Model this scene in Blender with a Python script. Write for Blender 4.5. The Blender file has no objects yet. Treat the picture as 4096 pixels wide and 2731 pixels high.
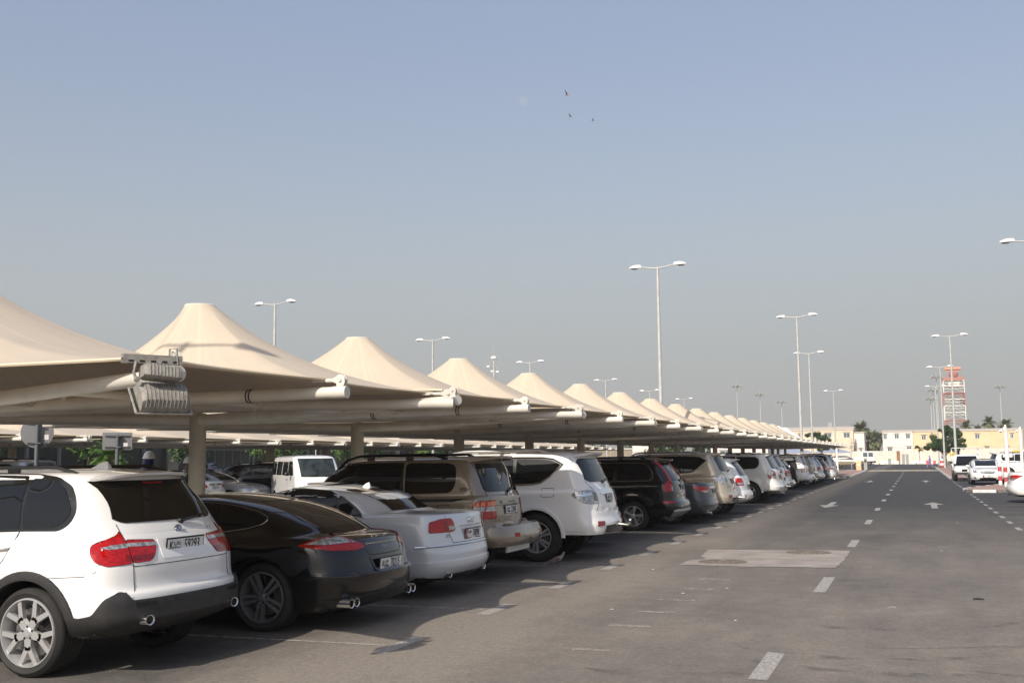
import bpy, bmesh, math, random
from mathutils import Vector, Matrix
from mathutils.bvhtree import BVHTree
from mathutils.geometry import tessellate_polygon
R_=math.radians; PI=math.pi
random.seed(7)
sc=bpy.context.scene
# ------------------------------------------------------------ camera
f_px=4400.0; H=1.75
cam=bpy.data.cameras.new('camera'); co=bpy.data.objects.new('camera',cam)
sc.collection.objects.link(co); sc.camera=co
cam.sensor_width=36; cam.sensor_fit='HORIZONTAL'; cam.lens=f_px/4096*36
cam.clip_start=.1; cam.clip_end=9000
Rm=Matrix(((0.93914197,0.04663095,0.3403497),(0.34335512,-0.09587188,-0.93429965),(-0.01093731,0.99430083,-0.10604828)))
co.matrix_world=Matrix.Translation((0,0,H))@Rm.to_4x4()
sc.render.resolution_x=1024; sc.render.resolution_y=682
# ------------------------------------------------------------ light
SUN=Vector((-.16,-1.38,1.0)).normalized()
w=bpy.data.worlds.new('World'); sc.world=w; w.use_nodes=True
nt=w.node_tree; nt.nodes.clear()
sky=nt.nodes.new('ShaderNodeTexSky'); sky.sky_type='NISHITA'; sky.sun_disc=False
sky.sun_elevation=math.asin(SUN.z); sky.sun_rotation=math.atan2(SUN.x,SUN.y)
sky.air_density=1.25; sky.dust_density=4.2; sky.ozone_density=2.6; sky.altitude=0
hs=nt.nodes.new('ShaderNodeHueSaturation'); hs.inputs['Saturation'].default_value=.78; hs.inputs['Value'].default_value=1.3
# the pale dusty layer of air that lies along the horizon
tc=nt.nodes.new('ShaderNodeTexCoord'); sx=nt.nodes.new('ShaderNodeSeparateXYZ')
mr=nt.nodes.new('ShaderNodeMapRange'); mr.inputs[1].default_value=0.0; mr.inputs[2].default_value=.36; mr.inputs[3].default_value=.93; mr.inputs[4].default_value=.35
mr.interpolation_type='SMOOTHSTEP'
cr=nt.nodes.new('ShaderNodeValToRGB'); cr.color_ramp.elements[0].position=0; cr.color_ramp.elements[0].color=(4.35,4.3,4.12,1)
cr.color_ramp.elements[1].position=.45; cr.color_ramp.elements[1].color=(4.1,4.8,7.3,1)
e=cr.color_ramp.elements.new(.17); e.color=(4.75,5.0,5.2,1)
mx=nt.nodes.new('ShaderNodeMix'); mx.data_type='RGBA'
bg=nt.nodes.new('ShaderNodeBackground'); bg.inputs[1].default_value=.105
wo=nt.nodes.new('ShaderNodeOutputWorld')
l=nt.links.new
l(sky.outputs[0],hs.inputs['Color']); l(tc.outputs['Generated'],sx.inputs[0]); l(sx.outputs[2],mr.inputs[0]); l(sx.outputs[2],cr.inputs[0])
l(mr.outputs[0],mx.inputs[0]); l(hs.outputs[0],mx.inputs[6]); l(cr.outputs[0],mx.inputs[7]); l(mx.outputs[2],bg.inputs[0]); l(bg.outputs[0],wo.inputs[0])
sl=bpy.data.lights.new('sun','SUN'); sl.energy=4.8; sl.angle=R_(.53); sl.color=(1,.92,.81)
so=bpy.data.objects.new('sun',sl); sc.collection.objects.link(so); so.rotation_euler=SUN.to_track_quat('Z','Y').to_euler()
sc.view_settings.view_transform='Standard'; sc.view_settings.look='None'; sc.view_settings.exposure=0; sc.view_settings.gamma=1
sc.render.engine='CYCLES'; sc.cycles.max_bounces=6; sc.cycles.transparent_max_bounces=10

# ------------------------------------------------------------ materials
MATS={}
def mat(name,col,rough=.5,metal=0,coat=0,noise=0,nscale=8,bump=0,bscale=60,trans=0,spec=.5,stretch=None,col2=None,alpha=1):
    if name in MATS: return MATS[name]
    m=bpy.data.materials.new(name); m.use_nodes=True; nt=m.node_tree; b=nt.nodes['Principled BSDF']
    b.inputs['Base Color'].default_value=(*col,1); b.inputs['Roughness'].default_value=rough; b.inputs['Metallic'].default_value=metal
    b.inputs['Coat Weight'].default_value=coat; b.inputs['Coat Roughness'].default_value=.03; b.inputs['Specular IOR Level'].default_value=spec
    if alpha<1: b.inputs['Alpha'].default_value=alpha
    tcn=nt.nodes.new('ShaderNodeTexCoord')
    src=tcn.outputs['Object']
    if stretch:
        mp=nt.nodes.new('ShaderNodeMapping'); mp.inputs['Scale'].default_value=stretch; nt.links.new(src,mp.inputs[0]); src=mp.outputs[0]
    if noise:
        n=nt.nodes.new('ShaderNodeTexNoise'); n.inputs['Scale'].default_value=nscale; n.inputs['Detail'].default_value=6; nt.links.new(src,n.inputs['Vector'])
        mixn=nt.nodes.new('ShaderNodeMix'); mixn.data_type='RGBA'
        c2=col2 or tuple(max(0,c*(1-noise)) for c in col)
        mixn.inputs[6].default_value=(*col,1); mixn.inputs[7].default_value=(*c2,1)
        r=nt.nodes.new('ShaderNodeMapRange'); r.inputs[1].default_value=.35; r.inputs[2].default_value=.7
        nt.links.new(n.outputs[0],r.inputs[0]); nt.links.new(r.outputs[0],mixn.inputs[0]); nt.links.new(mixn.outputs[2],b.inputs['Base Color'])
        r2=nt.nodes.new('ShaderNodeMapRange'); r2.inputs[3].default_value=rough*.85; r2.inputs[4].default_value=min(1,rough*1.25)
        nt.links.new(n.outputs[0],r2.inputs[0]); nt.links.new(r2.outputs[0],b.inputs['Roughness'])
    if bump:
        n2=nt.nodes.new('ShaderNodeTexNoise'); n2.inputs['Scale'].default_value=bscale; n2.inputs['Detail'].default_value=4; nt.links.new(src,n2.inputs['Vector'])
        bp=nt.nodes.new('ShaderNodeBump'); bp.inputs['Strength'].default_value=bump; bp.inputs['Distance'].default_value=.02
        nt.links.new(n2.outputs[0],bp.inputs['Height']); nt.links.new(bp.outputs[0],b.inputs['Normal'])
    if trans:
        t=nt.nodes.new('ShaderNodeBsdfTranslucent'); t.inputs[0].default_value=(*col,1); ms=nt.nodes.new('ShaderNodeMixShader'); ms.inputs[0].default_value=trans
        out=nt.nodes['Material Output']; nt.links.new(b.outputs[0],ms.inputs[1]); nt.links.new(t.outputs[0],ms.inputs[2]); nt.links.new(ms.outputs[0],out.inputs[0])
    MATS[name]=m; return m
def paint(name,col,metal=0.0,rough=.32,dust=.30):
    """car paint with clear coat and a thin film of dust"""
    if name in MATS: return MATS[name]
    m=mat(name,col,rough,metal,1.0,spec=.5 if dust>.2 else .12); nt=m.node_tree; b=nt.nodes['Principled BSDF']
    tcn=nt.nodes.new('ShaderNodeTexCoord'); n=nt.nodes.new('ShaderNodeTexNoise'); n.inputs['Scale'].default_value=3.5; n.inputs['Detail'].default_value=8; n.inputs['Roughness'].default_value=.65
    nt.links.new(tcn.outputs['Object'],n.inputs['Vector'])
    r=nt.nodes.new('ShaderNodeMapRange'); r.inputs[1].default_value=.35; r.inputs[2].default_value=.75; r.inputs[3].default_value=.02; r.inputs[4].default_value=.09
    nt.links.new(n.outputs[0],r.inputs[0]); nt.links.new(r.outputs[0],b.inputs['Coat Roughness'])
    sp=nt.nodes.new('ShaderNodeSeparateXYZ'); nt.links.new(tcn.outputs['Object'],sp.inputs[0])
    h=nt.nodes.new('ShaderNodeMapRange'); h.inputs[1].default_value=.15; h.inputs[2].default_value=.75; h.inputs[3].default_value=dust; h.inputs[4].default_value=dust*.06
    nt.links.new(sp.outputs[2],h.inputs[0])
    mu=nt.nodes.new('ShaderNodeMath'); mu.operation='MULTIPLY'; nt.links.new(h.outputs[0],mu.inputs[0]); nt.links.new(n.outputs[0],mu.inputs[1])
    mi=nt.nodes.new('ShaderNodeMix'); mi.data_type='RGBA'; mi.inputs[6].default_value=(*col,1); mi.inputs[7].default_value=(.30,.26,.2,1)
    nt.links.new(mu.outputs[0],mi.inputs[0]); nt.links.new(mi.outputs[2],b.inputs['Base Color'])
    return m
white=paint('white_paint',(.80,.79,.77)); pearl=paint('pearl_paint',(.72,.71,.67)); black=paint('black_paint',(.004,.004,.005),0,.2,.05)
flgrey=mat('floodlight_grey',(.20,.185,.165),.6,.2,noise=.3,nscale=25,bump=.15) if 0 else None
gold=paint('gold_paint',(.40,.33,.235),.45); sand=paint('sand_paint',(.50,.44,.34),.4); silverp=paint('silver_paint',(.5,.52,.53),.5)
whitesil=paint('white_silver_paint',(.63,.66,.70),.15); grey=paint('grey_paint',(.06,.068,.08),.4,.32,.12); bluegrey=paint('blue_grey_paint',(.17,.21,.30),.4)
redp=paint('red_paint',(.4,.02,.02)); navy=paint('navy_paint',(.04,.055,.09),.3,.32,.1); darkg=paint('dark_grey_paint',(.025,.03,.04),.3,.32,.08); beige=paint('bronze_paint',(.28,.23,.17),.4)
glass=mat('tinted_glass',(.006,.007,.008),.03,0,0,spec=.42)
glassb=mat('rear_tinted_glass',(.007,.006,.005),.05,0,0,spec=.42)
vglass=mat('van_glass',(.035,.045,.043),.06,0,0,noise=.7,nscale=4); cglass=mat('clear_glass',(.03,.04,.04),.03,0,0,alpha=.45)
plast=mat('black_plastic',(.028,.027,.027),.55,noise=.35,nscale=14,bump=.08,bscale=240)
trim=mat('black_trim',(.01,.01,.01),.25)
seam=mat('seam_shadow_gap',(.012,.012,.012),.8)
rub=mat('tyre_rubber',(.022,.021,.020),.75,noise=.3,nscale=6,bump=.3,bscale=120)
alloy=mat('alloy',(.58,.575,.57),.28,.6,.5); alloyd=mat('dark_alloy',(.17,.17,.18),.35,.3,.4); under=mat('underbody_black',(.012,.012,.012),.9); chrome=mat('chrome',(.8,.8,.8),.08,1); steel=mat('disc_steel',(.25,.24,.23),.4,.9)
red=mat('tail_lamp_red',(.50,.004,.003),.12,0,.35,noise=.55,nscale=26,stretch=(1,1,3)); redd=mat('tail_lamp_dark_red',(.25,.003,.003),.12,0,.35,noise=.5,nscale=40)
lampw=mat('lamp_clear',(.55,.54,.53),.1,.35,1,noise=.75,nscale=30); lampo=mat('lamp_amber',(.75,.16,.02),.15,0,1)
plw=mat('plate_white',(.72,.72,.70),.45); ink=mat('black_ink',(.012,.012,.012),.5); bluem=mat('blue_enamel',(.03,.12,.45),.3)
redplate=mat('red_enamel',(.45,.02,.03),.4)
galv=mat('galvanised_grey',(.36,.36,.34),.5,.3,noise=.3,nscale=20,bump=.1)
polem=mat('pole_white_grey',(.50,.50,.48),.45,.1,noise=.2,nscale=3)
cream=mat('cream_steel',(.66,.62,.545),.42,0,0,noise=.15,nscale=3)
creamc=mat('column_concrete_paint',(.52,.48,.39),.75,noise=.25,nscale=2.5,bump=.1)
whitep=mat('white_plastic',(.78,.76,.72),.4)

# ------------------------------------------------------------ object helpers
def link(o,parent=None):
    sc.collection.objects.link(o)
    if parent is not None: o.parent=parent
    return o
def tag(o,label=None,cat=None,group=None,kind=None):
    if label: o['label']=label
    if cat: o['category']=cat
    if group: o['group']=group
    if kind: o['kind']=kind
    return o
def thing(name,label,cat,loc=(0,0,0),rz=0,group=None):
    o=bpy.data.objects.new(name,None); o.empty_display_size=.3; link(o); o.location=loc; o.rotation_euler=(0,0,rz)
    return tag(o,label,cat,group)
def copy_tree(o,parent=None):
    c=o.copy(); sc.collection.objects.link(c); c.parent=parent
    for ch in list(o.children):
        copy_tree(ch,c)
    return c
class MB:
    def __init__(s): s.v=[]; s.f=[]; s.m=[]; s.uv=None
    def add(s,vs,fs,mi=0):
        b=len(s.v); s.v+= [tuple(p) for p in vs]; s.f+=[tuple(i+b for i in f) for f in fs]; s.m+=[mi]*len(fs)
    def box(s,x0,x1,y0,y1,z0,z1,mi=0,M=None):
        vs=[Vector(p) for p in ((x0,y0,z0),(x1,y0,z0),(x1,y1,z0),(x0,y1,z0),(x0,y0,z1),(x1,y0,z1),(x1,y1,z1),(x0,y1,z1))]
        if M is not None: vs=[M@p for p in vs]
        s.add(vs,[(0,3,2,1),(4,5,6,7),(0,1,5,4),(1,2,6,5),(2,3,7,6),(3,0,4,7)],mi)
    def tube(s,pts,r,n=8,closed=False,mi=0,cap=True):
        pts=[Vector(p) for p in pts]; k=len(pts); rs=r if isinstance(r,(list,tuple)) else [r]*k
        rings=[]; prev=None
        for i,p in enumerate(pts):
            if closed: t=(pts[(i+1)%k]-pts[i-1])
            else: t=(pts[min(i+1,k-1)]-pts[max(i-1,0)])
            if t.length<1e-9: t=Vector((0,0,1))
            t.normalize()
            if prev is None:
                a=Vector((0,0,1)) if abs(t.z)<.9 else Vector((1,0,0)); u=t.cross(a).normalized()
            else:
                u=(prev-t*prev.dot(t)); u=u.normalized() if u.length>1e-6 else t.orthogonal().normalized()
            prev=u; v=t.cross(u)
            rings.append([p+(u*math.cos(2*PI*j/n)+v*math.sin(2*PI*j/n))*rs[i] for j in range(n)])
        vs=[q for rg in rings for q in rg]; fs=[]
        for i in range(k if closed else k-1):
            a=i*n; b=((i+1)%k)*n
            for j in range(n): fs.append((a+j,a+(j+1)%n,b+(j+1)%n,b+j))
        if cap and not closed: fs+= [tuple(range(n-1,-1,-1)),tuple((k-1)*n+j for j in range(n))]
        s.add(vs,fs,mi)
    def lathe(s,prof,n=24,M=None,mi=0):
        """prof: (r,z) around z axis"""
        vs=[];fs=[];k=len(prof)
        for (r,z) in prof:
            for j in range(n):
                p=Vector((r*math.cos(2*PI*j/n),r*math.sin(2*PI*j/n),z)); vs.append(M@p if M is not None else p)
        for i in range(k-1):
            for j in range(n): fs.append((i*n+j,i*n+(j+1)%n,(i+1)*n+(j+1)%n,(i+1)*n+j))
        s.add(vs,fs,mi)
    def prism(s,poly,z0,z1,M=None,mi=0):
        n=len(poly); vs=[Vector((x,y,z0)) for x,y in poly]+[Vector((x,y,z1)) for x,y in poly]
        if M is not None: vs=[M@p for p in vs]
        s.add(vs,[tuple(range(n-1,-1,-1)),tuple(range(n,2*n))]+[(i,(i+1)%n,n+(i+1)%n,n+i) for i in range(n)],mi)
    def build(s,name,mats,parent=None,smooth=40,fixn=True):
        me=bpy.data.meshes.new(name); me.from_pydata(s.v,[],s.f)
        for m in (mats if isinstance(mats,(list,tuple)) else [mats]): me.materials.append(m)
        me.polygons.foreach_set('material_index',s.m)
        if fixn:
            bm=bmesh.new(); bm.from_mesh(me); bmesh.ops.recalc_face_normals(bm,faces=bm.faces); bm.to_mesh(me); bm.free()
        if smooth:
            me.polygons.foreach_set('use_smooth',[True]*len(me.polygons)); me.set_sharp_from_angle(angle=R_(smooth))
        me.update()
        o=bpy.data.objects.new(name,me); link(o,parent); return o
def rnd(pts,r=.03,n=4):
    """round the corners of a polygon given as tuples whose last two values are coordinates"""
    P=[Vector(p[-2:]) for p in pts]; K=len(P); out=[]
    for i in range(K):
        a,b,c=P[i-1],P[i],P[(i+1)%K]; ra=min(r,(a-b).length*.45); rc=min(r,(c-b).length*.45)
        p0=b+(a-b).normalized()*ra if (a-b).length>0 else b; p2=b+(c-b).normalized()*rc if (c-b).length>0 else b
        for j in range(n+1):
            t=j/n; out.append(tuple(p0*(1-t)**2+b*2*t*(1-t)+p2*t*t))
    return out
def text_mesh(s,size,ext=.001,font=None,sx=1):
    cu=bpy.data.curves.new('lettering','FONT'); cu.body=s; cu.size=size; cu.extrude=ext; cu.align_x='CENTER'; cu.align_y='CENTER'; cu.resolution_u=2
    o=bpy.data.objects.new('lettering',cu); sc.collection.objects.link(o)
    dg=bpy.context.evaluated_depsgraph_get(); me=bpy.data.meshes.new_from_object(o.evaluated_get(dg))
    bpy.data.objects.remove(o); bpy.data.curves.remove(cu)
    if sx!=1:
        for v in me.vertices: v.co.x*=sx
    return me
def text_into(mb,s,size,M,mi=0,sx=1,ext=.001,bold=0):
    me=text_mesh(s,size,ext,sx=sx)
    mb.add([M@v.co for v in me.vertices],[tuple(p.vertices) for p in me.polygons],mi); bpy.data.meshes.remove(me)
# ------------------------------------------------------------ wheels
def strip(r0,a0,w0,r1,a1,w1):
    p0=Vector((r0*math.cos(a0),r0*math.sin(a0))); p1=Vector((r1*math.cos(a1),r1*math.sin(a1))); d=(p1-p0).normalized(); n=Vector((-d.y,d.x))
    return [tuple(p0-n*w0),tuple(p1-n*w1),tuple(p1+n*w1),tuple(p0+n*w0)]
WM={}
def wheel_meshes(R,rr,wd,style,m):
    key=(R,rr,wd,style,m.name)
    if key in WM: return WM[key]
    M=Matrix.Rotation(-PI/2,4,'X')      # local z -> +y (outer face)
    t=MB(); pr=[(rr-.005,-.02),(rr+.012,.0),(rr+.03,.006),((R+rr)/2,.012),(R-.035,.004),(R-.012,-.012),(R-.001,-.035)]
    z=-.05
    while z>-wd+.06:
        pr+=[(R,z),(R-.009,z-.003),(R-.009,z-.010),(R,z-.013)]; z-=.042
    pr+=[(R,-wd+.03),(R-.03,-wd),(rr,-wd+.01)]
    t.lathe(pr,56,M)
    r=MB()
    r.lathe([(rr+.002,-.012),(rr-.004,.0),(rr-.013,.001),(rr-.020,-.016),(rr-.03,-.05),(rr-.045,-.10),(rr-.05,-wd+.03)],48,M,0)
    sp=[]; zf=-.012
    if style=='Y5':
        for k in range(5):
            a=R_(72*k+90); sp.append(strip(.035,a,.036,.50*rr,a,.030))
            for s in (-1,1): sp.append(strip(.42*rr,a+s*.05,.023,rr-.008,a+s*.32,.019))
    elif style=='T5':
        for k in range(5):
            a=R_(72*k+90)
            for s in (-1,1): sp.append(strip(.05,a+s*.42,.013,rr-.01,a+s*.15,.019))
    elif style=='T6':
        for k in range(6):
            a=R_(60*k+90)
            for s in (-1,1): sp.append(strip(.05,a+s*.35,.014,rr-.01,a+s*.145,.021))
    elif style=='S5':
        for k in range(5):
            a=R_(72*k+90); sp.append(strip(.04,a+.08,.022,rr-.01,a-.06,.040)); 
    elif style=='S7':
        for k in range(7):
            a=R_(360/7*k+90); sp.append(strip(.04,a,.022,rr-.01,a,.024))
    for p in sp:
        # spoke with raised centre
        n=len(p); r.prism(p,-.052,zf,M,0)
    r.lathe([(0,-.004),(.03,-.004),(.036,-.010),(.062,-.014),(.07,-.05),(.0,-.05)],20,M,0)
    for k in range(5):
        a=R_(72*k+54); Mh=M@Matrix.Translation((.052*math.cos(a),.052*math.sin(a),0)); r.lathe([(0,-.0085),(.010,-.0085),(.010,-.02)],8,Mh,2)
    r.lathe([(.09,-.10),(rr*.72,-.10),(rr*.72,-.13)],32,M,1)
    r.lathe([(0,-.17),(rr-.03,-.17)],32,M,2)
    Mc=M@Matrix.Rotation(R_(200),4,'Z'); r.prism([(rr*.38,-.09),(rr*.8,-.07),(rr*.8,.07),(rr*.38,.09)],-.135,-.08,Mc,2)
    ot=t.build('wheel',rub); orr=r.build('rim',[m,steel,trim])
    a,b=ot.data,orr.data; bpy.data.objects.remove(ot); bpy.data.objects.remove(orr)
    WM[key]=(a,b); return a,b
def catm(Rg,sub):
    out=[];n=len(Rg)
    for i in range(n-1):
        p0,p1,p2,p3=Rg[max(i-1,0)],Rg[i],Rg[i+1],Rg[min(i+2,n-1)]
        for k in range(sub):
            t=k/sub; row=[]
            for a,b,c,d in zip(p0,p1,p2,p3):
                v=.5*((2*b)+(-a+c)*t+(2*a-5*b+4*c-d)*t*t+(-a+3*b-3*c+d)*t**3); lo,hi=min(b,c),max(b,c); row.append(min(hi,max(lo,v)))
            out.append(row)
    out.append(list(Rg[-1])); return out
class Car:
    def __init__(s,name,label,cat,L,W,rings,pm,ax,R=.35,Ra=None,rc=.3,rim=.23,style='S5',rm=None,wd=.24,flare=.02,group=None,sub=4,bow=0,pe=2.45,Rim=None,detail=1,arch=True,win=.0):
        s.L,s.W,s.rc,s.ax,s.R,s.pm=L,W,rc,ax,R,pm; s.w0=W/2; s.Ra=Ra or R+.06; s.detail=detail
        s.root=thing(name,label,cat,group=group)
        rows=catm(rings,sub); nC=8; nS=26; vs=[]; fs=[]; e=2/pe
        prof=[]
        for (zr,xr,zf,xf,w,c1,c2) in rows:
            pts=[]
            for i in range(nC+1):
                th=PI/2*i/nC; pts.append((xr+c1*(1-math.cos(th)**e if i<nC else 1),w*math.sin(th)**e if i else 0))
            xa,xb=xr+c1,xf-c2
            for i in range(1,nS): pts.append((xa+(xb-xa)*i/nS,w))
            for i in range(nC,-1,-1):
                th=PI/2*i/nC; pts.append((xf-c2*(1-math.cos(th)**e if i<nC else 1),w*math.sin(th)**e if i else 0))
            row=[]
            for x,y in pts:
                t=(x-xr)/(xf-xr) if xf>xr else 0; z=zr+(zf-zr)*t
                q=abs(2*(x-L/2)/L); y*=1-.055*q**3.2
                if z<1.05 and y>w*.75:
                    for a in ax:
                        d=math.hypot(x-a,z-R); y+=flare*math.exp(-((d-s.Ra-.02)/.085)**2)
                row.append((x,y,z))
            prof.append(row)
        n=len(prof[0]); full=2*n-2
        for row in prof:
            ring=row+[(x,-y,z) for x,y,z in row[-2:0:-1]]
            vs+=ring
        k=len(prof)
        for i in range(k-1):
            for j in range(full): fs.append((i*full+j,i*full+(j+1)%full,(i+1)*full+(j+1)%full,(i+1)*full+j))
        bm=bmesh.new(); bv=[bm.verts.new(v) for v in vs]
        for f in fs: bm.faces.new([bv[i] for i in f])
        bm.faces.new([bv[j] for j in range(full)][::-1])
        bmesh.ops.remove_doubles(bm,verts=bm.verts,dist=.0008)
        bmesh.ops.recalc_face_normals(bm,faces=bm.faces)
        s.bvh=BVHTree.FromBMesh(bm)
        me=bpy.data.meshes.new('body'); bm.to_mesh(me); bm.free()
        me.materials.append(pm); me.materials.append(under)
        o=bpy.data.objects.new('body',me); link(o,s.root); s.body=o
        wi=s.w0-.34
        c=MB()
        for a in ax:
            for sg in (-1,1):
                Mx=Matrix.Translation((a,sg*(wi+.5*.9),R))@Matrix.Rotation(PI/2,4,'X')
                nn=44; vv=[];
                for z in (-.45,.45):
                    for j in range(nn): vv.append(Mx@Vector((s.Ra*math.cos(2*PI*j/nn),s.Ra*math.sin(2*PI*j/nn),z)))
                b0=[tuple(range(nn-1,-1,-1)),tuple(range(nn,2*nn))]+[(j,(j+1)%nn,nn+(j+1)%nn,nn+j) for j in range(nn)]
                c.add(vv,b0)
        co_=c.build('cut',trim,None,0)
        md=o.modifiers.new('b','BOOLEAN'); md.operation='DIFFERENCE'; md.object=co_; md.solver='EXACT'
        dg=bpy.context.evaluated_depsgraph_get(); m2=bpy.data.meshes.new_from_object(o.evaluated_get(dg))
        o.modifiers.clear()
        if len(m2.polygons)>500:
            old=o.data; o.data=m2; bpy.data.meshes.remove(old)
        m2=o.data; m2.name='body'; bpy.data.objects.remove(co_)
        m2.materials.clear(); m2.materials.append(pm); m2.materials.append(under)
        for p in m2.polygons:
            cc=p.center; mi=0
            for a in ax:
                if math.hypot(cc.x-a,cc.z-R)<s.Ra*.9996 and abs(cc.y)>wi-.01: mi=1
            if p.normal.z<-.8 and cc.z<.5: mi=1
            p.material_index=mi
        m2.polygons.foreach_set('use_smooth',[True]*len(m2.polygons)); m2.set_sharp_from_angle(angle=R_(28))
        # wheels
        a,b=wheel_meshes(R,rim,wd,style,rm or alloy)
        for x in ax:
            for sg in (1,-1):
                wo=bpy.data.objects.new('wheel',a); link(wo,s.root); wo.location=(x,sg*(s.w0-.035),R); wo.rotation_euler=(0,R_(random.uniform(0,70)) if style!='Y5' else R_(3),0 if sg>0 else PI)
                ri=bpy.data.objects.new('rim',b); link(ri,wo)
        ub=MB(); ub.box(.55,L-.6,-s.w0+.40,s.w0-.40,R*.95,R+.22); ub.tube([(ax[0],-s.w0+.2,R),(ax[0],s.w0-.2,R)],.06); ub.tube([(ax[1],-s.w0+.2,R),(ax[1],s.w0-.2,R)],.05)
        ub.build('underbody',under,s.root)
    def u(s,k,a):
        wf=s.w0-s.rc; sg=1
        if k=='T': return -s.u('S',a)          # the far side
        if k=='R':
            sg=1 if a>=0 else -1; a=abs(a)
            if a<=wf: return sg*a
            return sg*(wf+s.rc*math.asin(min(1,(a-wf)/s.rc)))
        if a>=s.rc: return wf+s.rc*PI/2+(a-s.rc)
        return wf+s.rc*math.acos(max(-1,min(1,1-a/s.rc)))
    def hit(s,u,z,end='R'):
        wf=s.w0-s.rc; a=abs(u); sg=1 if u>=0 else -1
        if a<=wf: p=Vector((0,sg*a,z)); n=Vector((-1,0,0))
        elif a<=wf+s.rc*PI/2:
            th=(a-wf)/s.rc; p=Vector((s.rc*(1-math.cos(th)),sg*(wf+s.rc*math.sin(th)),z)); n=Vector((-math.cos(th),sg*math.sin(th),0))
        else: p=Vector((s.rc+a-wf-s.rc*PI/2,sg*s.w0,z)); n=Vector((0,sg,0))
        if end=='F': p.x=s.L-p.x; n.x=-n.x
        h=s.bvh.ray_cast(p+n*1.0,-n,5.5)
        if h[0] is None: h=s.bvh.find_nearest(p)
        return h[0],n,h[1]
    def conv(s,pts,kind):
        out=[]
        for p in pts:
            if len(p)==3: out.append((s.u(p[0],p[1]),p[2]))
            else: out.append((s.u(kind,p[0]),p[1]))
        return out
    def panel(s,name,pts,m,end='R',off=.004,sides=(1,-1),parent=None,grid=.07,r=.03,skirt=.012,kind='S',bulge=0,label=None,raw=False):
        base=pts if raw else s.conv(pts,kind)
        if r: base=rnd(base,r)
        objs=[]
        if s.detail<1: grid=max(grid,.14)
        for sg in sides:
            bm=bmesh.new(); vv=[bm.verts.new((x*sg,z,0)) for x,z in base]; bm.faces.new(vv)
            xs=[v[0]*sg for v in base]; zs=[v[1] for v in base]
            for ax_,lo,hi in ((0,min(xs),max(xs)),(1,min(zs),max(zs))):
                k=int((hi-lo)/grid)
                for i in range(1,k+1):
                    c=lo+(hi-lo)*i/(k+1); co3=(c,0,0) if ax_==0 else (0,c,0); no=(1,0,0) if ax_==0 else (0,1,0)
                    bmesh.ops.bisect_plane(bm,geom=bm.verts[:]+bm.edges[:]+bm.faces[:],plane_co=co3,plane_no=no,dist=1e-5)
            uc=(min(xs)+max(xs))/2; uh=(max(xs)-min(xs))/2; zc=(min(zs)+max(zs))/2; zh=(max(zs)-min(zs))/2
            nd={}
            for v in bm.verts:
                u_,z_=v.co.x,v.co.y; p,n,hn=s.hit(u_,z_,end)
                o_=off
                if bulge: o_+=bulge*max(0,1-abs((u_-uc)/uh)**6)*max(0,1-abs((z_-zc)/zh)**4)
                d=n if (hn is None or hn.dot(n)>.55) else (n+hn*1.2).normalized(); v.co=p+d*o_; nd[v]=(d,o_)
            bset={v for e in bm.edges if e.is_boundary for v in e.verts}; inn=[v for v in bm.verts if v not in bset]
            if inn and not bulge and name in ('rear_window','window'):
                for _ in range(5 if name=='rear_window' else 2): bmesh.ops.smooth_vert(bm,verts=inn,factor=.5,use_axis_x=True,use_axis_y=True,use_axis_z=True)
            be=[e for e in bm.edges if e.is_boundary]
            ex=bmesh.ops.extrude_edge_only(bm,edges=be)
            nv=[g for g in ex['geom'] if isinstance(g,bmesh.types.BMVert)]
            kd=list(nd.items())
            old={}
            for v,(d,o_) in kd: old[(round(v.co.x,5),round(v.co.y,5),round(v.co.z,5))]=(d,o_)
            for v in nv:
                q=old.get((round(v.co.x,5),round(v.co.y,5),round(v.co.z,5)))
                if q: v.co=v.co-q[0]*(q[1]+skirt)
            bmesh.ops.recalc_face_normals(bm,faces=bm.faces)
            # make sure the sheet faces outwards
            fc=max(bm.faces,key=lambda f:f.calc_area()); pc,nc,_=s.hit((min(xs)+max(xs))/2,(min(zs)+max(zs))/2,end)
            if fc.normal.dot(nc)<0: bmesh.ops.reverse_faces(bm,faces=bm.faces)
            me=bpy.data.meshes.new(name); bm.to_mesh(me); bm.free(); me.materials.append(m)
            me.polygons.foreach_set('use_smooth',[True]*len(me.polygons)); me.set_sharp_from_angle(angle=R_(35))
            o=bpy.data.objects.new(name,me); link(o,parent or s.root)
            if label: o['label']=label
            objs.append(o)
        return objs[0] if len(objs)==1 else objs
    def line(s,name,pts,m,r=.004,closed=False,end='R',off=.0,sides=(1,-1),parent=None,kind='S',rd=0,step=.06,n=5):
        base=s.conv(pts,kind)
        if rd: base=rnd(base,rd)
        objs=[]
        for sg in sides:
            P=[]; K=len(base)
            for i in range(K if closed else K-1):
                a=Vector(base[i]); b=Vector(base[(i+1)%K]); q=max(1,int((b-a).length/step))
                for j in range(q): P.append(a+(b-a)*j/q)
            if not closed: P.append(Vector(base[-1]))
            W=[]
            for p in P:
                h,nn,hn=s.hit(p.x*sg,p.y,end); W.append(h+nn*off)
            mb=MB(); mb.tube(W,r,n,closed); objs.append(mb.build(name,m,parent or s.root))
        return objs
    def handle(s,x,z,m,sides=(1,-1),L=.16):
        for sg in sides:
            P=[]
            for dx,o_ in ((-L/2,.0),(-L/2+.02,.028),(0,.034),(L/2-.02,.028),(L/2,.0)):
                h,n,_=s.hit(sg*s.u('S',x+dx),z); P.append(h+n*o_)
            mb=MB(); mb.tube(P,[.010,.014,.015,.014,.010],6); mb.build('door_handle',m,s.root)
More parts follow.
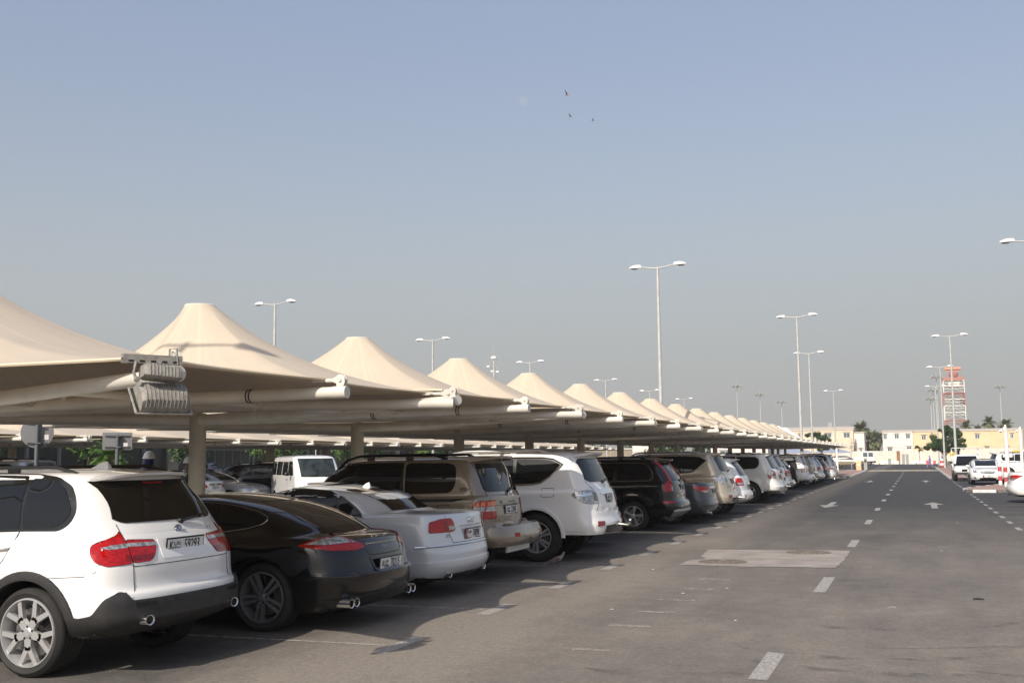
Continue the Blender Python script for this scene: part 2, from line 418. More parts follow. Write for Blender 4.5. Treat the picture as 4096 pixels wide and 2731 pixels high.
    def arc(s,m,w=.07,off=.010,a0=1,a1=180,which=(0,1),name='wheel_arch_trim'):
        for k in which:
            x0=s.ax[k]
            for sg in (1,-1):
                mb=MB(); N=22; vs=[]
                for i in range(N+1):
                    t=R_(a0+(a1-a0)*i/N)
                    for rr_,oo in ((s.Ra-.004,-.05),(s.Ra-.004,off+.006),(s.Ra+.02,off+.010),(s.Ra+w-.01,off+.004),(s.Ra+w,-.01)):
                        x=x0+rr_*math.cos(t); z=s.R+rr_*math.sin(t)
                        h,n,_=s.hit(sg*s.u('S',x),max(z,.2)) if 0 else (None,None,None)
                        # ray from the side at the outer radius keeps the trim on the skin
                        xo=x0+(s.Ra+w*.6)*math.cos(t); zo=s.R+(s.Ra+w*.6)*math.sin(t)
                        hh=s.bvh.ray_cast(Vector((min(max(xo,.05),s.L-.05),sg*3,max(zo,.24))),Vector((0,-sg,0)))
                        y=hh[0].y if hh[0] is not None else sg*s.w0
                        vs.append((x,y+sg*oo,z))
                fs=[(i*5+j,i*5+j+1,(i+1)*5+j+1,(i+1)*5+j) for i in range(N) for j in range(4)]
                mb.add(vs,fs); mb.build(name,m,s.root)
    def frame(s,u,z,end='R',tilt=0,off=.01):
        p,n,hn=s.hit(u,z,end)
        right=Vector((0,0,1)).cross(n).normalized(); up=Vector((0,0,1))
        nn=n
        M=Matrix((right,up,nn)).transposed().to_4x4(); M.translation=p+n*off
        return M@Matrix.Rotation(R_(tilt),4,'X')
    def plate(s,z,code,num,u=0,end='R',w=.50,h=.11,off=.012,tilt=0,redl=False):
        M=s.frame(u,z,end,tilt,off); mb=MB(); b=.014
        mb.box(-w/2-b,w/2+b,-h/2-b,h/2+b,-.010,.0,0,M); mb.box(-w/2,w/2,-h/2,h/2,0.0,.004,1,M)
        k=h/.11
        if redl: mb.box(-w/2,-w/2+.065,-h/2,h/2,.004,.0055,3,M)
        T=lambda x,y:M@Matrix.Translation((x,y,.0065))
        text_into(mb,code,.10*k,T(-w/2+.045,0),1 if redl else 2,.75)
        text_into(mb,num,.135*k,T(w*.17,-.004),2,.66 if len(num)>4 else .7)
        xd=-w*.245
        if not redl:
            text_into(mb,'DUBAI',.042*k,T(xd,-h*.26),2,.95)
        # arabic emirate name as pen strokes
        def st(P,r=.0032): mb.tube([T(xd+x*k,h*.17+y*k)@Vector((0,0,0)) for x,y in P],r,4,mi=2)
        st([(-.042,.012),(-.042,-.012),(-.02,-.016),(-.008,-.012)]); st([(-.008,-.012),(-.004,.010),(.012,.014),(.014,-.010)]); st([(.014,-.010),(.034,-.014),(.040,.012)]); st([(-.03,-.026),(-.026,-.026)]); st([(-.02,-.026),(-.016,-.026)])
        return mb.build('license_plate',[trim,plw,ink,redplate],s.root)
    def letters(s,txt,u,z,size,m,end='R',sx=1.1,off=.004,parent=None,tilt=0,name='badge_lettering',ext=.002):
        M=s.frame(u,z,end,tilt,off); mb=MB(); text_into(mb,txt,size,M,0,sx,ext); return mb.build(name,m,parent or s.root)
    def wiper(s,u,z,u2,z2,end='R'):
        p,n,_=s.hit(u,z,end); q,n2,_=s.hit(u2,z2,end); mb=MB(); mb.tube([p+n*.02,(p+q)/2+n*.05,q+n*.03],[.016,.010,.007],6); mb.lathe([(0,.03),(.025,.03),(.03,0)],10,Matrix.Translation(p)@n.to_track_quat('Z','Y').to_matrix().to_4x4()); mb.build('wiper',trim,s.root)
    def rails(s,x0,x1,yy,m,h=.055,r=.018):
        for sg in (1,-1):
            P=[]; K=9
            for i in range(K+1):
                x=x0+(x1-x0)*i/K; hh=s.bvh.ray_cast(Vector((x,sg*yy,3)),Vector((0,0,-1))); z=hh[0].z if hh[0] is not None else 1.7
                P.append((x,sg*yy,z+h*min(1,math.sin(PI*i/K)*3.2)-.008))
            mb=MB(); mb.tube(P,r,8)
            for t in (.33,.68):
                x=x0+(x1-x0)*t; hh=s.bvh.ray_cast(Vector((x,sg*yy,3)),Vector((0,0,-1))); mb.box(x-.06,x+.06,sg*yy-.014,sg*yy+.014,hh[0].z-.02,hh[0].z+h)
            mb.build('roof_rail',m,s.root)
    def fin(s,x,m,h=.06,l=.17):
        hh=s.bvh.ray_cast(Vector((x,0,3)),Vector((0,0,-1))); z=hh[0].z; mb=MB()
        prof=[(-l*.35,h,.006),(-l*.5,0,.03),(-l*.2,h*.98,.008),(l*.5,0,.012)]
        vs=[(x-l/2,-.03,z-.01),(x-l/2,.03,z-.01),(x+l/2,.004,z-.01),(x+l/2,-.004,z-.01),(x-l*.34,.005,z+h),(x-l*.34,-.005,z+h),(x,.006,z+h*.72),(x,-.006,z+h*.72)]
        mb.add(vs,[(0,1,4,5),(5,4,6,7),(7,6,2,3),(1,2,6),(1,6,4),(0,7,3),(0,5,7),(0,3,2,1)]); mb.build('roof_antenna',m,s.root)
    def mirrors(s,x,z,m,wy=.24):
        for sg in (1,-1):
            h,n,_=s.hit(sg*s.u('S',x),z); mb=MB()
            M=Matrix.Translation(h+Vector((0,sg*(wy/2+.03),.03)))@Matrix.Diagonal((.085,wy/2,.075,1))
            mb.lathe([(0.01,1),(.5,.87),(.87,.5),(1,0),(.87,-.5),(.5,-.87),(.01,-1)],14,M); mb.tube([h-n*.02,h+Vector((0,sg*.07,.02))],.02,6); mb.build('side_mirror',m,s.root)
    def spoiler(s,x,z,hw,m,depth=.22,th=.035,drop=.02):
        mb=MB(); N=16; vs=[]
        for i in range(N+1):
            t=-1+2*i/N; y=hw*t; xr=x-depth*(1-abs(t)**5)*1.0; dz=-.05*abs(t)**3
            vs+=[(x+.12,y,z+dz+.004),(xr,y,z+dz-drop),(xr+.01,y,z+dz-drop-th),(x+.1,y,z+dz-th-.02)]
        fs=[(i*4+j,i*4+(j+1)%4,(i+1)*4+(j+1)%4,(i+1)*4+j) for i in range(N) for j in range(4)]+[(0,1,2,3),(N*4+3,N*4+2,N*4+1,N*4)]
        mb.add(vs,fs); return mb.build('spoiler',m,s.root)
    def exhaust(s,x,y,z,r=.04,m=None,oval=1.3):
        mb=MB(); M=Matrix.Translation((x,y,z))@Matrix.Rotation(-PI/2,4,'Y')@Matrix.Diagonal((1,oval,1,1))
        mb.lathe([(r,0),(r+.006,.006),(r+.006,-.15),(r,-.15),(r-.004,0),(r,0)],20,M); mb.lathe([(0,-.09),(r,-.09)],20,M,1)
        mb.build('exhaust_pipe',[m or chrome,trim],s.root)
    def place(s,xr,yc,rz=PI,z=0):
        s.root.location=(xr,yc,z); s.root.rotation_euler=(0,0,rz); return s
def suv_rings(L,W,zt,zb=1.1,zh=1.0,bx=.05,hb=.12,hr=.45,xc=None,ws=.72,z0=.26,tum=.80,hood=.5,cr=.30):
    h=W/2; xc=xc or L-1.28; zm=(zb+zt)/2
    return [(z0,.24,z0,L-.30,h*.86,.25,.4),(z0+.09,.06,z0+.08,L-.10,h*.95,.26,.45),(.46,.0,.46,L-.02,h*.985,cr,.5),(.60,.0,.60,L,h,cr,.5),(.68,.012,.68,L,h,cr,.5),
     (.73,bx,.74,L-.02,h,cr,.5),(.92,bx+.015,.86,L-.05,h*.995,cr,.5),(zb-.09,(bx+hb)/2+.01,zh-.08,L-.16,h*.985,cr,.52),(zb-.02,hb-.01,zh-.01,L-hood*.7,h*.965,cr,.55),
     (zb+.015,hb+.015,zh+.06,xc+.35,h*.94,cr,.5),(zb+.04,hb+.03,zh+.10,xc,h*.925,cr,.40),(zm,(hb*.45+hr*.55)+.01,zm+.02,xc-ws*.55,h*(.925+tum)/2,cr,.36),
     (zt-.15,hr-.02,zt-.15,xc-ws*.95,h*tum,cr,.32),(zt-.075,hr+.03,zt-.09,xc-ws*1.12,h*tum*.95,cr*.9,.3),(zt-.035,hr+.10,zt-.05,xc-ws*1.32,h*tum*.84,.3,.3),(zt-.012,hr+.28,zt-.02,xc-ws*1.6,h*tum*.60,.3,.3),(zt-.002,hr+.5,zt-.004,xc-ws*1.85,h*tum*.30,.2,.2),(zt,hr+.7,zt,xc-ws*2,0,.1,.1)]
def sedan_rings(L,W,zt=1.46,zd=1.06,zh=.86,xg=.80,xt=1.75,xc=None,ws=.95,z0=.22,tum=.70,cr=.42,zbelt=.98,bx=.02,fz=0):
    h=W/2; xc=xc or L-1.45
    return [(z0,.30,z0,L-.35,h*.85,.3,.45),(z0+.08,.10,z0+.06,L-.12,h*.94,.34,.5),(.42,.01,.40,L-.02,h*.98,cr,.55),(.56,.0,.52,L,h*.995,cr,.6),(.64,bx,.60,L-.005,h,cr,.62),
     (.80,bx+.03,.72,L-.05,h*.99,cr,.64),(zd-.12,bx+.05,zh-.10,L-.16,h*.975,cr,.66),(zd-.03,bx+.075,zh-.02,L-.40,h*.955,cr,.68),(zd,bx+.13,zh+.03,L-.75,h*.94,cr,.6),
     (zd+.012,xg*.62,zh+.07,xc+.22,h*.915,.4,.5),(zd+.035,xg,zh+.105,xc,h*.895,.38,.42),((zd+zt)/2+.03,(xg+xt)/2-.06,(zh+zt)/2+.06,xc-ws*.55,h*(.895+tum)/2*1.01,.38,.4),
     (zt-.10,xt-.14,zt-.10,xc-ws*.98,h*tum,.36,.36),(zt-.05,xt+.10,zt-.05,xc-ws*1.16,h*tum*.90,.34,.34),(zt-.022,xt+.36,zt-.022,xc-ws*1.38,h*tum*.66,.3,.3),(zt-.004,xt+.58,zt-.004,xc-ws*1.55,h*tum*.32,.2,.2),(zt,xt+.72,zt,xc-ws*1.65,0,.1,.1)]
# ------------------------------------------------------------ the cars
def side_glass(c,wins,m=glass,tr=trim,chromeline=False,r=.05,band=None):
    if band: c.panel('window_surround',band,tr,off=.006,r=r,grid=.09)
    for i,p in enumerate(wins): c.panel('window',p,m,off=.005,r=r,grid=.09)
    if chromeline: c.line('window_trim',band,chrome if chromeline is True else chromeline,.007,True,rd=r,off=.004)
def lamp(c,name,pts,m,subs=(),kind='S',end='R',sides=(1,-1),off=.008,r=.03,surround=True,grid=.06):
    o=c.panel(name,pts,m,kind=kind,end=end,sides=sides,off=off,r=r,grid=grid)
    os_=o if isinstance(o,list) else [o]
    if surround and c.detail>=1:
        for i,sg in enumerate(sides): c.line('lamp_seal',pts,trim,.005,True,end=end,sides=(sg,),parent=os_[i],kind=kind,rd=r,off=.002)
    for (pp,mm,nm) in subs:
        for i,sg in enumerate(sides): c.panel(nm,pp,mm,kind=kind,end=end,sides=(sg,),off=off+.003,r=.01,parent=os_[i],grid=grid)
    return os_
def roundel(c,u,z,r,end='R',kind='bw',off=.006):
    M=c.frame(u,z,end,0,off); mb=MB()
    if kind=='bw':
        mb.lathe([(0,.002),(r,.002),(r*1.02,-.01)],24,M,0)
        for k in range(4):
            pts=[(0,0)]+[(r*.62*math.cos(R_(90*k+10*i)),r*.62*math.sin(R_(90*k+10*i))) for i in range(10)]; mb.prism(pts,.002,.004,M,1 if k%2 else 2)
        mb.tube([M@Vector((r*.98*math.cos(R_(15*i)),r*.98*math.sin(R_(15*i)),.003)) for i in range(24)],.0025,5,True,mi=3)
        mb.tube([M@Vector((r*.64*math.cos(R_(15*i)),r*.64*math.sin(R_(15*i)),.003)) for i in range(24)],.002,5,True,mi=3)
    elif kind=='rings':
        for k in range(4): mb.tube([M@Vector(((k-1.5)*r*1.25+r*math.cos(R_(20*i)),r*math.sin(R_(20*i)),.004)) for i in range(18)],.006,5,True,mi=3)
    elif kind=='ovals':
        for a,b,dy in ((1.45,1,0),(.5,.95,0),(.95,.42,.35)): mb.tube([M@Vector((r*a*math.cos(R_(20*i)),r*(b*math.sin(R_(20*i))+dy),.004)) for i in range(18)],.005,5,True,mi=3)
    else:
        mb.tube([M@Vector((r*math.cos(R_(20*i)),r*math.sin(R_(20*i)),.004)) for i in range(18)],.007,5,True,mi=3)
        mb.box(-r*1.15,r*1.15,-r*.2,r*.2,.0,.008,3,M)
    return mb.build('emblem',[trim,bluem,plw,chrome],c.root)
def front_basic(c,xc,zb,zh,zt,gl=glass,wr=.62,hood_z=None,grille=True,chin=.3,face='bar'):
    """windscreen, headlamps and grille"""
    L=c.L; h=c.w0
    c.panel('windscreen',[('R',-h*.80,zb+.05),('R',h*.80,zb+.05),('R',h*.62,zt-.10),('R',-h*.62,zt-.10)],gl,end='F',sides=(1,),off=.004,r=.06,grid=.09)
    lamp(c,'headlight',[('R',h*.50,zh-.20),('R',h*.50,zh-.08),('S',.12,zh-.02),('S',.42,zh+.02),('S',.30,zh-.12),('S',.05,zh-.22)],lampw,end='F',off=.006,surround=False)
    if grille:
        g=c.panel('grille',[('R',-h*.42,zh-.22),('R',h*.42,zh-.22),('R',h*.46,zh-.08),('R',-h*.46,zh-.08)],trim,end='F',sides=(1,),off=.005,r=.03)
        for k in range(3):
            z=zh-.19+.045*k; c.line('grille_bar',[('R',-h*.42,z),('R',h*.42,z)],chrome,.008,end='F',sides=(1,),parent=g,off=.01)
    c.panel('air_intake',[('R',-h*.5,chin),('R',h*.5,chin),('R',h*.45,chin+.10),('R',-h*.45,chin+.10)],trim,end='F',sides=(1,),off=.005)
def make_x5():
    L=4.85
    c=Car('parked_car','white SUV with black lower bumper and star spoke alloys, nearest car in the canopy row','SUV',L,1.93,
       suv_rings(L,1.93,1.705,1.14,1.02,.055,.17,.50,z0=.33,tum=.79),white,(.97,3.90),.365,.435,rim=.283,style='Y5',wd=.30,flare=.012,group=PARK,sub=4)
    gl=[[(1.14,1.63),(1.02,1.625),(.87,1.60),(.77,1.545),(.69,1.46),(.64,1.385),(.635,1.33),(.68,1.27),(.77,1.225),(1.09,1.215),(1.12,1.30)]]
    gl+= [[(1.92,1.655),(1.20,1.645),(1.175,1.52),(1.13,1.215),(2.02,1.185)],[(2.78,1.60),(2.0,1.655),(2.10,1.18),(3.22,1.14),(3.2,1.25)]]
    c.panel('window_surround',[(2.85,1.62),(2.0,1.675),(1.15,1.665),(.86,1.635),(.72,1.57),(.62,1.46),(.58,1.35),(.62,1.255),(.72,1.195),(1.1,1.19),(3.3,1.11),(3.3,1.2)],trim,off=.006,r=.05)
    for g in gl: c.panel('window',g,glass,off=.010,r=.03)
    c.panel('rear_window',[('R',-.80,1.60),('R',-.80,1.48),('R',-.72,1.31),('R',-.6,1.25),('R',.6,1.25),('R',.72,1.31),('R',.80,1.48),('R',.80,1.60)],glassb,sides=(1,),off=.010,r=.05)
    c.spoiler(.62,1.685,.64,white,.20,.022,.02); c.panel('spoiler_end',[('S',.62,1.60),('S',.40,1.60),('R',.80,1.50),('R',.78,1.60)],trim,off=.016,r=.01) if 0 else None
    c.panel('brake_light',[('R',-.13,1.565),('R',.13,1.565),('R',.13,1.585),('R',-.13,1.585)],redd,sides=(1,),off=.02,r=0)
    lamp(c,'tail_light',[('S',.37,1.08),('S',.30,1.125),('S',.16,1.155),('R',.665,1.185),('R',.665,.925),('S',.20,.915),('S',.30,.945),('S',.35,1.0)],red,
        [([('S',.30,1.062),('S',.2,1.08),('R',.66,1.09),('R',.66,1.055),('S',.2,1.045)],lampw,'reversing_light'),([('S',.02,.95),('R',.68,.95),('R',.68,1.0),('S',.02,1.0)],redd,'lamp_segment')])
    lamp(c,'tailgate_light',[('R',.655,1.115),('R',.36,1.10),('R',.37,1.04),('R',.43,.965),('R',.47,.935),('R',.655,.93)],red,[([('R',.655,1.09),('R',.365,1.085),('R',.367,1.055),('R',.655,1.06)],lampw,'reversing_light'),([('R',.65,.95),('R',.45,.955),('R',.42,.99),('R',.65,.99)],redd,'lamp_segment')])
    # black bumper wrapping round the corner
    pts=[('T',.60,.335),('T',.52,.52),('T',.45,.50),('T',.30,.53),('T',.19,.66),('T',.08,.71),('R',-.80,.70),('R',-.74,.635),('R',.74,.635),('R',.80,.70),('S',.08,.71),('S',.19,.66),('S',.30,.53),('S',.45,.50),('S',.52,.52),('S',.60,.335),('R',0,.335)]
    c.panel('rear_bumper',pts,plast,sides=(1,),off=.014,r=.03,bulge=.012,grid=.05)
    c.arc(plast,.075,.012)
    c.panel('side_sill',[(1.42,.52),(1.40,.34),(3.44,.34),(3.42,.52)],plast,off=.012,r=.03)
    c.line('door_seam',[(1.12,1.2),(1.17,1.05),(1.23,.95),(1.33,.84)],seam,.004); c.line('door_seam',[(2.1,1.17),(2.12,.5)],seam,.004)
    c.line('body_crease',[(.77,.815),(.40,.835),(.30,.87),(.27,.93)],seam,.003)
    c.line('tailgate_seam',[('R',.655,1.24),('R',.655,.72),('R',.72,.65)],seam,.004); c.line('tailgate_seam',[('R',-.655,.90),('R',.655,.90)],seam,.004,sides=(1,))
    c.handle(1.26,1.055,white); c.handle(2.3,1.04,white)
    c.rails(.78,2.9,.60,trim); c.fin(1.06,white,.065,.24)
    M=c.plate(1.035,'K','59293',tilt=6,off=.010); roundel(c,0,1.165,.042); c.letters('X5',-.47,1.15,.065,chrome)
    c.wiper(-.08,1.235,-.52,1.29); c.exhaust(.0,.60,.465,.038); c.exhaust(.0,-.60,.465,.038)
    c.panel('bumper_vent',[('R',.72,.62),('R',.50,.61),('R',.5,.58),('R',.70,.58)],trim,off=.03,r=.01)
    c.panel('plate_recess',[('R',-.33,.94),('R',.33,.94),('R',.33,1.105),('R',-.33,1.105)],silverp if 0 else white,sides=(1,),off=.004,r=.02)
    c.mirrors(3.12,1.18,white)
    front_basic(c,3.57,1.14,1.0,1.735)
    return c
def make_panamera():
    L=4.97; W=1.93; h=W/2
    rg=[(.20,.30,.20,L-.35,h*.86,.3,.45),(.27,.12,.27,L-.12,h*.93,.32,.5),(.36,.05,.36,L-.04,h*.96,.4,.55),(.46,.01,.46,L-.01,h*.985,.45,.6),(.575,.0,.56,L,h,.45,.62),(.62,.045,.6,L-.01,h*1.0,.45,.64),
        (.78,.085,.68,L-.10,h*.995,.46,.66),(.88,.13,.74,L-.25,h*.985,.46,.66),(.935,.17,.80,L-.6,h*.96,.46,.6),(.965,.30,.86,L-.95,h*.93,.46,.55),(.985,.48,.92,3.80,h*.905,.46,.5),
        (1.08,.64,1.02,3.55,h*.86,.48,.5),(1.19,.88,1.15,3.18,h*.79,.5,.46),(1.285,1.18,1.27,2.85,h*.70,.5,.42),(1.345,1.50,1.34,2.62,h*.60,.45,.36),(1.385,1.80,1.38,2.42,h*.42,.25,.25),(1.398,2.0,1.396,2.3,h*.22,.1,.1),(1.402,2.1,1.402,2.2,0,.03,.03)]
    c=Car('parked_car','glossy black fastback with dark twin spoke wheels beside the white SUV','car',L,W,rg,black,(1.06,3.98),.352,.40,rc=.42,rim=.262,style='T5',rm=alloyd,wd=.29,flare=.022,group=PARK,sub=4)
    band=[(3.45,1.02),(2.9,1.22),(2.45,1.29),(1.98,1.315),(1.67,1.295),(1.45,1.265),(1.24,1.215),(1.12,1.17),(1.09,1.13),(1.14,1.09),(1.28,1.05),(1.52,1.015),(1.75,.995),(2.6,.97),(3.4,.95)]
    c.panel('window_surround',band,trim,off=.006,r=.02)
    c.panel('window',[(2.05,1.285),(1.72,1.27),(1.72,1.02),(2.03,1.0)],glass,off=.010,r=.03); c.panel('window',[(1.68,1.275),(1.45,1.245),(1.24,1.195),(1.14,1.15),(1.13,1.13),(1.3,1.07),(1.54,1.035),(1.68,1.02)],glass,off=.010,r=.03)
    c.panel('window',[(3.3,1.03),(2.85,1.2),(2.4,1.275),(2.12,1.29),(2.12,1.0),(3.3,.975)],glass,off=.010,r=.03)
    c.line('window_trim',band,chrome,.006,True,rd=.02,off=.010)
    c.panel('rear_window',[('R',-.56,.99),('R',.56,.99),('R',.62,1.03),('R',.50,1.2),('R',.42,1.32),('R',-.42,1.32),('R',-.50,1.2),('R',-.62,1.03)],glassb,sides=(1,),off=.003,r=.04,grid=.05)
    lamp(c,'tail_light',[('S',.64,.885),('S',.45,.955),('R',.80,.985),('R',.62,.955),('R',.42,.885),('R',.40,.845),('R',.55,.825),('S',.28,.835)],red,
        [([('S',.56,.90),('S',.42,.945),('R',.80,.968),('R',.66,.945),('R',.60,.91),('S',.35,.895)],lampw,'reversing_light'),([('R',.57,.93),('R',.5,.905),('R',.58,.905)],lampw,'reversing_light')])
    c.letters('PORSCHE',0,.938,.055,chrome,sx=1.6,off=.006); c.letters('Panamera S',-.05,.835,.04,chrome,off=.004,sx=1.0)
    c.line('chrome_strip',[('R',-.36,.875),('R',.36,.875)],chrome,.008,sides=(1,),off=.006)
    c.panel('plate_recess',[('R',-.32,.58),('R',.32,.58),('R',.37,.75),('R',-.37,.75)],black,sides=(1,),off=.006,r=.03)
    c.plate(.655,'A','70215',tilt=4,off=.03)
    c.line('tailgate_seam',[('R',.40,.96),('R',.40,.80),('R',.34,.76),('R',0,.755),('R',-.34,.76),('R',-.40,.80),('R',-.40,.96)],seam,.004,sides=(1,))
    c.panel('rear_diffuser',[('T',.55,.21),('T',.5,.33),('R',-.5,.37),('R',.5,.37),('S',.5,.33),('S',.55,.21)],trim,sides=(1,),off=.006,r=.02,bulge=.01)
    for sg in (1,-1):
        for dy in (0,.115): c.exhaust(.11,sg*(.62+dy),.30,.042,oval=1.15)
    c.line('bumper_crease',[('S',.62,.56),('S',.3,.575),('R',.6,.60),('R',0,.605)],trim,.002)
    c.line('door_seam',[(1.35,1.0),(1.45,.85),(1.55,.7),(1.6,.45)],seam,.004); c.line('door_seam',[(2.45,.98),(2.45,.35)],seam,.004)
    c.handle(1.62,.84,black); c.mirrors(3.1,.98,black); front_basic(c,3.8,.92,.80,1.40)
    return c
def make_a8():
    L=5.14
    c=Car('parked_car','white long saloon with Qatari style red edged plate, between black fastback and bronze SUV','car',L,1.895,sedan_rings(L,1.895,1.455,1.065,.93,xg=.86,xt=1.62,xc=3.62,ws=.98,tum=.70,cr=.40),whitesil,(1.16,4.23),.34,.385,rc=.36,rim=.25,style='S7',flare=.012,group=PARK)
    band=[(3.45,1.10),(3.0,1.33),(2.55,1.385),(2.2,1.39),(1.78,1.36),(1.62,1.315),(1.46,1.235),(1.30,1.13),(1.18,1.03),(1.28,1.035),(1.9,1.03),(3.45,1.0)]
    c.panel('window_surround',band,trim,off=.006,r=.02); 
    c.panel('window',[(2.35,1.37),(1.8,1.34),(1.64,1.29),(1.62,1.06),(2.35,1.05)],glass,off=.010,r=.03); c.panel('window',[(1.58,1.265),(1.45,1.2),(1.3,1.10),(1.25,1.06),(1.57,1.06)],glass,off=.010,r=.02); c.panel('window',[(3.35,1.1),(2.95,1.30),(2.5,1.36),(2.43,1.365),(2.43,1.05),(3.35,1.03)],glass,off=.010,r=.03)
    c.line('window_trim',band,chrome,.007,True,rd=.02,off=.010)
    c.panel('rear_window',[('R',-.60,1.105),('R',.60,1.105),('R',.66,1.13),('R',.54,1.37),('R',-.54,1.37),('R',-.66,1.13)],glassb,sides=(1,),off=.010,r=.04,grid=.05)
    lamp(c,'tail_light',[('S',.27,.965),('R',.80,1.0),('R',.53,1.005),('R',.49,.975),('R',.46,.86),('R',.52,.84),('S',.27,.835)],red,[([('R',.60,.91),('R',.48,.915),('R',.475,.865),('R',.60,.862)],lampw,'reversing_light'),([('S',.02,.97),('R',.62,.98),('R',.62,.86),('S',.02,.85)],redd,'lamp_segment')])
    roundel(c,0,.965,.035,kind='rings'); c.letters('A8L',.62,.79,.07,chrome,sx=1.2)
    c.line('chrome_strip',[('R',-.36,.90),('R',.36,.90)],chrome,.009,sides=(1,),off=.006)
    c.plate(.795,'6','70898',tilt=4,off=.014,redl=True)
    c.line('bumper_trim',[('S',.45,.655),('S',.2,.665),('R',.5,.675),('R',-.5,.675),('T',.2,.665),('T',.45,.655)],chrome,.011,sides=(1,),off=.006)
    c.line('boot_seam',[('R',.64,1.04),('R',.60,.83),('R',.55,.70),('R',0,.70),('R',-.55,.70),('R',-.6,.83),('R',-.64,1.04)],seam,.004,sides=(1,))
    c.panel('lower_bumper',[('T',.68,.30),('T',.66,.46),('T',.3,.475),('R',-.5,.50),('R',.5,.50),('S',.3,.475),('S',.66,.46),('S',.68,.30),('R',0,.255)],whitesil,sides=(1,),off=.014,r=.03,bulge=.014,grid=.05)
    c.panel('rear_diffuser',[('R',-.5,.25),('R',.5,.25),('R',.62,.31),('R',-.62,.31)],trim,sides=(1,),off=.03,r=.02)
    c.exhaust(.12,.58,.31,.04); c.exhaust(.12,-.58,.31,.04)
    c.line('door_seam',[(1.62,1.03),(1.66,.85),(1.72,.3)],seam,.004); c.line('door_seam',[(2.45,1.03),(2.45,.3)],seam,.004)
    c.handle(1.8,.88,whitesil); c.fin(1.62,white,.07,.15); c.mirrors(3.2,1.0,whitesil); front_basic(c,3.62,1.03,.93,1.455)
    return c
def make_lc100(pm=beige,label='bronze SUV with roof rails and a rear spoiler lip, beside the white saloon',code='K',num='22400',detail=1):
    L=4.89
    rg=suv_rings(L,1.90,1.80,1.20,1.10,.20,.26,.50,xc=3.45,ws=.60,z0=.42,tum=.84,cr=.26,hood=.4)
    c=Car('parked_car',label,'SUV',L,1.90,rg,pm,(1.16,4.01),.385,.445,rc=.26,rim=.235,style='S5',wd=.27,flare=.025,group=PARK,detail=detail)
    c.panel('window_surround',[(3.35,1.25),(3.02,1.64),(2.78,1.70),(1.66,1.715),(1.64,1.225),(3.3,1.20)],trim,off=.006)
    c.panel('window',[(1.62,1.705),(.92,1.70),(.83,1.67),(.79,1.60),(.79,1.37),(.87,1.255),(1.62,1.235)],glass,off=.004,r=.07)
    c.panel('window',[(2.42,1.69),(1.70,1.695),(1.70,1.25),(2.42,1.235)],glass,off=.010,r=.03); c.panel('window',[(3.22,1.28),(2.98,1.60),(2.78,1.67),(2.5,1.685),(2.5,1.235),(3.2,1.22)],glass,off=.010,r=.03)
    c.panel('rear_window',[('R',-.66,1.27),('R',.66,1.27),('R',.70,1.33),('R',.62,1.69),('R',-.62,1.69),('R',-.70,1.33)],glass,sides=(1,),off=.014,r=.06)
    c.spoiler(.62,1.80,.70,pm,.30,.04,.0)
    lamp(c,'tail_light',[('S',.50,1.0),('S',.48,1.09),('S',.40,1.135),('R',.72,1.14),('R',.62,1.12),('R',.56,1.05),('R',.55,.87),('S',.50,.865)],red,[([('S',.47,1.05),('R',.58,1.05),('R',.57,.98),('S',.47,.98)],lampw,'reversing_light'),([('S',.47,1.12),('R',.62,1.12),('R',.60,1.06),('S',.47,1.06)],lampo,'indicator_lamp')])
    c.panel('rear_bumper',[('T',.74,.50),('T',.70,.80),('T',.25,.80),('R',-.62,.80),('R',-.52,.73),('R',.52,.73),('R',.62,.80),('S',.25,.80),('S',.70,.80),('S',.74,.50),('R',.6,.47),('R',-.6,.47)],pm,sides=(1,),off=.055,r=.03,bulge=.06,grid=.06,skirt=.05)
    c.panel('side_moulding',[(1.62,.83),(1.62,.66),(3.5,.64),(3.5,.80)],pm,off=.014,r=.03)
    c.arc(pm,.07,.015)
    c.panel('side_stripe',[(3.4,1.115),(1.5,1.165),(.55,1.175),(.80,1.125),(1.5,1.115),(3.4,1.075)],darkg,off=.006,r=.01)
    c.panel('side_vent',[(.72,1.345),(.53,1.345),(.50,1.28),(.78,1.275)],pm,off=.008,r=.02)
    for k in range(3): c.line('vent_slot',[(.71-.0*k,1.292+.019*k),(.55,1.292+.019*k)],seam,.0045,off=.010)
    if detail>=1:
        c.line('fuel_flap_seam',[(1.05,1.08),(.86,1.08),(.86,.93),(1.05,.93)],seam,.004,True,sides=(1,),rd=.03)
        c.line('door_seam',[(1.64,1.22),(1.64,.86),(1.5,.80)],seam,.004); c.line('door_seam',[(2.46,1.22),(2.46,.5)],seam,.004)
        c.line('tailgate_seam',[('R',.70,1.74),('R',.73,1.25),('R',.57,1.05),('R',.57,.82)],seam,.004); c.line('tailgate_seam',[('R',-.7,1.06),('R',.57,1.06)],seam,.004,sides=(1,))
    c.panel('garnish',[('R',-.33,1.085),('R',.36,1.085),('R',.36,1.125),('R',-.33,1.125)],pm,sides=(1,),off=.022,r=.01)
    c.letters('LAND CRUISER',0,1.105,.04,chrome,off=.03); roundel(c,0,1.20,.038,kind='ovals'); c.letters('VXR',.42,.845,.05,chrome)
    c.plate(.985,code,num,off=.012); c.wiper(-.05,1.255,-.38,1.34)
    c.panel('reflector',[('R',.60,.605),('R',.46,.605),('R',.46,.66),('R',.60,.66)],red,off=.118,r=.01,skirt=.05)
    mb=MB(); mb.box(-.14,.02,-.04,.04,.50,.57); mb.tube([(-.10,.0,.535),(-.24,.0,.535),(-.26,0,.58)],.02,8); mb.lathe([(.0,.03),(.025,.018),(.03,0),(.02,-.02)],12,Matrix.Translation((-.26,0,.61))); mb.build('tow_bar',steel,c.root)
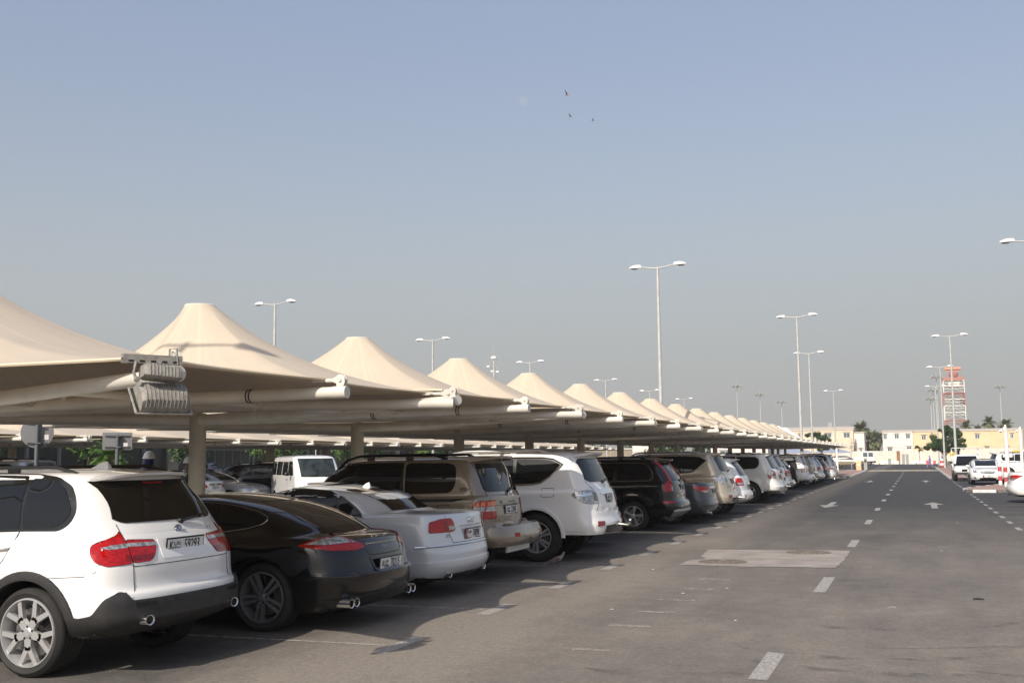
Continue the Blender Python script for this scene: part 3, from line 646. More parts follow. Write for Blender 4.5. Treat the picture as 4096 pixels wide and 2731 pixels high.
    mb=MB(); mb.box(.1,.13,-.5,.5,.36,.46,0); T=Matrix(((0,0,-1,.098),(-1,0,0,0),(0,1,0,.41),(0,0,0,1))); mb.build('lower_plate',plw,c.root)
    c.handle(1.78,1.13,pm); c.rails(1.0,2.9,.66,trim,.075,.022); c.mirrors(3.2,1.2,chrome); front_basic(c,3.45,1.2,1.08,1.8)
    return c
def make_patrol(pm,label,plate=True,detail=1):
    L=5.14
    rg=suv_rings(L,1.995,1.885,1.22,1.12,.06,.16,.42,xc=3.70,ws=.70,z0=.46,tum=.82,cr=.30,hood=.4)
    c=Car('parked_car',label,'SUV',L,1.995,rg,pm,(1.14,4.215),.41,.475,rc=.30,rim=.27,style='T6',wd=.28,flare=.025,group=PARK,detail=detail)
    band=[(3.6,1.32),(3.1,1.70),(2.5,1.76),(1.5,1.77),(1.05,1.765),(.86,1.74),(.67,1.65),(.76,1.56),(.90,1.44),(1.06,1.335),(1.2,1.31),(1.6,1.30),(3.5,1.26)]
    c.panel('window_surround',band,trim,off=.006,r=.03)
    c.panel('window',[(1.52,1.745),(1.06,1.74),(.88,1.715),(.72,1.645),(.80,1.56),(.93,1.45),(1.07,1.36),(1.52,1.33)],glass,off=.010,r=.03)
    c.panel('window',[(2.42,1.745),(1.58,1.745),(1.58,1.33),(2.42,1.30)],glass,off=.010); c.panel('window',[(3.42,1.34),(3.05,1.66),(2.5,1.74),(2.5,1.30),(3.4,1.28)],glass,off=.010)
    c.line('window_trim',[(3.3,1.29),(1.6,1.295),(1.2,1.31),(1.06,1.335),(.90,1.44),(.76,1.56),(.67,1.65),(.86,1.74),(1.05,1.765),(1.5,1.77),(2.6,1.755)],chrome,.012,off=.010)
    c.panel('rear_window',[('R',-.60,1.345),('R',.60,1.345),('R',.74,1.40),('R',.76,1.5),('R',.69,1.70),('R',.6,1.745),('R',-.6,1.745),('R',-.69,1.70),('R',-.76,1.5),('R',-.74,1.40)],glass,sides=(1,),off=.014,r=.04)
    c.spoiler(.52,1.865,.70,pm,.22,.035,.01)
    lamp(c,'tail_light',[('S',.50,1.13),('S',.43,1.19),('S',.2,1.205),('R',.62,1.20),('R',.56,1.12),('R',.56,1.01),('R',.62,.985),('S',.12,.975),('S',.28,.99),('S',.38,1.05)],lampw,[([('S',.40,1.13),('S',.25,1.16),('R',.80,1.16),('R',.80,1.13),('S',.3,1.10)],chrome,'lamp_segment'),([('R',.72,1.17),('R',.60,1.16),('R',.6,1.03),('R',.72,1.02)],steel,'lamp_segment')])
    c.panel('rear_bumper',[('T',.60,.52),('T',.62,.62),('T',.35,.86),('R',-.78,.87),('R',-.70,.82),('R',.70,.82),('R',.78,.87),('S',.35,.86),('S',.62,.62),('S',.60,.52),('R',.62,.49),('R',-.62,.49)],pm,sides=(1,),off=.014,r=.05,bulge=.014,grid=.06,skirt=.02)
    c.panel('bumper_guard',[('R',-.60,.47),('R',.60,.47),('R',.52,.60),('R',-.52,.60)],trim,sides=(1,),off=.034,r=.02,skirt=.05)
    c.arc(pm,.06,.012)
    if detail>=1:
        c.line('fuel_flap_seam',[(1.04,1.245),(.82,1.245),(.81,1.10),(1.04,1.095)],seam,.0045,True,sides=(1,),rd=.03)
        c.line('tailgate_seam',[('R',.76,1.36),('R',.60,1.22),('R',.58,.95),('R',.68,.86)],seam,.0045); c.line('door_seam',[(1.6,1.3),(1.6,1.0),(1.5,.9)],seam,.004); c.line('door_seam',[(2.46,1.28),(2.46,.5)],seam,.004)
        c.line('roof_seam',[(.60,1.80),(.52,1.66)],seam,.004)
    c.panel('garnish',[('R',-.36,1.13),('R',.40,1.13),('R',.40,1.215),('R',-.36,1.215)],chrome,sides=(1,),off=.012,r=.01)
    roundel(c,0,1.27,.04,kind='bar'); c.letters('PATROL',.45,.91,.055,chrome)
    if plate: c.plate(1.04,'E','12 0',off=.012,w=.34,h=.15)
    c.panel('reflector',[('R',.84,.60),('R',.60,.60),('R',.57,.68),('R',.80,.685)],redd,off=.034,r=.01,skirt=.03)
    mb=MB(); mb.box(-.07,.05,-.05,.05,.58,.65); mb.tube([(-.05,0,.6),(-.24,0,.58),(-.28,0,.62)],.025,8); mb.lathe([(0.001,.035),(.025,.025),(.035,0),(.02,-.03)],12,Matrix.Translation((-.28,0,.66))); mb.build('tow_bar',steel,c.root)
    c.wiper(.0,1.335,-.42,1.40); c.handle(1.8,1.2,chrome); c.rails(.95,3.0,.70,alloy,.06,.024); c.mirrors(3.35,1.32,pm); front_basic(c,3.7,1.22,1.1,1.885)
    return c
def make_xc90():
    L=4.80
    c=Car('parked_car','black SUV with tall red tail lights running up the pillar','SUV',L,1.93,suv_rings(L,1.93,1.755,1.15,1.05,.05,.12,.48,z0=.34,tum=.78,cr=.30),black,(1.10,3.96),.355,.42,rim=.245,style='S5',flare=.03,group=PARK)
    band=[(3.4,1.2),(2.95,1.55),(2.4,1.63),(1.0,1.62),(.84,1.61),(.72,1.54),(.64,1.42),(.61,1.30),(.63,1.23),(.70,1.19),(3.4,1.13)]
    c.panel('window_surround',band,trim,off=.006,r=.05)
    for p in ([(1.48,1.60),(.88,1.59),(.76,1.52),(.68,1.40),(.66,1.29),(.72,1.22),(1.52,1.205)],[(2.35,1.61),(1.56,1.605),(1.60,1.205),(2.35,1.18)],[(3.25,1.22),(2.9,1.52),(2.43,1.60),(2.43,1.18),(3.25,1.155)]): c.panel('window',p,glass,off=.010,r=.04)
    c.line('window_trim',band,chrome,.008,True,rd=.05,off=.010)
    c.panel('rear_window',[('R',-.62,1.20),('R',.62,1.20),('R',.66,1.25),('R',.60,1.62),('R',-.60,1.62),('R',-.66,1.25)],glass,sides=(1,),off=.014,r=.05)
    c.line('tail_light',[('R',.70,1.66),('R',.755,1.50),('R',.81,1.30),('R',.84,1.12)],red,.058,off=-.022,n=8,step=.05)
    lamp(c,'lower_tail_light',[('S',.36,1.10),('S',.20,1.22),('R',.78,1.22),('R',.76,.95),('S',.34,.93)],red,[([('R',.86,1.05),('R',.78,1.05),('R',.78,.95),('R',.86,.95)],lampw,'reversing_light')])
    c.spoiler(.55,1.72,.62,black,.2,.03)
    c.panel('rear_bumper',[('T',.66,.36),('T',.60,.66),('R',-.7,.74),('R',.7,.74),('S',.60,.66),('S',.66,.36),('R',0,.36)],black,sides=(1,),off=.02,r=.04,bulge=.03,skirt=.02)
    c.panel('skid_plate',[('T',.12,.40),('R',-.6,.36),('R',.6,.36),('S',.12,.40),('S',.10,.50),('R',.72,.52),('R',-.72,.52),('T',.10,.50)],alloy,sides=(1,),off=.058,r=.02,skirt=.04)
    c.panel('reflector',[('S',.36,.655),('S',.02,.66),('S',.02,.715),('S',.36,.715)],red,off=.045,r=.01,skirt=.03)
    c.arc(black,.07,.014); c.letters('VOLVO',0,1.13,.05,chrome,sx=1.5); c.plate(1.02,'G','4821',w=.36,h=.13); c.line('chrome_strip',[('R',-.4,.93),('R',.4,.93)],chrome,.01,sides=(1,),off=.006)
    c.line('body_trim',[(.70,1.09),(3.4,1.04)],chrome,.003); c.rails(.8,2.8,.62,black); c.wiper(0,1.19,-.4,1.26); c.handle(1.7,1.05,black); c.mirrors(3.1,1.18,black); front_basic(c,3.52,1.15,1.03,1.755)
    return c
def make_sedan(pm,label,kind='accord',detail=1,name='parked_car',plate=('D','3196'),gl=glass,group=None,redl=False):
    L=4.86; W=1.84
    c=Car(name,label,'car',L,W,sedan_rings(L,W,1.47,1.07,.90,xg=.82,xt=1.60,xc=3.42,ws=.95,tum=.72,cr=.36),pm,(1.07,3.86),.33,.38,rc=.34,rim=.225,style='T5' if kind=='accord' else 'S7',flare=.012,group=group or PARK,detail=detail)
    band=[(3.30,1.10),(2.9,1.34),(2.5,1.40),(2.15,1.405),(1.75,1.37),(1.5,1.29),(1.22,1.11),(1.12,1.045),(3.30,1.0)]
    c.panel('window_surround',band,trim,off=.006,r=.02)
    for p in ([(2.3,1.385),(1.78,1.35),(1.58,1.285),(1.56,1.07),(2.3,1.05)],[(1.52,1.26),(1.3,1.13),(1.22,1.075),(1.51,1.07)],[(3.2,1.10),(2.85,1.32),(2.5,1.375),(2.37,1.385),(2.37,1.05),(3.2,1.03)]): c.panel('window',p,gl,off=.010,r=.02)
    c.line('window_trim',[(3.3,1.0),(1.12,1.045)],chrome,.006,off=.010)
    c.panel('rear_window',[('R',-.60,1.12),('R',.60,1.12),('R',.64,1.15),('R',.52,1.38),('R',-.52,1.38),('R',-.64,1.15)],glassb,sides=(1,),off=.010,r=.04)
    if kind=='accord':
        lamp(c,'tail_light',[('S',.52,.965),('S',.30,.985),('R',.70,.975),('R',.50,.955),('R',.44,.86),('R',.60,.815),('S',.10,.80),('S',.28,.86)],red,[([('S',.24,.875),('R',.52,.88),('R',.56,.83),('S',.08,.81)],lampw,'reversing_light')])
    elif kind=='camry':
        lamp(c,'tail_light',[('S',.50,1.0),('R',.72,.99),('R',.55,.97),('R',.50,.90),('R',.56,.86),('S',.20,.86),('S',.44,.94)],red,[([('S',.42,.965),('R',.60,.945),('R',.60,.905),('S',.32,.915)],lampw,'reversing_light')])
    else:
        lamp(c,'tail_light',[('S',.30,1.0),('R',.66,.98),('R',.58,.93),('R',.60,.80),('R',.75,.77),('S',.2,.80)],red,[([('S',.1,.87),('R',.62,.87),('R',.62,.83),('S',.1,.83)],lampw,'reversing_light')])
    c.panel('garnish',[('R',-.42,.93),('R',.42,.93),('R',.42,.965),('R',-.42,.965)],chrome,sides=(1,),off=.006,r=.01)
    c.plate(.83,plate[0],plate[1],w=.36,h=.13,off=.008)
    c.line('boot_seam',[('R',.64,1.06),('R',.60,.80),('R',.5,.72),('R',-.5,.72),('R',-.6,.80),('R',-.64,1.06)],seam,.004,sides=(1,))
    c.panel('lower_bumper',[('T',.62,.30),('T',.6,.52),('R',-.6,.60),('R',.6,.60),('S',.6,.52),('S',.62,.30),('R',0,.26)],pm,sides=(1,),off=.008,r=.04,bulge=.018,skirt=.012)
    c.exhaust(.04,.52,.29,.035); c.handle(1.75,.90,pm); c.handle(2.62,.89,pm); c.mirrors(3.08,1.02,pm)
    c.line('door_seam',[(1.55,1.03),(1.60,.8),(1.7,.3)],seam,.004); c.line('door_seam',[(2.34,1.02),(2.36,.3)],seam,.004)
    h=c.w0
    c.panel('windscreen',[('R',-h*.80,1.06),('R',h*.80,1.06),('R',h*.62,1.37),('R',-h*.62,1.37)],gl,end='F',sides=(1,),off=.004,r=.05)
    lamp(c,'headlight',[('R',.52,.70),('R',.56,.76),('S',.14,.86),('S',.52,.90),('S',.45,.82),('S',.20,.72),('R',.80,.68)],lampw,[([('R',.66,.73),('R',.72,.78),('R',.82,.78),('R',.80,.72)],steel,'lamp_segment')],end='F',off=.006)
    g=c.panel('grille',[('R',-.30,.64),('R',.30,.64),('R',.48,.78),('R',-.48,.78)],trim,end='F',sides=(1,),off=.004,r=.02)
    for k in range(4): c.line('grille_bar',[('R',-.33-.045*k,.665+.035*k),('R',0,.655+.035*k),('R',.33+.045*k,.665+.035*k)],chrome,.009,end='F',sides=(1,),parent=g,off=.01)
    roundel(c,0,.755,.045,'F','ovals',.02)
    if redl: c.plate(.49,'1','49521',end='F',w=.50,h=.11,redl=True,off=.03)
    c.panel('air_intake',[('R',-.40,.30),('R',.40,.30),('R',.44,.40),('R',-.44,.40)],trim,end='F',sides=(1,),off=.005)
    c.panel('fog_lamp_recess',[('R',.60,.36),('S',.12,.38),('S',.10,.47),('R',.66,.44)],trim,end='F',off=.005)
    return c
def make_lc200(pm,label,detail=1):
    L=4.95
    c=Car('parked_car',label,'SUV',L,1.97,suv_rings(L,1.97,1.86,1.23,1.12,.10,.20,.48,xc=3.55,ws=.65,z0=.44,tum=.82,cr=.30,hood=.4),pm,(1.15,4.0),.395,.46,rc=.30,rim=.24,style='S5',flare=.03,group=PARK,detail=detail)
    c.panel('window_surround',[(3.4,1.28),(3.0,1.66),(2.6,1.73),(1.66,1.75),(1.66,1.25),(3.4,1.22)],trim,off=.006)
    for p in ([(1.62,1.735),(.92,1.73),(.80,1.67),(.76,1.55),(.78,1.40),(.90,1.29),(1.62,1.26)],[(2.42,1.72),(1.72,1.725),(1.72,1.26),(2.42,1.25)],[(3.25,1.28),(2.95,1.62),(2.5,1.71),(2.5,1.25),(3.2,1.24)]): c.panel('window',p,glass,off=.010,r=.07)
    c.panel('rear_window',[('R',-.66,1.29),('R',.66,1.29),('R',.72,1.36),('R',.62,1.74),('R',-.62,1.74),('R',-.72,1.36)],glass,sides=(1,),off=.014,r=.06)
    c.spoiler(.62,1.84,.66,pm,.24,.035)
    lamp(c,'tail_light',[('S',.44,1.20),('R',.66,1.20),('R',.60,1.12),('R',.62,.93),('S',.40,.92),('S',.46,1.0)],red,[([('S',.36,1.01),('R',.64,1.01),('R',.64,.95),('S',.36,.95)],lampw,'reversing_light')])
    c.panel('rear_bumper',[('T',.68,.50),('T',.62,.86),('R',-.7,.84),('R',.7,.84),('S',.62,.86),('S',.68,.50),('R',0,.47)],pm,sides=(1,),off=.03,r=.05,bulge=.04,skirt=.03)
    c.arc(pm,.07,.014); c.rails(.9,2.9,.68,trim,.06,.022); c.letters('LAND CRUISER',.0,1.13,.05,chrome,sx=1.2,off=.02)
    mb=MB(); mb.tube([(-.05,0,.6),(-.2,0,.6),(-.3,0,.6)],.03,8); mb.tube([(-.33+.05*math.cos(R_(30*i)),.05*math.sin(R_(30*i)),.6) for i in range(12)],.018,6,True); mb.build('tow_bar',trim,c.root)
    c.plate(.98,'F','5507',w=.36,h=.14,off=.02); c.handle(1.8,1.18,pm); c.mirrors(3.2,1.25,pm); c.wiper(0,1.28,-.4,1.34); front_basic(c,3.55,1.23,1.1,1.86)
    return c
def make_suv(pm,label,detail=0,W=1.85,L=4.6,zt=1.70,lamp_mode='low',glassm=glass,rails=True,name='parked_car',group=None):
    """plain mid-size SUV"""
    c=Car(name,label,'SUV',L,W,suv_rings(L,W,zt,1.12,1.02,.05,.12,.45,z0=.34,tum=.79,cr=.28),pm,(.95,3.62),.345,.405,rc=.28,rim=.225,style='S5',flare=.018,group=group or PARK,detail=detail)
    c.panel('window_surround',[(3.2,1.18),(2.8,1.54),(2.3,1.61),(.9,1.60),(.70,1.52),(.60,1.38),(.64,1.22),(.75,1.16),(3.2,1.11)],trim,off=.006)
    for p in ([(1.35,1.58),(.92,1.57),(.75,1.49),(.67,1.37),(.70,1.24),(1.38,1.19)],[(2.15,1.59),(1.42,1.585),(1.46,1.19),(2.15,1.17)],[(3.05,1.2),(2.75,1.5),(2.23,1.58),(2.23,1.17),(3.05,1.14)]): c.panel('window',p,glassm,off=.010,r=.04)
    c.panel('rear_window',[('R',-.62,1.18),('R',.62,1.18),('R',.56,1.57),('R',-.56,1.57)],glass,sides=(1,),off=.014,r=.05)
    if lamp_mode=='low': lamp(c,'tail_light',[('S',.34,1.10),('R',.66,1.10),('R',.6,1.0),('R',.62,.88),('S',.30,.88)],red,[([('S',.28,.96),('R',.64,.96),('R',.64,.91),('S',.28,.91)],lampw,'reversing_light')])
    else: lamp(c,'tail_light',[('S',.42,1.42),('R',.76,1.30),('R',.72,1.02),('R',.72,.90),('S',.24,.90),('S',.22,1.15)],red,[([('S',.2,.98),('R',.74,.98),('R',.74,.92),('S',.2,.92)],lampw,'reversing_light')])
    c.spoiler(.5,zt-.03,.56,pm,.16,.03); c.panel('rear_bumper',[('T',.55,.36),('T',.5,.64),('R',-.6,.66),('R',.6,.66),('S',.5,.64),('S',.55,.36),('R',0,.36)],pm,sides=(1,),off=.01,r=.04,bulge=.02)
    c.arc(pm,.05,.01)
    c.plate(.82,'B','7714',w=.36,h=.13); c.handle(1.6,1.03,pm); c.mirrors(2.95,1.16,pm); front_basic(c,L-1.28,1.12,1.0,zt)
    if rails: c.rails(.75,2.6,.58,trim)
    return c
# ------------------------------------------------------------ ground and markings
def asphalt():
    m=bpy.data.materials.new('asphalt'); m.use_nodes=True; nt=m.node_tree; L=nt.links.new; b=nt.nodes['Principled BSDF']; b.inputs['Roughness'].default_value=.9; b.inputs['Specular IOR Level'].default_value=.25
    tc=nt.nodes.new('ShaderNodeTexCoord'); N=lambda t:nt.nodes.new(t)
    def noise(sc_,det,vec=None,rough=.55):
        n=N('ShaderNodeTexNoise'); n.inputs['Scale'].default_value=sc_; n.inputs['Detail'].default_value=det; n.inputs['Roughness'].default_value=rough; L(vec or tc.outputs['Object'],n.inputs['Vector']); return n.outputs[0]
    def rng(src,a,b_,c,d,sm=False):
        r=N('ShaderNodeMapRange'); r.inputs[1].default_value=a; r.inputs[2].default_value=b_; r.inputs[3].default_value=c; r.inputs[4].default_value=d
        if sm: r.interpolation_type='SMOOTHSTEP'
        L(src,r.inputs[0]); return r.outputs[0]
    def math_(op,a,b_):
        q=N('ShaderNodeMath'); q.operation=op
        for i,v in enumerate((a,b_)):
            if isinstance(v,(int,float)): q.inputs[i].default_value=v
            else: L(v,q.inputs[i])
        return q.outputs[0]
    sp=N('ShaderNodeSeparateXYZ'); L(tc.outputs['Object'],sp.inputs[0])
    mp=N('ShaderNodeMapping'); mp.inputs['Scale'].default_value=(1,.18,1); L(tc.outputs['Object'],mp.inputs[0])
    big=noise(.35,6); streak=noise(1.6,6,mp.outputs[0]); fine=noise(38,3,None,.8); grain=noise(160,2,None,.8); mid=noise(3.2,5)
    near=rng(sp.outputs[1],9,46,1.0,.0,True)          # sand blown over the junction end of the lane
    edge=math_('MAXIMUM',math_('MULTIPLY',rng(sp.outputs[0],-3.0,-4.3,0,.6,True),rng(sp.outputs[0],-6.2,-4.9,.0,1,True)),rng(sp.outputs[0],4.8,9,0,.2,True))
    under_=rng(sp.outputs[0],-6.5,-4.6,-.35,0,True)  # canopy shade deepened in the asphalt colour; oily and less sun-bleached there too
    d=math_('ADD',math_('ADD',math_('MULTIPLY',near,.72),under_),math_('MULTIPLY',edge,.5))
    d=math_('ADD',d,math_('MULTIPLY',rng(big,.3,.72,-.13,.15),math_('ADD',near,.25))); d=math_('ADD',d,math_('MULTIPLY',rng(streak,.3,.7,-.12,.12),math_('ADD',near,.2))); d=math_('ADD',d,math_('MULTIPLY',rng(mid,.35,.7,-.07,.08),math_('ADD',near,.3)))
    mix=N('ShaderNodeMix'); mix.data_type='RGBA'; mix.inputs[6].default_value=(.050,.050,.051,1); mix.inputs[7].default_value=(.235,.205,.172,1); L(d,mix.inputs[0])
    spk=noise(15,3,None,.7); g=math_('ADD',math_('ADD',rng(grain,.3,.7,.62,1.38),rng(fine,.3,.7,-.22,.24)),rng(spk,.35,.68,-.12,.14))
    mul=N('ShaderNodeMix'); mul.data_type='RGBA'; mul.blend_type='MULTIPLY'; mul.inputs[0].default_value=1; L(mix.outputs[2],mul.inputs[6])
    cb=N('ShaderNodeCombineColor'); [L(g,cb.inputs[i]) for i in range(3)]; L(cb.outputs[0],mul.inputs[7]); L(mul.outputs[2],b.inputs['Base Color'])
    # pale chips of stone
    vo=N('ShaderNodeTexVoronoi'); vo.inputs['Scale'].default_value=9; L(tc.outputs['Object'],vo.inputs['Vector'])
    chip=rng(vo.outputs['Distance'],.07,.04,0,.6); m3=N('ShaderNodeMix'); m3.data_type='RGBA'; L(chip,m3.inputs[0]); L(mul.outputs[2],m3.inputs[6]); m3.inputs[7].default_value=(.5,.46,.4,1); L(m3.outputs[2],b.inputs['Base Color'])
    bp=N('ShaderNodeBump'); bp.inputs['Strength'].default_value=.5; bp.inputs['Distance'].default_value=.01; L(math_('ADD',grain,math_('MULTIPLY',fine,1.5)),bp.inputs['Height']); L(bp.outputs[0],b.inputs['Normal'])
    return m
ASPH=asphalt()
def worn(name,col,amount=.45,scale=9):
    m=bpy.data.materials.new(name); m.use_nodes=True; nt=m.node_tree; b=nt.nodes['Principled BSDF']; b.inputs['Base Color'].default_value=(*col,1); b.inputs['Roughness'].default_value=.8
    tc=nt.nodes.new('ShaderNodeTexCoord'); n=nt.nodes.new('ShaderNodeTexNoise'); n.inputs['Scale'].default_value=scale; n.inputs['Detail'].default_value=9; n.inputs['Roughness'].default_value=.75; nt.links.new(tc.outputs['Object'],n.inputs['Vector'])
    r=nt.nodes.new('ShaderNodeMapRange'); r.inputs[1].default_value=.38; r.inputs[2].default_value=.60; r.inputs[3].default_value=1-amount*2; r.inputs[4].default_value=.95; nt.links.new(n.outputs[0],r.inputs[0]); nt.links.new(r.outputs[0],b.inputs['Alpha']); return m
MK=worn('road_paint',(.42,.395,.36),.28,30); MKT=worn('thin_line_paint',(.42,.40,.36),.36,10); MKF=worn('faded_paint',(.42,.37,.31),.55,7)
def rect(mb,x0,x1,y0,y1,z,mi=0): mb.add([(x0,y0,z),(x1,y0,z),(x1,y1,z),(x0,y1,z)],[(0,1,2,3)],mi)
def struct(o): o['kind']='structure'; return o
sandm=mat('sand_ground',(.40,.34,.26),.95,noise=.3,nscale=.05,bump=.2,bscale=2)
g=MB(); rect(g,-2500,2500,-300,3500,-.02); struct(g.build('ground',sandm,None,0))
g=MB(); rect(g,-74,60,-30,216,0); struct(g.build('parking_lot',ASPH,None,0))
mk=MB(); ds=[(9.02,10.3),(14.9,16.75),(22.3,24.15),(29.7,31.66),(36.95,38.8)]+[(44.4+6.6*i,46.2+6.6*i) for i in range(12)]
for a,b in ds: rect(mk,-1.335,-1.18,a,b,.004)
struct(mk.build('centre_line',MK,None,0))
mk=MB()
for k in range(0,31):
    y=7.0+2.6*k+.0
    if k>0 or 1: rect(mk,-10.0,-4.83,y+.02,y+.075,.004)
struct(mk.build('bay_lines',MKT,None,0))
mk=MB()
for k in range(0,31):
    y=7.0+2.6*k; rect(mk,-4.78,-4.62,y-.38,y+.55,.0045)
for k in range(-2,10):
    y=28.42+2.6*k; rect(mk,2.10,2.215,y-.52,y+.52,.0045)
for k in range(0,9):
    y=60.2+2.6*k
    if y<79: rect(mk,2.10,2.215,y-.5,y+.5,.0045)
struct(mk.build('bay_end_marks',MK,None,0))
mk=MB()
for k in range(-2,10):
    y=28.42+2.6*k; rect(mk,2.23,7.6,y-.03,y+.03,.004)
struct(mk.build('bay_lines',MKT,None,0))
def arrow(mb,cx,y0,y1,dirn,hw=.35,sw=.10):
    hl=(y1-y0)*.42
    if dirn>0: P=[(cx-sw,y0),(cx+sw,y0),(cx+sw,y1-hl),(cx+hw,y1-hl),(cx,y1),(cx-hw,y1-hl),(cx-sw,y1-hl)]
    else: P=[(cx-sw,y1),(cx-sw,y0+hl),(cx-hw,y0+hl),(cx,y0),(cx+hw,y0+hl),(cx+sw,y0+hl),(cx+sw,y1)]
    mb.add([(x,y,.0045) for x,y in P],[(0,1,2,5,6),(2,3,4,5)] if 0 else [(0,1,2,6),(6,2,3,4,5)] if dirn>0 else [(0,1,5,6),(1,2,3,4,5)])
mk=MB(); arrow(mk,.49,38.7,43.5,1); arrow(mk,.5,75.0,80,1); arrow(mk,-2.97,38.8,43.4,-1); arrow(mk,-2.98,75,80,-1); struct(mk.build('direction_arrows',MK,None,0))
mk=MB(); 
for y in (11.4,12.5,13.6,14.8,16.0,9.9): rect(mk,-3.35+.02*y,-2.9+.02*y,y,y+.10,.0045)
for x0,x1,y in ((-.2,.15,23.0),(.3,.5,22.6),(-.4,-.3,13.6)): rect(mk,x0,x1,y,y+.12,.0045)
struct(mk.build('faded_markings',MKF,None,0))
# concrete patch round two manholes
cpm=mat('patch_concrete',(.33,.29,.25),.9,noise=.3,nscale=2.2,bump=.3,bscale=30,col2=(.23,.20,.175))
mb=MB(); P0=[(-3.78,21.1),(-3.0,21.25),(-1.22,21.45),(-1.22,19.6),(-1.26,18.15),(-2.6,18.02),(-3.74,18.08),(-3.70,18.95),(-3.46,19.2),(-3.66,19.7)]; P=[]
for i in range(len(P0)):
    a_,b_=P0[i],P0[(i+1)%len(P0)]; k_=max(1,int(math.hypot(a_[0]-b_[0],a_[1]-b_[1])/.14))
    for j in range(k_): P.append((a_[0]+(b_[0]-a_[0])*j/k_+random.uniform(-.016,.016),a_[1]+(b_[1]-a_[1])*j/k_+random.uniform(-.03,.03)))
mb.add([(x,y,.006) for x,y in P],[tuple(range(len(P)))]); struct(mb.build('concrete_patch',cpm,None,0))
iron=mat('cast_iron',(.25,.215,.18),.7,.5,noise=.3,nscale=20)
def manhole(x,y,lab):
    o=thing('manhole_cover',lab,'manhole cover',(x,y,.006),group='manhole covers in the concrete patch')
    mb=MB(); mb.lathe([(0,.006),(.335,.006),(.335,0)],40); mb.lathe([(.35,0),(.35,.009),(.40,.009),(.40,0)],40)
    for rr in (.10,.17,.24,.30):
        n=int(rr*70)
        for k in range(n):
            a=2*PI*k/n; M=Matrix.Rotation(a,4,'Z'); mb.box(rr-.018,rr+.018,-.026,.026,.006,.016,0,M)
    mb.build('cover',iron,o,0)
manhole(-3.12,18.72,'round studded manhole cover in the concrete patch, nearer to the camera'); manhole(-1.92,20.85,'round studded manhole cover in the concrete patch, farther and nearer the centre line')
# dark tyre marks and hairline cracks at the junction
tm=worn('tyre_mark_rubber',(.10,.09,.08),.45,3); tm.node_tree.nodes['Map Range'].inputs[4].default_value=.30; tm.node_tree.nodes['Map Range'].inputs[3].default_value=-.25
def ribbon(mb,pts,w,z=.0042,n=24):
    P=[]; pts=[Vector((*p,0)) for p in pts]
    for i in range(len(pts)-1):
        p0,p1,p2,p3=pts[max(i-1,0)],pts[i],pts[i+1],pts[min(i+2,len(pts)-1)]
        for k in range(n):
            t=k/n; P.append(.5*((2*p1)+(p2-p0)*t+(2*p0-5*p1+4*p2-p3)*t*t+(-p0+3*p1-3*p2+p3)*t**3))
    P.append(pts[-1]); vs=[];fs=[]
    for i,p in enumerate(P):
        d=(P[min(i+1,len(P)-1)]-P[max(i-1,0)]).normalized(); q=Vector((-d.y,d.x,0)); ww=w*min(1,4*i/len(P)+.1,4*(len(P)-1-i)/len(P)+.1)
        vs+=[p+q*ww/2+Vector((0,0,z)),p-q*ww/2+Vector((0,0,z))]
    for i in range(len(P)-1): fs.append((2*i,2*i+1,2*i+3,2*i+2))
    mb.add(vs,fs)
mb=MB()
for P,wd in (([(-1.9,10.6),(-.9,10.2),(.1,10.35),(.9,11.3),(1.5,13)],.16),([(-1.6,9.9),(-.6,9.55),(.5,9.75),(1.3,10.7),(2.0,12.2)],.17),([(-2.0,12.6),(-.8,11.9),(.4,12.2),(1.6,13.8)],.14),([(-.9,8.3),(.2,8.5),(1.2,8.6),(2.4,9.4)],.2),([(-3.4,9.2),(-2.2,9.0),(-1.2,9.3)],.15)): ribbon(mb,P,wd)
struct(mb.build('tyre_marks',tm,None,0))
mb=MB()
for P in ([(-1.0,8.9),(-.2,9.0),(.5,9.05),(1.1,9.0),(1.8,9.2)],[(-.9,10.9),(-.3,10.8),(.3,11.0),(.8,11.2),(1.7,11.1)],[(.2,9.9),(.9,9.75),(1.6,10.1)]): ribbon(mb,P,.007,.0048)
struct(mb.build('asphalt_cracks',seam,None,0))
# bits of litter / stones on the road
# ------------------------------------------------------------ islands with painted kerbs
paver=bpy.data.materials.new('red_pavers'); paver.use_nodes=True
nt=paver.node_tree; bk=nt.nodes.new('ShaderNodeTexBrick'); bk.inputs['Scale'].default_value=5; bk.inputs['Color1'].default_value=(.36,.22,.18,1); bk.inputs['Color2'].default_value=(.31,.20,.165,1); bk.inputs['Mortar'].default_value=(.24,.2,.16,1); bk.inputs['Mortar Size'].default_value=.01
tcp=nt.nodes.new('ShaderNodeTexCoord'); nt.links.new(tcp.outputs['Object'],bk.inputs['Vector']); nt.links.new(bk.outputs[0],nt.nodes['Principled BSDF'].inputs['Base Color']); nt.nodes['Principled BSDF'].inputs['Roughness'].default_value=.9
kw=mat('kerb_white',(.72,.70,.66),.8,noise=.25,nscale=6); kb=mat('kerb_black',(.09,.085,.08),.8,noise=.3,nscale=6,col2=(.2,.17,.14))
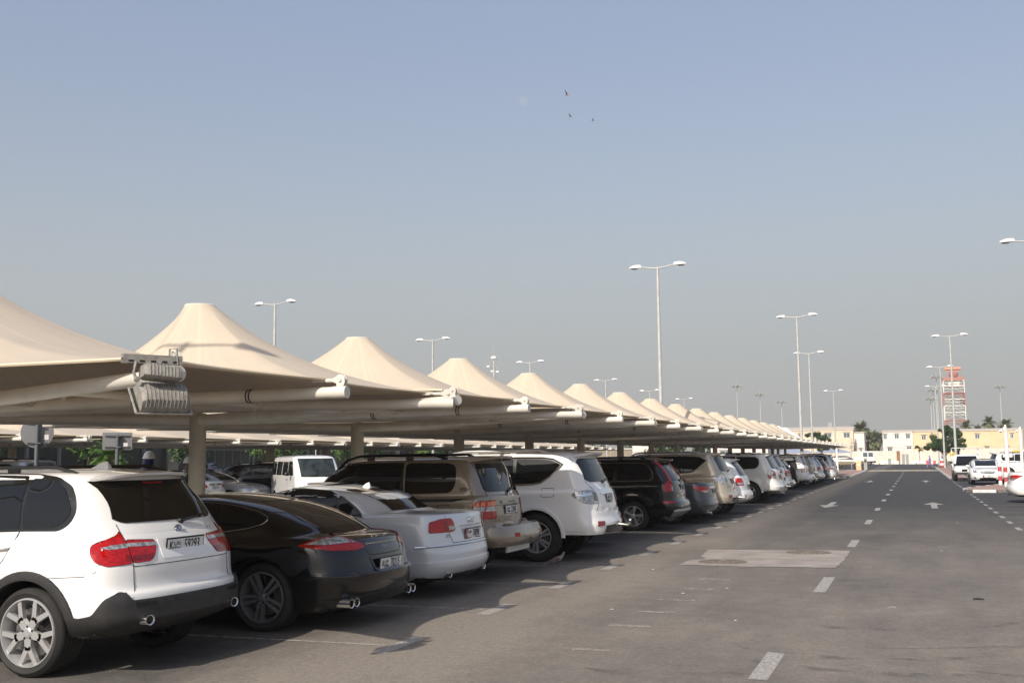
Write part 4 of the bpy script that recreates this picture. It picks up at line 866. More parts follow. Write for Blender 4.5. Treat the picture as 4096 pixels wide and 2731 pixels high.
def island(name,poly,h=.13,seg=1.0):
    """poly anticlockwise; kerbstones alternate black and white"""
    o=MB(); n=len(poly); C=Vector((sum(p[0] for p in poly)/n,sum(p[1] for p in poly)/n,0))
    inner=[]; 
    for i in range(n):
        p=Vector((*poly[i],0)); a=(Vector((*poly[i-1],0))-p).normalized(); b=(Vector((*poly[(i+1)%n],0))-p).normalized(); bi=(a+b); 
        s_=bi.normalized()*.15*1.3 if bi.length>.05 else Vector((-(b.y),b.x,0))*.15
        inner.append(p+s_)
    o.add([(q.x,q.y,h-.012) for q in inner],[tuple(range(n))],0); c=0
    for i in range(n):
        a,b=Vector((*poly[i],0)),Vector((*poly[(i+1)%n],0)); ia,ib=inner[i],inner[(i+1)%n]; L=(b-a).length; k=max(1,round(L/seg))
        for j in range(k):
            t0,t1=j/k+.004,(j+1)/k-.004; p0,p1=a.lerp(b,t0),a.lerp(b,t1); q0,q1=ia.lerp(ib,t0),ia.lerp(ib,t1); c+=1; bev=.02
            Z=Vector((0,0,1)); e0=p0.lerp(q0,.15); e1=p1.lerp(q1,.15)
            o.add([p0,p1,p1+Z*(h-bev),p0+Z*(h-bev),e1+Z*h,e0+Z*h,q1+Z*h,q0+Z*h,q1,q0],[(0,1,2,3),(3,2,4,5),(5,4,6,7),(7,6,8,9),(0,3,5,7,9),(1,8,6,4,2)],1+c%2)
    return struct(o.build(name,[paver,kw,kb],None,0))
island('pavement',[(2.06,54.75),(2.3,54.45),(9.5,54.45),(9.5,56.2),(9.5,58.2),(4.9,64.8),(4.0,64.9),(2.3,58.8),(2.0,57)],.13,1.0)
island('pavement',[(2.10,81.0),(2.4,79.6),(3.35,79.4),(3.6,120),(3.7,158),(2.2,158),(2.15,120)],.12,1.0)
island('pavement',[(-10.2,88.2),(-5.35,88.2),(-4.93,90),(-5.1,124),(-5.4,128.5),(-10.2,128.5)],.13,1.0)
# road hump with yellow teeth
hm=MB(); hump=[(124,0),(126,.05),(129,.09),(132,.05),(134,0)]
mh=mat('hump_block',(.30,.29,.27),.9,noise=.3,nscale=2); my=mat('hump_yellow',(.62,.40,.12),.8,noise=.3,nscale=3)
vs=[(x,y,z+.003) for y,z in hump for x in (-5.0,2.15)]; hm.add(vs,[(2*i,2*i+1,2*i+3,2*i+2) for i in range(4)])
for k in range(6):
    x=-4.6+1.15*k; hm.add([(x-.55,124.2,.015),(x+.55,124.2,.015),(x,128.9,.099)],[(0,1,2)],1)
struct(hm.build('speed_hump',[mh,my],None,0))

# ------------------------------------------------------------ tensile canopies
fabric=bpy.data.materials.new('canopy_fabric'); fabric.use_nodes=True; nt=fabric.node_tree; b=nt.nodes['Principled BSDF']
FC=(.54,.455,.35); b.inputs['Roughness'].default_value=.6; b.inputs['Specular IOR Level'].default_value=.3
uvn=nt.nodes.new('ShaderNodeUVMap'); sp=nt.nodes.new('ShaderNodeSeparateXYZ'); nt.links.new(uvn.outputs[0],sp.inputs[0])
fr=nt.nodes.new('ShaderNodeMath'); fr.operation='FRACT'; nt.links.new(sp.outputs[0],fr.inputs[0])
su=nt.nodes.new('ShaderNodeMath'); su.operation='SUBTRACT'; su.inputs[1].default_value=.5; nt.links.new(fr.outputs[0],su.inputs[0]); ab=nt.nodes.new('ShaderNodeMath'); ab.operation='ABSOLUTE'; nt.links.new(su.outputs[0],ab.inputs[0])
di=nt.nodes.new('ShaderNodeMath'); di.operation='MULTIPLY'; nt.links.new(ab.outputs[0],di.inputs[0]); nt.links.new(sp.outputs[1],di.inputs[1])
sr=nt.nodes.new('ShaderNodeMapRange'); sr.inputs[1].default_value=.010; sr.inputs[2].default_value=.022; sr.inputs[3].default_value=1.07; sr.inputs[4].default_value=1; nt.links.new(di.outputs[0],sr.inputs[0])
tcf=nt.nodes.new('ShaderNodeTexCoord'); nf=nt.nodes.new('ShaderNodeTexNoise'); nf.inputs['Scale'].default_value=1.3; nf.inputs['Detail'].default_value=8; nf.inputs['Roughness'].default_value=.7; nt.links.new(tcf.outputs['Object'],nf.inputs['Vector'])
mpu=nt.nodes.new('ShaderNodeMapping'); mpu.inputs['Scale'].default_value=(5,.35,1); nt.links.new(uvn.outputs[0],mpu.inputs[0]); nf2=nt.nodes.new('ShaderNodeTexNoise'); nf2.inputs['Scale'].default_value=2.2; nf2.inputs['Detail'].default_value=7; nt.links.new(mpu.outputs[0],nf2.inputs['Vector']); av=nt.nodes.new('ShaderNodeMath'); av.operation='MULTIPLY_ADD'; av.inputs[1].default_value=.5; nt.links.new(nf2.outputs[0],av.inputs[0]); hf=nt.nodes.new('ShaderNodeMath'); hf.operation='MULTIPLY'; hf.inputs[1].default_value=.5; nt.links.new(nf.outputs[0],hf.inputs[0]); nt.links.new(hf.outputs[0],av.inputs[2])
nr=nt.nodes.new('ShaderNodeMapRange'); nr.inputs[1].default_value=.36; nr.inputs[2].default_value=.75; nr.inputs[3].default_value=1.04; nr.inputs[2].default_value=.64; nr.inputs[4].default_value=.93; nt.links.new(av.outputs[0],nr.inputs[0])
mm=nt.nodes.new('ShaderNodeMath'); mm.operation='MULTIPLY'; nt.links.new(sr.outputs[0],mm.inputs[0]); nt.links.new(nr.outputs[0],mm.inputs[1])
vm=nt.nodes.new('ShaderNodeVectorMath'); vm.operation='SCALE'; vm.inputs[0].default_value=FC; nt.links.new(mm.outputs[0],vm.inputs['Scale']); nt.links.new(vm.outputs[0],b.inputs['Base Color'])
bpn=nt.nodes.new('ShaderNodeBump'); bpn.inputs['Strength'].default_value=.25; bpn.inputs['Distance'].default_value=.01; nt.links.new(mm.outputs[0],bpn.inputs['Height']); nt.links.new(bpn.outputs[0],b.inputs['Normal'])
tr_=nt.nodes.new('ShaderNodeBsdfTranslucent'); tr_.inputs[0].default_value=(.75,.52,.33,1); ms=nt.nodes.new('ShaderNodeMixShader'); ms.inputs[0].default_value=.03
nt.links.new(b.outputs[0],ms.inputs[1]); nt.links.new(tr_.outputs[0],ms.inputs[2]); nt.links.new(ms.outputs[0],nt.nodes['Material Output'].inputs[0])
fabw=mat('white_fabric',(.78,.72,.66),.6)
hem=mat('hem_webbing',(.62,.52,.38),.6)
HB=5.3; ZB=2.50
def outline(HX=5.20,HY=2.47,sd=.30,dd=.42):
    P=[]
    def seg(a,b,n,inw,dz):
        a=Vector((*a,2.575 if a[0]>0 else ZB+.13)); b=Vector((*b,2.575 if b[0]>0 else ZB+.13)); iv=Vector((*inw,0))
        for i in range(n):
            t=i/n; s4=4*t*(1-t); P.append(a.lerp(b,t)+iv*s4+Vector((0,0,dz*s4)))
    seg((HX,-HY),(HX,0),9,(-sd,0),.02); seg((HX,0),(HX,HY),9,(-sd,0),.02); seg((HX,HY),(-HB+.2,HY),34,(0,-dd),.03)
    HC=HB-.2
    seg((-HC,HY),(-HC,0),9,(sd,0),.02); seg((-HC,0),(-HC,-HY),9,(sd,0),.02); seg((-HC,-HY),(HX,-HY),34,(0,dd),.03)
    return P
def membrane_mesh(steep):
    P=outline(); n=len(P); T=22; r0=.235; zt=4.18; vs=[];fs=[];uv=[]
    for i,B in enumerate(P):
        R=math.hypot(B.x,B.y); a=math.atan2(B.y,B.x)
        for j in range(T+1):
            s_=(j/T)**1.35; r=r0+(R-r0)*s_; wq=max(0,2*B.x*B.y/(R*R))**.7 if (B.x<0 and B.y<0) else 0; k=R/(2.1-1.35*steep*wq); h=(math.exp(-k*s_)-math.exp(-k))/(1-math.exp(-k)); z=B.z+(zt-B.z)*h
            vs.append((r*math.cos(a),r*math.sin(a),z)); uv.append((a/(2*PI)*10+8,r*.39))
    for i in range(n):
        for j in range(T):
            fs.append((i*(T+1)+j,i*(T+1)+j+1,((i+1)%n)*(T+1)+j+1,((i+1)%n)*(T+1)+j))
    me=bpy.data.meshes.new('membrane'); me.from_pydata(vs,[],fs); me.materials.append(fabric); ul=me.uv_layers.new(name='UVMap')
    for p in me.polygons:
        us=[uv[v][0] for v in p.vertices]; mxu=max(us)
        for li,v in zip(p.loop_indices,p.vertices):
            u_=uv[v][0]
            if mxu-u_>5: u_+=10
            ul.data[li].uv=(u_,uv[v][1])
    bm=bmesh.new(); bm.from_mesh(me); bmesh.ops.recalc_face_normals(bm,faces=bm.faces); bm.to_mesh(me); bm.free()
    me.polygons.foreach_set('use_smooth',[True]*len(me.polygons))
    return me
def canopy_proto():
    root=thing('tensile_canopy','','canopy',(0,0,0))
    P=outline(); me=membrane_mesh(0)
    o=bpy.data.objects.new('membrane',me); link(o,root)
    mb=MB(); mb.tube([(p.x,p.y,p.z-.004) for p in P],.014,5,True); mb.build('edge_cable',hem,o)
    mb=MB(); mb.lathe([(.0,4.195),(.225,4.195),(.240,4.185),(.243,4.15),(.235,4.14)],28)
    for k in range(18): mb.lathe([(.0,4.205),(.008,4.205),(.008,4.19)],6,Matrix.Translation((.215*math.cos(2*PI*k/18),.215*math.sin(2*PI*k/18),0)))
    mb.build('top_ring',cream,root)
    mb=MB(); mb.tube([(0,0,0),(0,0,2.5)],.128,28); mb.build('column',creamc,root)
    mb=MB(); mb.tube([(0,0,2.44),(0,0,4.17)],.07,14); mb.tube([(0,0,3.5),(.2,.05,4.15)],.02,6); mb.build('mast',cream,root)
    for sx in (1,-1):
        for sy in (-1,0,1):
            tip=Vector((5.42,sy*2.52,2.44)) if sx>0 else Vector((-HB,sy*2.50,ZB)); base=Vector((sx*.1,sy*.05,2.40)); mb=MB()
            q=base.lerp(tip,.965); d=(tip-base).normalized()
            mb.tube([base,base.lerp(tip,.5),tip],[.082,.068,.055],18); arm=mb.build('beam',cream,root)
            mb=MB(); e=tip-d*.13; mb.tube([e,tip+d*.012],.0595,18)
            up=Vector((0,0,1)); side=d.cross(up).normalized(); c=tip-d*.05+up*.115
            M=Matrix((d,up,side)).transposed().to_4x4(); M.translation=c
            for s2 in (-.022,.022): mb.prism([(-.035,-.07),(.03,-.07),(.05,-.02),(.048,.02),(.025,.048),(-.01,.055),(-.05,.03),(-.09,.012),(-.09,-.01),(-.04,-.03)],s2-.007,s2+.007,M)
            mb.tube([c-side*.045,c+side*.045],.016,10); mb.tube([c-d*.07,c-d*.16+up*.0],.02,10); mb.tube([c-d*.16,c-d*.27+up*.015],.011,8)
            mb.box(-.30,-.20,-.012,.012,-.03,.03,0,M)
            mb.build('bracket',cream,arm)
            if sy==0 and sx==1:
                for t in (.55,.8): 
                    cpt=base.lerp(tip,t); rr=.073 if t<.7 else .063; mb=MB()
                    for dd_ in (0,.035): mb.tube([cpt+d*dd_+ (side*math.cos(R_(24*i))+up*math.sin(R_(24*i)))*rr for i in range(15)],.006,5,True)
                    mb.build('cable_tie',trim,arm)
        for fx in ((3.45,1.75) if sx>0 else (2.6,)):
            for sy in (-1,1):
                f=fx/(5.35 if sx>0 else HB); mb=MB(); mb.tube([(sx*fx,sy*.07,2.43),(sx*fx,sy*(2.5*f-.06),2.43)],.036,12)
                for yy in (.10,2.5*f-.10): mb.box(sx*fx-.05,sx*fx+.05,sy*yy-.04,sy*yy+.04,2.42,2.46); 
                mb.lathe([(0,2.50),(.014,2.50),(.014,2.36),(0,2.36)],8,Matrix.Translation((sx*fx,sy*(2.5*f-.13),0)))
                mb.build('strut',cream,root)
            
    # rows are tied to their neighbours by cross tubes
    for sx in (1,):
        mb=MB(); mb.tube([(sx*3.45,2.5*3.45/5.35+.05,2.43),(sx*3.45,5.1-2.5*3.45/5.35,2.43)],.036,12); mb.build('tie_tube',cream,root)
    return root
PARK='cars parked side by side under the shade canopies'
CG='cone topped shade canopies in the front row'; CG2='cone topped shade canopies of the second row'
ordn=['nearest','second','third','fourth','fifth','sixth','seventh','eighth','ninth','tenth','eleventh','twelfth','thirteenth','fourteenth','fifteenth','sixteenth','seventeenth','eighteenth','nineteenth','twentieth']
can=canopy_proto(); cans=[]
NC=16
for k in range(NC):
    c=can if k==0 else copy_tree(can)
    c.location=(-10.42,9.16+5.2*k,-.05 if k==0 else 0)
    lab={0:'cream canopy at the left edge, its peak outside the frame, floodlight on its corner',1:'cream canopy with the grey lamp shadow on its cone'}.get(k,'cream canopy of the front row, %s cone from the left'%ordn[k])
    tag(c,lab,'canopy',CG); cans.append(c)
    if k==1:
        for ch in c.children:
            if ch.name.startswith('membrane'): ch.data=membrane_mesh(1)
for k in range(14):
    c=copy_tree(can); c.location=(-28.4,8.2+5.2*(k+2),0)
    tag(c,'canopy of the second row seen low under the front row, %s from the left'%ordn[k],'canopy',CG2)
for k in range(2):
    c=copy_tree(can); c.location=(-10.6,92.4+5.2*k,.0); c.scale=(.9,.95,1.0)
    for ch in c.children:
        if ch.name.startswith('membrane'): ch.data=ch.data.copy(); ch.data.materials[0]=fabw
    tag(c,'white canopy cone beyond the end of the cream row, %s one'%('nearer' if k==0 else 'farther'),'canopy','white canopies past the cream row')
flg=mat('floodlight_grey',(.30,.28,.25),.65,.1,noise=.35,nscale=25,bump=.2,bscale=80)
# ------------------------------------------------------------ flood light on the first canopy corner
fl=thing('floodlight','grey ribbed floodlight hanging from the corner of the nearest canopy','floodlight',(-5.02,6.60,2.32),R_(58))
mb=MB(); mb.box(-.46,.02,-.10,-.04,.17,.20); mb.box(-.46,.02,-.10,-.095,.13,.17); mb.box(-.46,.02,-.045,-.04,.13,.17); mb.tube([(-.02,-.1,.13),(-.03,-.1,.26),(-.03,.06,.27),(-.03,.06,.05)],.008,6)
for k in range(5): mb.box(-.42+.09*k,-.38+.09*k,-.103,-.100,.14,.155,1)
mb.build('channel_bracket',[flg,trim],fl,0)
mb=MB()
Mb=Matrix.Translation((-.17,-.12,.055))@Matrix.Rotation(R_(4),4,'Y')@Matrix.Rotation(R_(-8),4,'X')
n=11; vs=[];
prof=[(-.06,.055),(-.085,.03),(-.095,-.045),(-.075,-.062),(.05,-.062),(.06,-.05),(.06,.05)]
for i in range(n):
    x=-.155+.31*i/(n-1)
    sc_=1.0 if 0<i<n-1 else .82
    vs+=[Mb@Vector((x,y*sc_,z*sc_)) for y,z in prof]
k=len(prof); fs=[(i*k+j,i*k+(j+1)%k,(i+1)*k+(j+1)%k,(i+1)*k+j) for i in range(n-1) for j in range(k)]+[tuple(range(k)),tuple(range((n-1)*k,n*k))]
mb.add(vs,fs)
for i in range(1,10):
    x=-.14+.28*i/10; mb.tube([Mb@Vector((x,y-.0,z)) for y,z in ((-.062,.058),(-.087,.032),(-.097,-.04))],.004,5)
mb.build('ballast_box',flg,fl)
# lamp housing
nrm=Vector((0,.74,-.67)).normalized(); xr=Vector((1,0,0)); xr=(xr-nrm*xr.dot(nrm)).normalized(); vv_=nrm.cross(xr)
Ml=Matrix((xr,vv_,nrm)).transposed().to_4x4(); Ml.translation=Vector((-.13,-.03,-.165))
mb=MB(); W2=.225; rows=[]
for i in range(13):
    x=-W2*.86+W2*1.72*i/12; s_=1 if 0<i<12 else .8
    rows.append([Ml@Vector((x,v,-q)) for v,q in [( .13*s_ if s_==1 else .125,.0),(.128,.05*s_),(.10,.115*s_),(.04,.145*s_),(-.04,.145*s_),(-.10,.105*s_),(-.13,.04*s_),(-.135,.0)]])
k=8; mb.add([p for r in rows for p in r],[(i*k+j,i*k+j+1,(i+1)*k+j+1,(i+1)*k+j) for i in range(12) for j in range(7)]+[tuple(range(8)),tuple(range(96,104))])
for i in range(1,12):
    x=-W2*.86+W2*1.72*i/12; mb.tube([Ml@Vector((x,v,-q-.002)) for v,q in [(.128,.05),(.10,.115),(.04,.145),(-.04,.145),(-.10,.105),(-.13,.04)]],.0045,5)
hs_=mb.build('lamp_housing',flg,fl)
mb=MB(); 
for a,b_ in (((-W2,-.145),(W2,-.145)),((W2,-.145),(W2,.14)),((W2,.14),(-W2,.14)),((-W2,.14),(-W2,-.145))): mb.tube([Ml@Vector((*a,.004)),Ml@Vector((*b_,.004))],.010,6)
mb.tube([Ml@Vector((-W2+.03,-.16,-.01)),Ml@Vector((W2-.03,-.16,-.01))],.006,6)
for sx in (-.13,.13): mb.box(sx-.012,sx+.012,-.175,-.135,-.03,.02,0,Ml)
mb.build('glass_frame',flg,fl)
mb=MB(); mb.box(-W2,W2,-.14,.135,.0,.006,0,Ml); mb.build('glass',cglass,fl,0)
mb=MB(); mb.tube([(-.36,-.10,.14),(-.38,-.11,.05),(-.345,-.10,-.02)],.012,6); mb.lathe([(0,.02),(.022,.02),(.022,-.02),(0,-.02)],10,Matrix.Translation((-.355,-.12,.0))@Matrix.Rotation(PI/2,4,'X')); mb.build('yoke',flg,fl)

fl.scale=(.88,.88,.88); fl.location=(-4.99,6.60,2.33)
# ------------------------------------------------------------ lamps
def street_lamp(h=10,W=2.5,arms=2):
    o=thing('street_lamp','','street lamp')
    mb=MB(); mb.tube([(0,0,0),(0,0,h*.45),(0,0,h-.5),(0,0,h)],[.10,.082,.062,.05],14); mb.box(-.12,.12,-.12,.12,0,.04); mb.build('pole',polem,o)
    for sg,rise in ((1,.10),(-1,.06)):
        mb=MB(); mb.tube([(0,0,h-.08),(sg*.3,0,h-.07+rise*.3),(sg*W*.30,0,h-.05+rise)],[.035,.03,.028],8); mb.build('arm',polem,o)
        mb=MB(); x0=sg*W*.29; z=h-.05+rise; L=W*.215; rows=[]
        for t,wd,hh,dz in ((0,.055,.11,0),(.12,.12,.13,0),(.45,.15,.14,.008),(.75,.125,.10,.015),(.93,.06,.045,.02),(1,.01,.01,.01)):
            x=x0+sg*L*t; rows.append([(x,-wd,z-.03),(x,-wd*.8,z+hh*.45),(x,-wd*.35,z+hh*.82),(x,wd*.35,z+hh*.82),(x,wd*.8,z+hh*.45),(x,wd,z-.03)])
        mb.add([p for r in rows for p in r],[(i*6+j,i*6+(j+1)%6,(i+1)*6+(j+1)%6,(i+1)*6+j) for i in range(5) for j in range(6)]+[(0,1,2,3,4,5),tuple(range(30,36))])
        hd=mb.build('lamp_head',whitep,o)
        mb=MB(); mb.add([(x0+sg*L*(.3+.6*(i%2)),(.09 if i<2 else -.09),z-.035) for i in (0,1,3,2)]+[(x0+sg*L*(.4+.35*(i%2)),(.05 if i<2 else -.05),z-.085) for i in (0,1,3,2)],[(0,1,2,3),(4,5,6,7),(0,1,5,4),(1,2,6,5),(2,3,7,6),(3,0,4,7)])
        mb.build('lens',cglass,hd)
    return o
lp=street_lamp(); first=True
LG='double armed street lamps'
for (x,y,s_,lab) in [(-10.2,46.6,1,'tall double arm street lamp rising between canopy cones, tallest in the picture'),(-8.1,85.9,1.235,'double arm street lamp left of the road, nearer of the close pair'),(-10.0,117.5,1.235,'double arm street lamp left of the road, farther of the close pair'),
    (-12.4,188.8,1.235,'small far double arm street lamp above the cream building'),(3.32,106.1,1.235,'double arm street lamp in front of the radar tower'),(3.2,143.7,1.235,'double arm street lamp just left of the radar tower top'),(3.3,184.5,1.235,'farthest double arm street lamp left of the radar tower'),
    (4.72,46.6,1,'street lamp at the right edge with only one lamp head in view'),(-28.6,45.3,.93,'double arm lamp between the first two full cones'),(-28.4,63.3,.93,'double arm lamp between second and third full cones'),(-28.2,81.5,.93,'double arm lamp just right of the dome mast'),
    (-28.2,104,.93,'double arm lamp behind the fifth full cone'),(-28.2,123,.93,'double arm lamp left of the tallest lamp, over a cone'),(-28.2,143,.93,'smallest double arm lamp right of the tallest lamp'),(-11.1,4.6,1,'street lamp beside the nearest canopy whose head shades the first full cone')]:
    o=lp if first else copy_tree(lp); first=False
    o.location=(x,y,0); o.scale=(s_,s_,s_); o.rotation_euler=(0,0,R_(random.uniform(-3,3))); tag(o,lab,'street lamp',LG)
# high mast lights beyond
def high_mast():
    o=thing('high_mast_light','','high mast light'); mb=MB(); mb.tube([(0,0,0),(0,0,24)],[.32,.14],10); mb.tube([(0,0,24),(0,0,25.2)],.05,6); mb.build('pole',polem,o)
    mb=MB(); mb.lathe([(0,24.3),(.7,24.2),(1.0,23.9),(.5,23.4),(.0,23.3)],12); mb.build('hub',galv,o)
    for k in range(8):
        a=2*PI*k/8; M=Matrix.Rotation(a,4,'Z')@Matrix.Translation((0,0,23.9)); mb=MB(); mb.tube([M@Vector((.6,0,0)),M@Vector((2.0,0,.05))],.09,6); mb.box(1.3,3.2,-.45,.45,-.1,.2,0,M@Matrix.Rotation(R_(8),4,'Y')); mb.build('lamp_head',galv,o)
    return o
hm_=high_mast(); first=True
for x,y,h,lab in [(-52.2,350,24.6,'high mast light left, tallest of the three above the cones'),(-45.1,350,21.6,'high mast light, middle one of three above the cones'),(-38.6,350,19,'high mast light, lowest of three above the cones'),(5.7,300,22,'high mast light just left of the radar antenna'),(4.7,300,18.6,'high mast light between two lamp heads left of the tower'),(4.1,300,16.3,'lowest high mast light left of the radar tower'),(23.8,350,21.8,'high mast light right of the radar tower over the palms')]:
    o=hm_ if first else copy_tree(hm_); first=False; k=h/24.5; o.location=(x,y,0); o.scale=(.55 if y<320 else .62,.55 if y<320 else .62,k); tag(o,lab,'high mast light','high mast lights on the horizon')

# scraps and stones on the open asphalt
lm=mat('litter_pale',(.42,.39,.34),.8)
for x,y,lb in [(-2.9,14.3,'pale scrap on the asphalt nearest the faded dashes'),(-2.45,15.0,'pale scrap on the asphalt just below the concrete patch'),(-3.4,12.6,'pale scrap left of the faded dashes'),(.35,21.7,'pale scrap right of the centre line beyond the patch'),(-1.9,12.1,'pale scrap between the faded dashes and the centre line'),(.9,30.5,'pale scrap far along the right lane'),(-3.95,17.2,'pale scrap by the canopy shadow edge left of the patch')]:
    mb=MB(); q=random.uniform(.012,.022); mb.box(-q,q,-q*.6,q*.6,.001,.010,0,Matrix.Rotation(random.uniform(0,3),4,'Z')); o=mb.build('litter_scrap',lm,None,0); o.location=(x,y,.004); tag(o,lb,'litter','pale scraps on the asphalt')
mb=MB(); mb.tube([(-.06,0,.01),(0,.01,.014),(.07,-.005,.01)],[.008,.012,.006],6); o=mb.build('twig',seam,None); o.location=(.62,14.6,.004); tag(o,'short dark stick lying on the asphalt right of the centre dashes','litter')
# ------------------------------------------------------------ dome mast
dm=thing('antenna_mast','pole with a white dome, brackets and small cameras above the cones','antenna mast',(-34.5,90,0))
mb=MB(); mb.tube([(0,0,0),(0,0,6),(0,0,10.3)],[.14,.11,.09],12); mb.tube([(0,0,10.6),(0,0,11.9)],.012,5); mb.tube([(-.42,0,10.1),(-.42,0,10.9)],.012,5); mb.build('pole',polem,dm)
mb=MB(); mb.lathe([(0,10.75),(.16,10.74),(.25,10.66),(.27,10.55),(.25,10.5),(0,10.47)],20); mb.build('dome',whitep,dm)
mb=MB(); mb.tube([(-.46,0,10.15),(-.2,0,9.9),(0,0,9.6)],.03,6); mb.tube([(-.44,0,10.12),(0,0,10.2)],.022,6); mb.tube([(.0,0,9.95),(.25,0,9.7),(.42,0,9.55)],.04,6); mb.build('bracket',galv,dm)
for x,z in ((-.52,9.86),(-.14,9.42),(.34,9.36)):
    mb=MB(); mb.box(x-.14,x+.14,-.08,.08,z-.05,z+.07); mb.build('camera',whitep,dm)
# ------------------------------------------------------------ site cabins, fence
yel=mat('cabin_yellow',(.70,.54,.33),.7,noise=.12,nscale=.6); wcab=mat('cabin_white',(.74,.66,.62),.7,noise=.1,nscale=.6); creamb=mat('cabin_cream',(.70,.58,.44),.7,noise=.12,nscale=.6); roofm=mat('cabin_roof',(.50,.44,.38),.8)
winm=mat('window_pane',(.10,.13,.15),.1,0,.5); fr_w=mat('window_frame_white',(.72,.70,.66),.5); brown=mat('brown_timber',(.30,.16,.07),.7,noise=.4,nscale=3); stl=mat('stair_steel',(.16,.17,.18),.6,.3)
def cabin(lab,x0,x1,y,h,m,wins,roofh=.55,depth=9,doors=(),seams=3,rise=0):
    o=thing('site_cabin',lab,'building',((x0+x1)/2,y,0)); w_=(x1-x0)/2
    mb=MB(); mb.box(-w_,w_,0,depth,0,h)
    mb.build('wall',m,o,0)
    mb=MB(); mb.box(-w_-.1,w_+.1,-.12,depth+.1,h+.002,h+roofh*.35)
    mb.add([(-w_-.1,-.12,h+roofh*.35),(w_+.1,-.12,h+roofh*.35),(w_+.1,depth/2,h+roofh+rise),(-w_-.1,depth/2,h+roofh+rise),(w_+.1,depth+.1,h+roofh*.35),(-w_-.1,depth+.1,h+roofh*.35)],[(0,1,2,3),(3,2,4,5),(0,3,5),(1,4,2)]); mb.build('roof',roofm,o,0)
    mb=MB(); mb.box(-w_,w_,-.03,-.002,h*.47,h*.47+.10)
    for i in range(1,seams): x=-w_+2*w_*i/seams; mb.box(x-.03,x+.03,-.025,-.001,0,h)
    mb.build('panel_joint',roofm,o,0)
    for (a,b_,z0,z1) in wins:
        a-=(x0+x1)/2; b_-=(x0+x1)/2; mb=MB()
        for q in ((a-.06,b_+.06,z1,z1+.07),(a-.06,b_+.06,z0-.07,z0),(a-.06,a,z0,z1),(b_,b_+.06,z0,z1),((a+b_)/2-.03,(a+b_)/2+.03,z0,z1)): mb.box(q[0],q[1],-.06,-.004,q[2],q[3])
        f_=mb.build('window',fr_w,o,0); mb=MB(); mb.box(a,b_,-.03,-.006,z0,z1); mb.build('pane',winm,f_,0)
        mb=MB(); mb.box(a-.2,b_+.2,-.25,-.01,z1+.18,z1+.22); mb.build('canopy_strip',roofm,o,0)
    return o
cabin('white two storey site cabin block with small windows behind the hoarding',-6.3,-.48,238,6.4,wcab,[(-6.1,-5.5,5.0,5.9),(-3.94,-3.2,5.05,5.9),(-1.8,-1.05,5.05,5.86),(-5.4,-4.6,2.3,3.2),(-1.7,-.9,2.9,3.3)],.45,seams=3)
cabin('yellow two storey site cabin partly behind the big green tree',-.46,5.0,238.3,6.3,yel,[(1.2,1.95,4.75,5.56)],.55,seams=2)
cabin('long yellow two storey site cabin at the right edge',8.4,19.8,238,6.25,yel,[(11.2,11.96,4.8,5.65),(17.6,18.1,4.8,5.6),(12.9,13.6,2.4,3.1),(9.7,10.0,2.3,2.75),(10.4,10.7,2.3,2.75),(16.5,17.2,2.4,3.1)],.6,seams=4)
cc=cabin('cream two storey cabin with pitched roof above the end of the canopies',-25.5,-12.0,238,6.9,creamb,[(-13.9,-12.74,5.4,6.3),(-17.7,-16.4,5.5,6.3),(-20.4,-19.4,5.5,6.3),(-23,-22.2,5.5,6.3),(-19.1,-18.6,5.9,6.4)],.9,seams=4)
mb=MB()
for k in range(4): mb.tube([(1.6+.22*k,3,7.3),(1.6+.22*k,3,8.7)],.07,6)
mb.build('vent_pipe',polem,cc)
cw=cabin('narrow white cabin with an outside steel stair beside the cream one',-11.9,-9.9,238.4,6.3,wcab,[(-10.9,-10.4,2.3,3.1)],.35,seams=1)
mb=MB()
for k in range(9): mb.box(-1.55+.08*k,-.7,-1.3,-.2,.5+.55*k,.56+.55*k)
for x in (-1.6,-.65): mb.box(x,x+.07,-1.35,-1.28,0,5); mb.box(x,x+.07,-.2,-.12,0,5)
for z in (2.4,3.4,4.2,5): mb.box(-1.6,-.6,-1.35,-1.3,z,z+.05)
mb.build('stair',stl,cw,0)
fence_w=mat('hoarding_white',(.66,.60,.52),.7,noise=.15,nscale=1)
def hoarding(lab,x0,x1,y,h,ang=0,door=None):
    o=thing('hoarding_fence',lab,'fence',(x0,y,0),ang); L=x1-x0; mb=MB(); vs=[];fs=[]; n=int(L/.12); 
    for i in range(n+1):
        x=L*i/n; dy=.03 if i%4<2 else 0; vs+=[(x,-dy,.1),(x,-dy,h)]
    for i in range(n): fs.append((2*i,2*i+2,2*i+3,2*i+1))
    mb.add(vs,fs); mb.box(0,L,.02,.06,0,h); mb.build('sheet',fence_w,o,0)
    mb=MB(); 
    for i in range(int(L/2.6)+1): x=min(L-.08,2.6*i); mb.box(x,x+.09,-.08,-.035,0,h+.04)
    mb.build('post',fr_w,o,0)
    if door: mb=MB(); mb.box(door[0]-x0,door[1]-x0,-.11,-.085,.05,h-.03); mb.build('gate',brown,o,0)
    return o
hoarding('long white corrugated hoarding across the far end of the road with a brown gate',-26,6.8,225,2.5,door=(-3.55,-2.95))
hoarding('white corrugated hoarding on the right in front of the yellow cabin',7.1,16.5,224,2.75)
hoarding('end panels of white hoarding turned at an angle behind the yellow arrow sign',16.55,24,224.4,2.55,R_(-6))
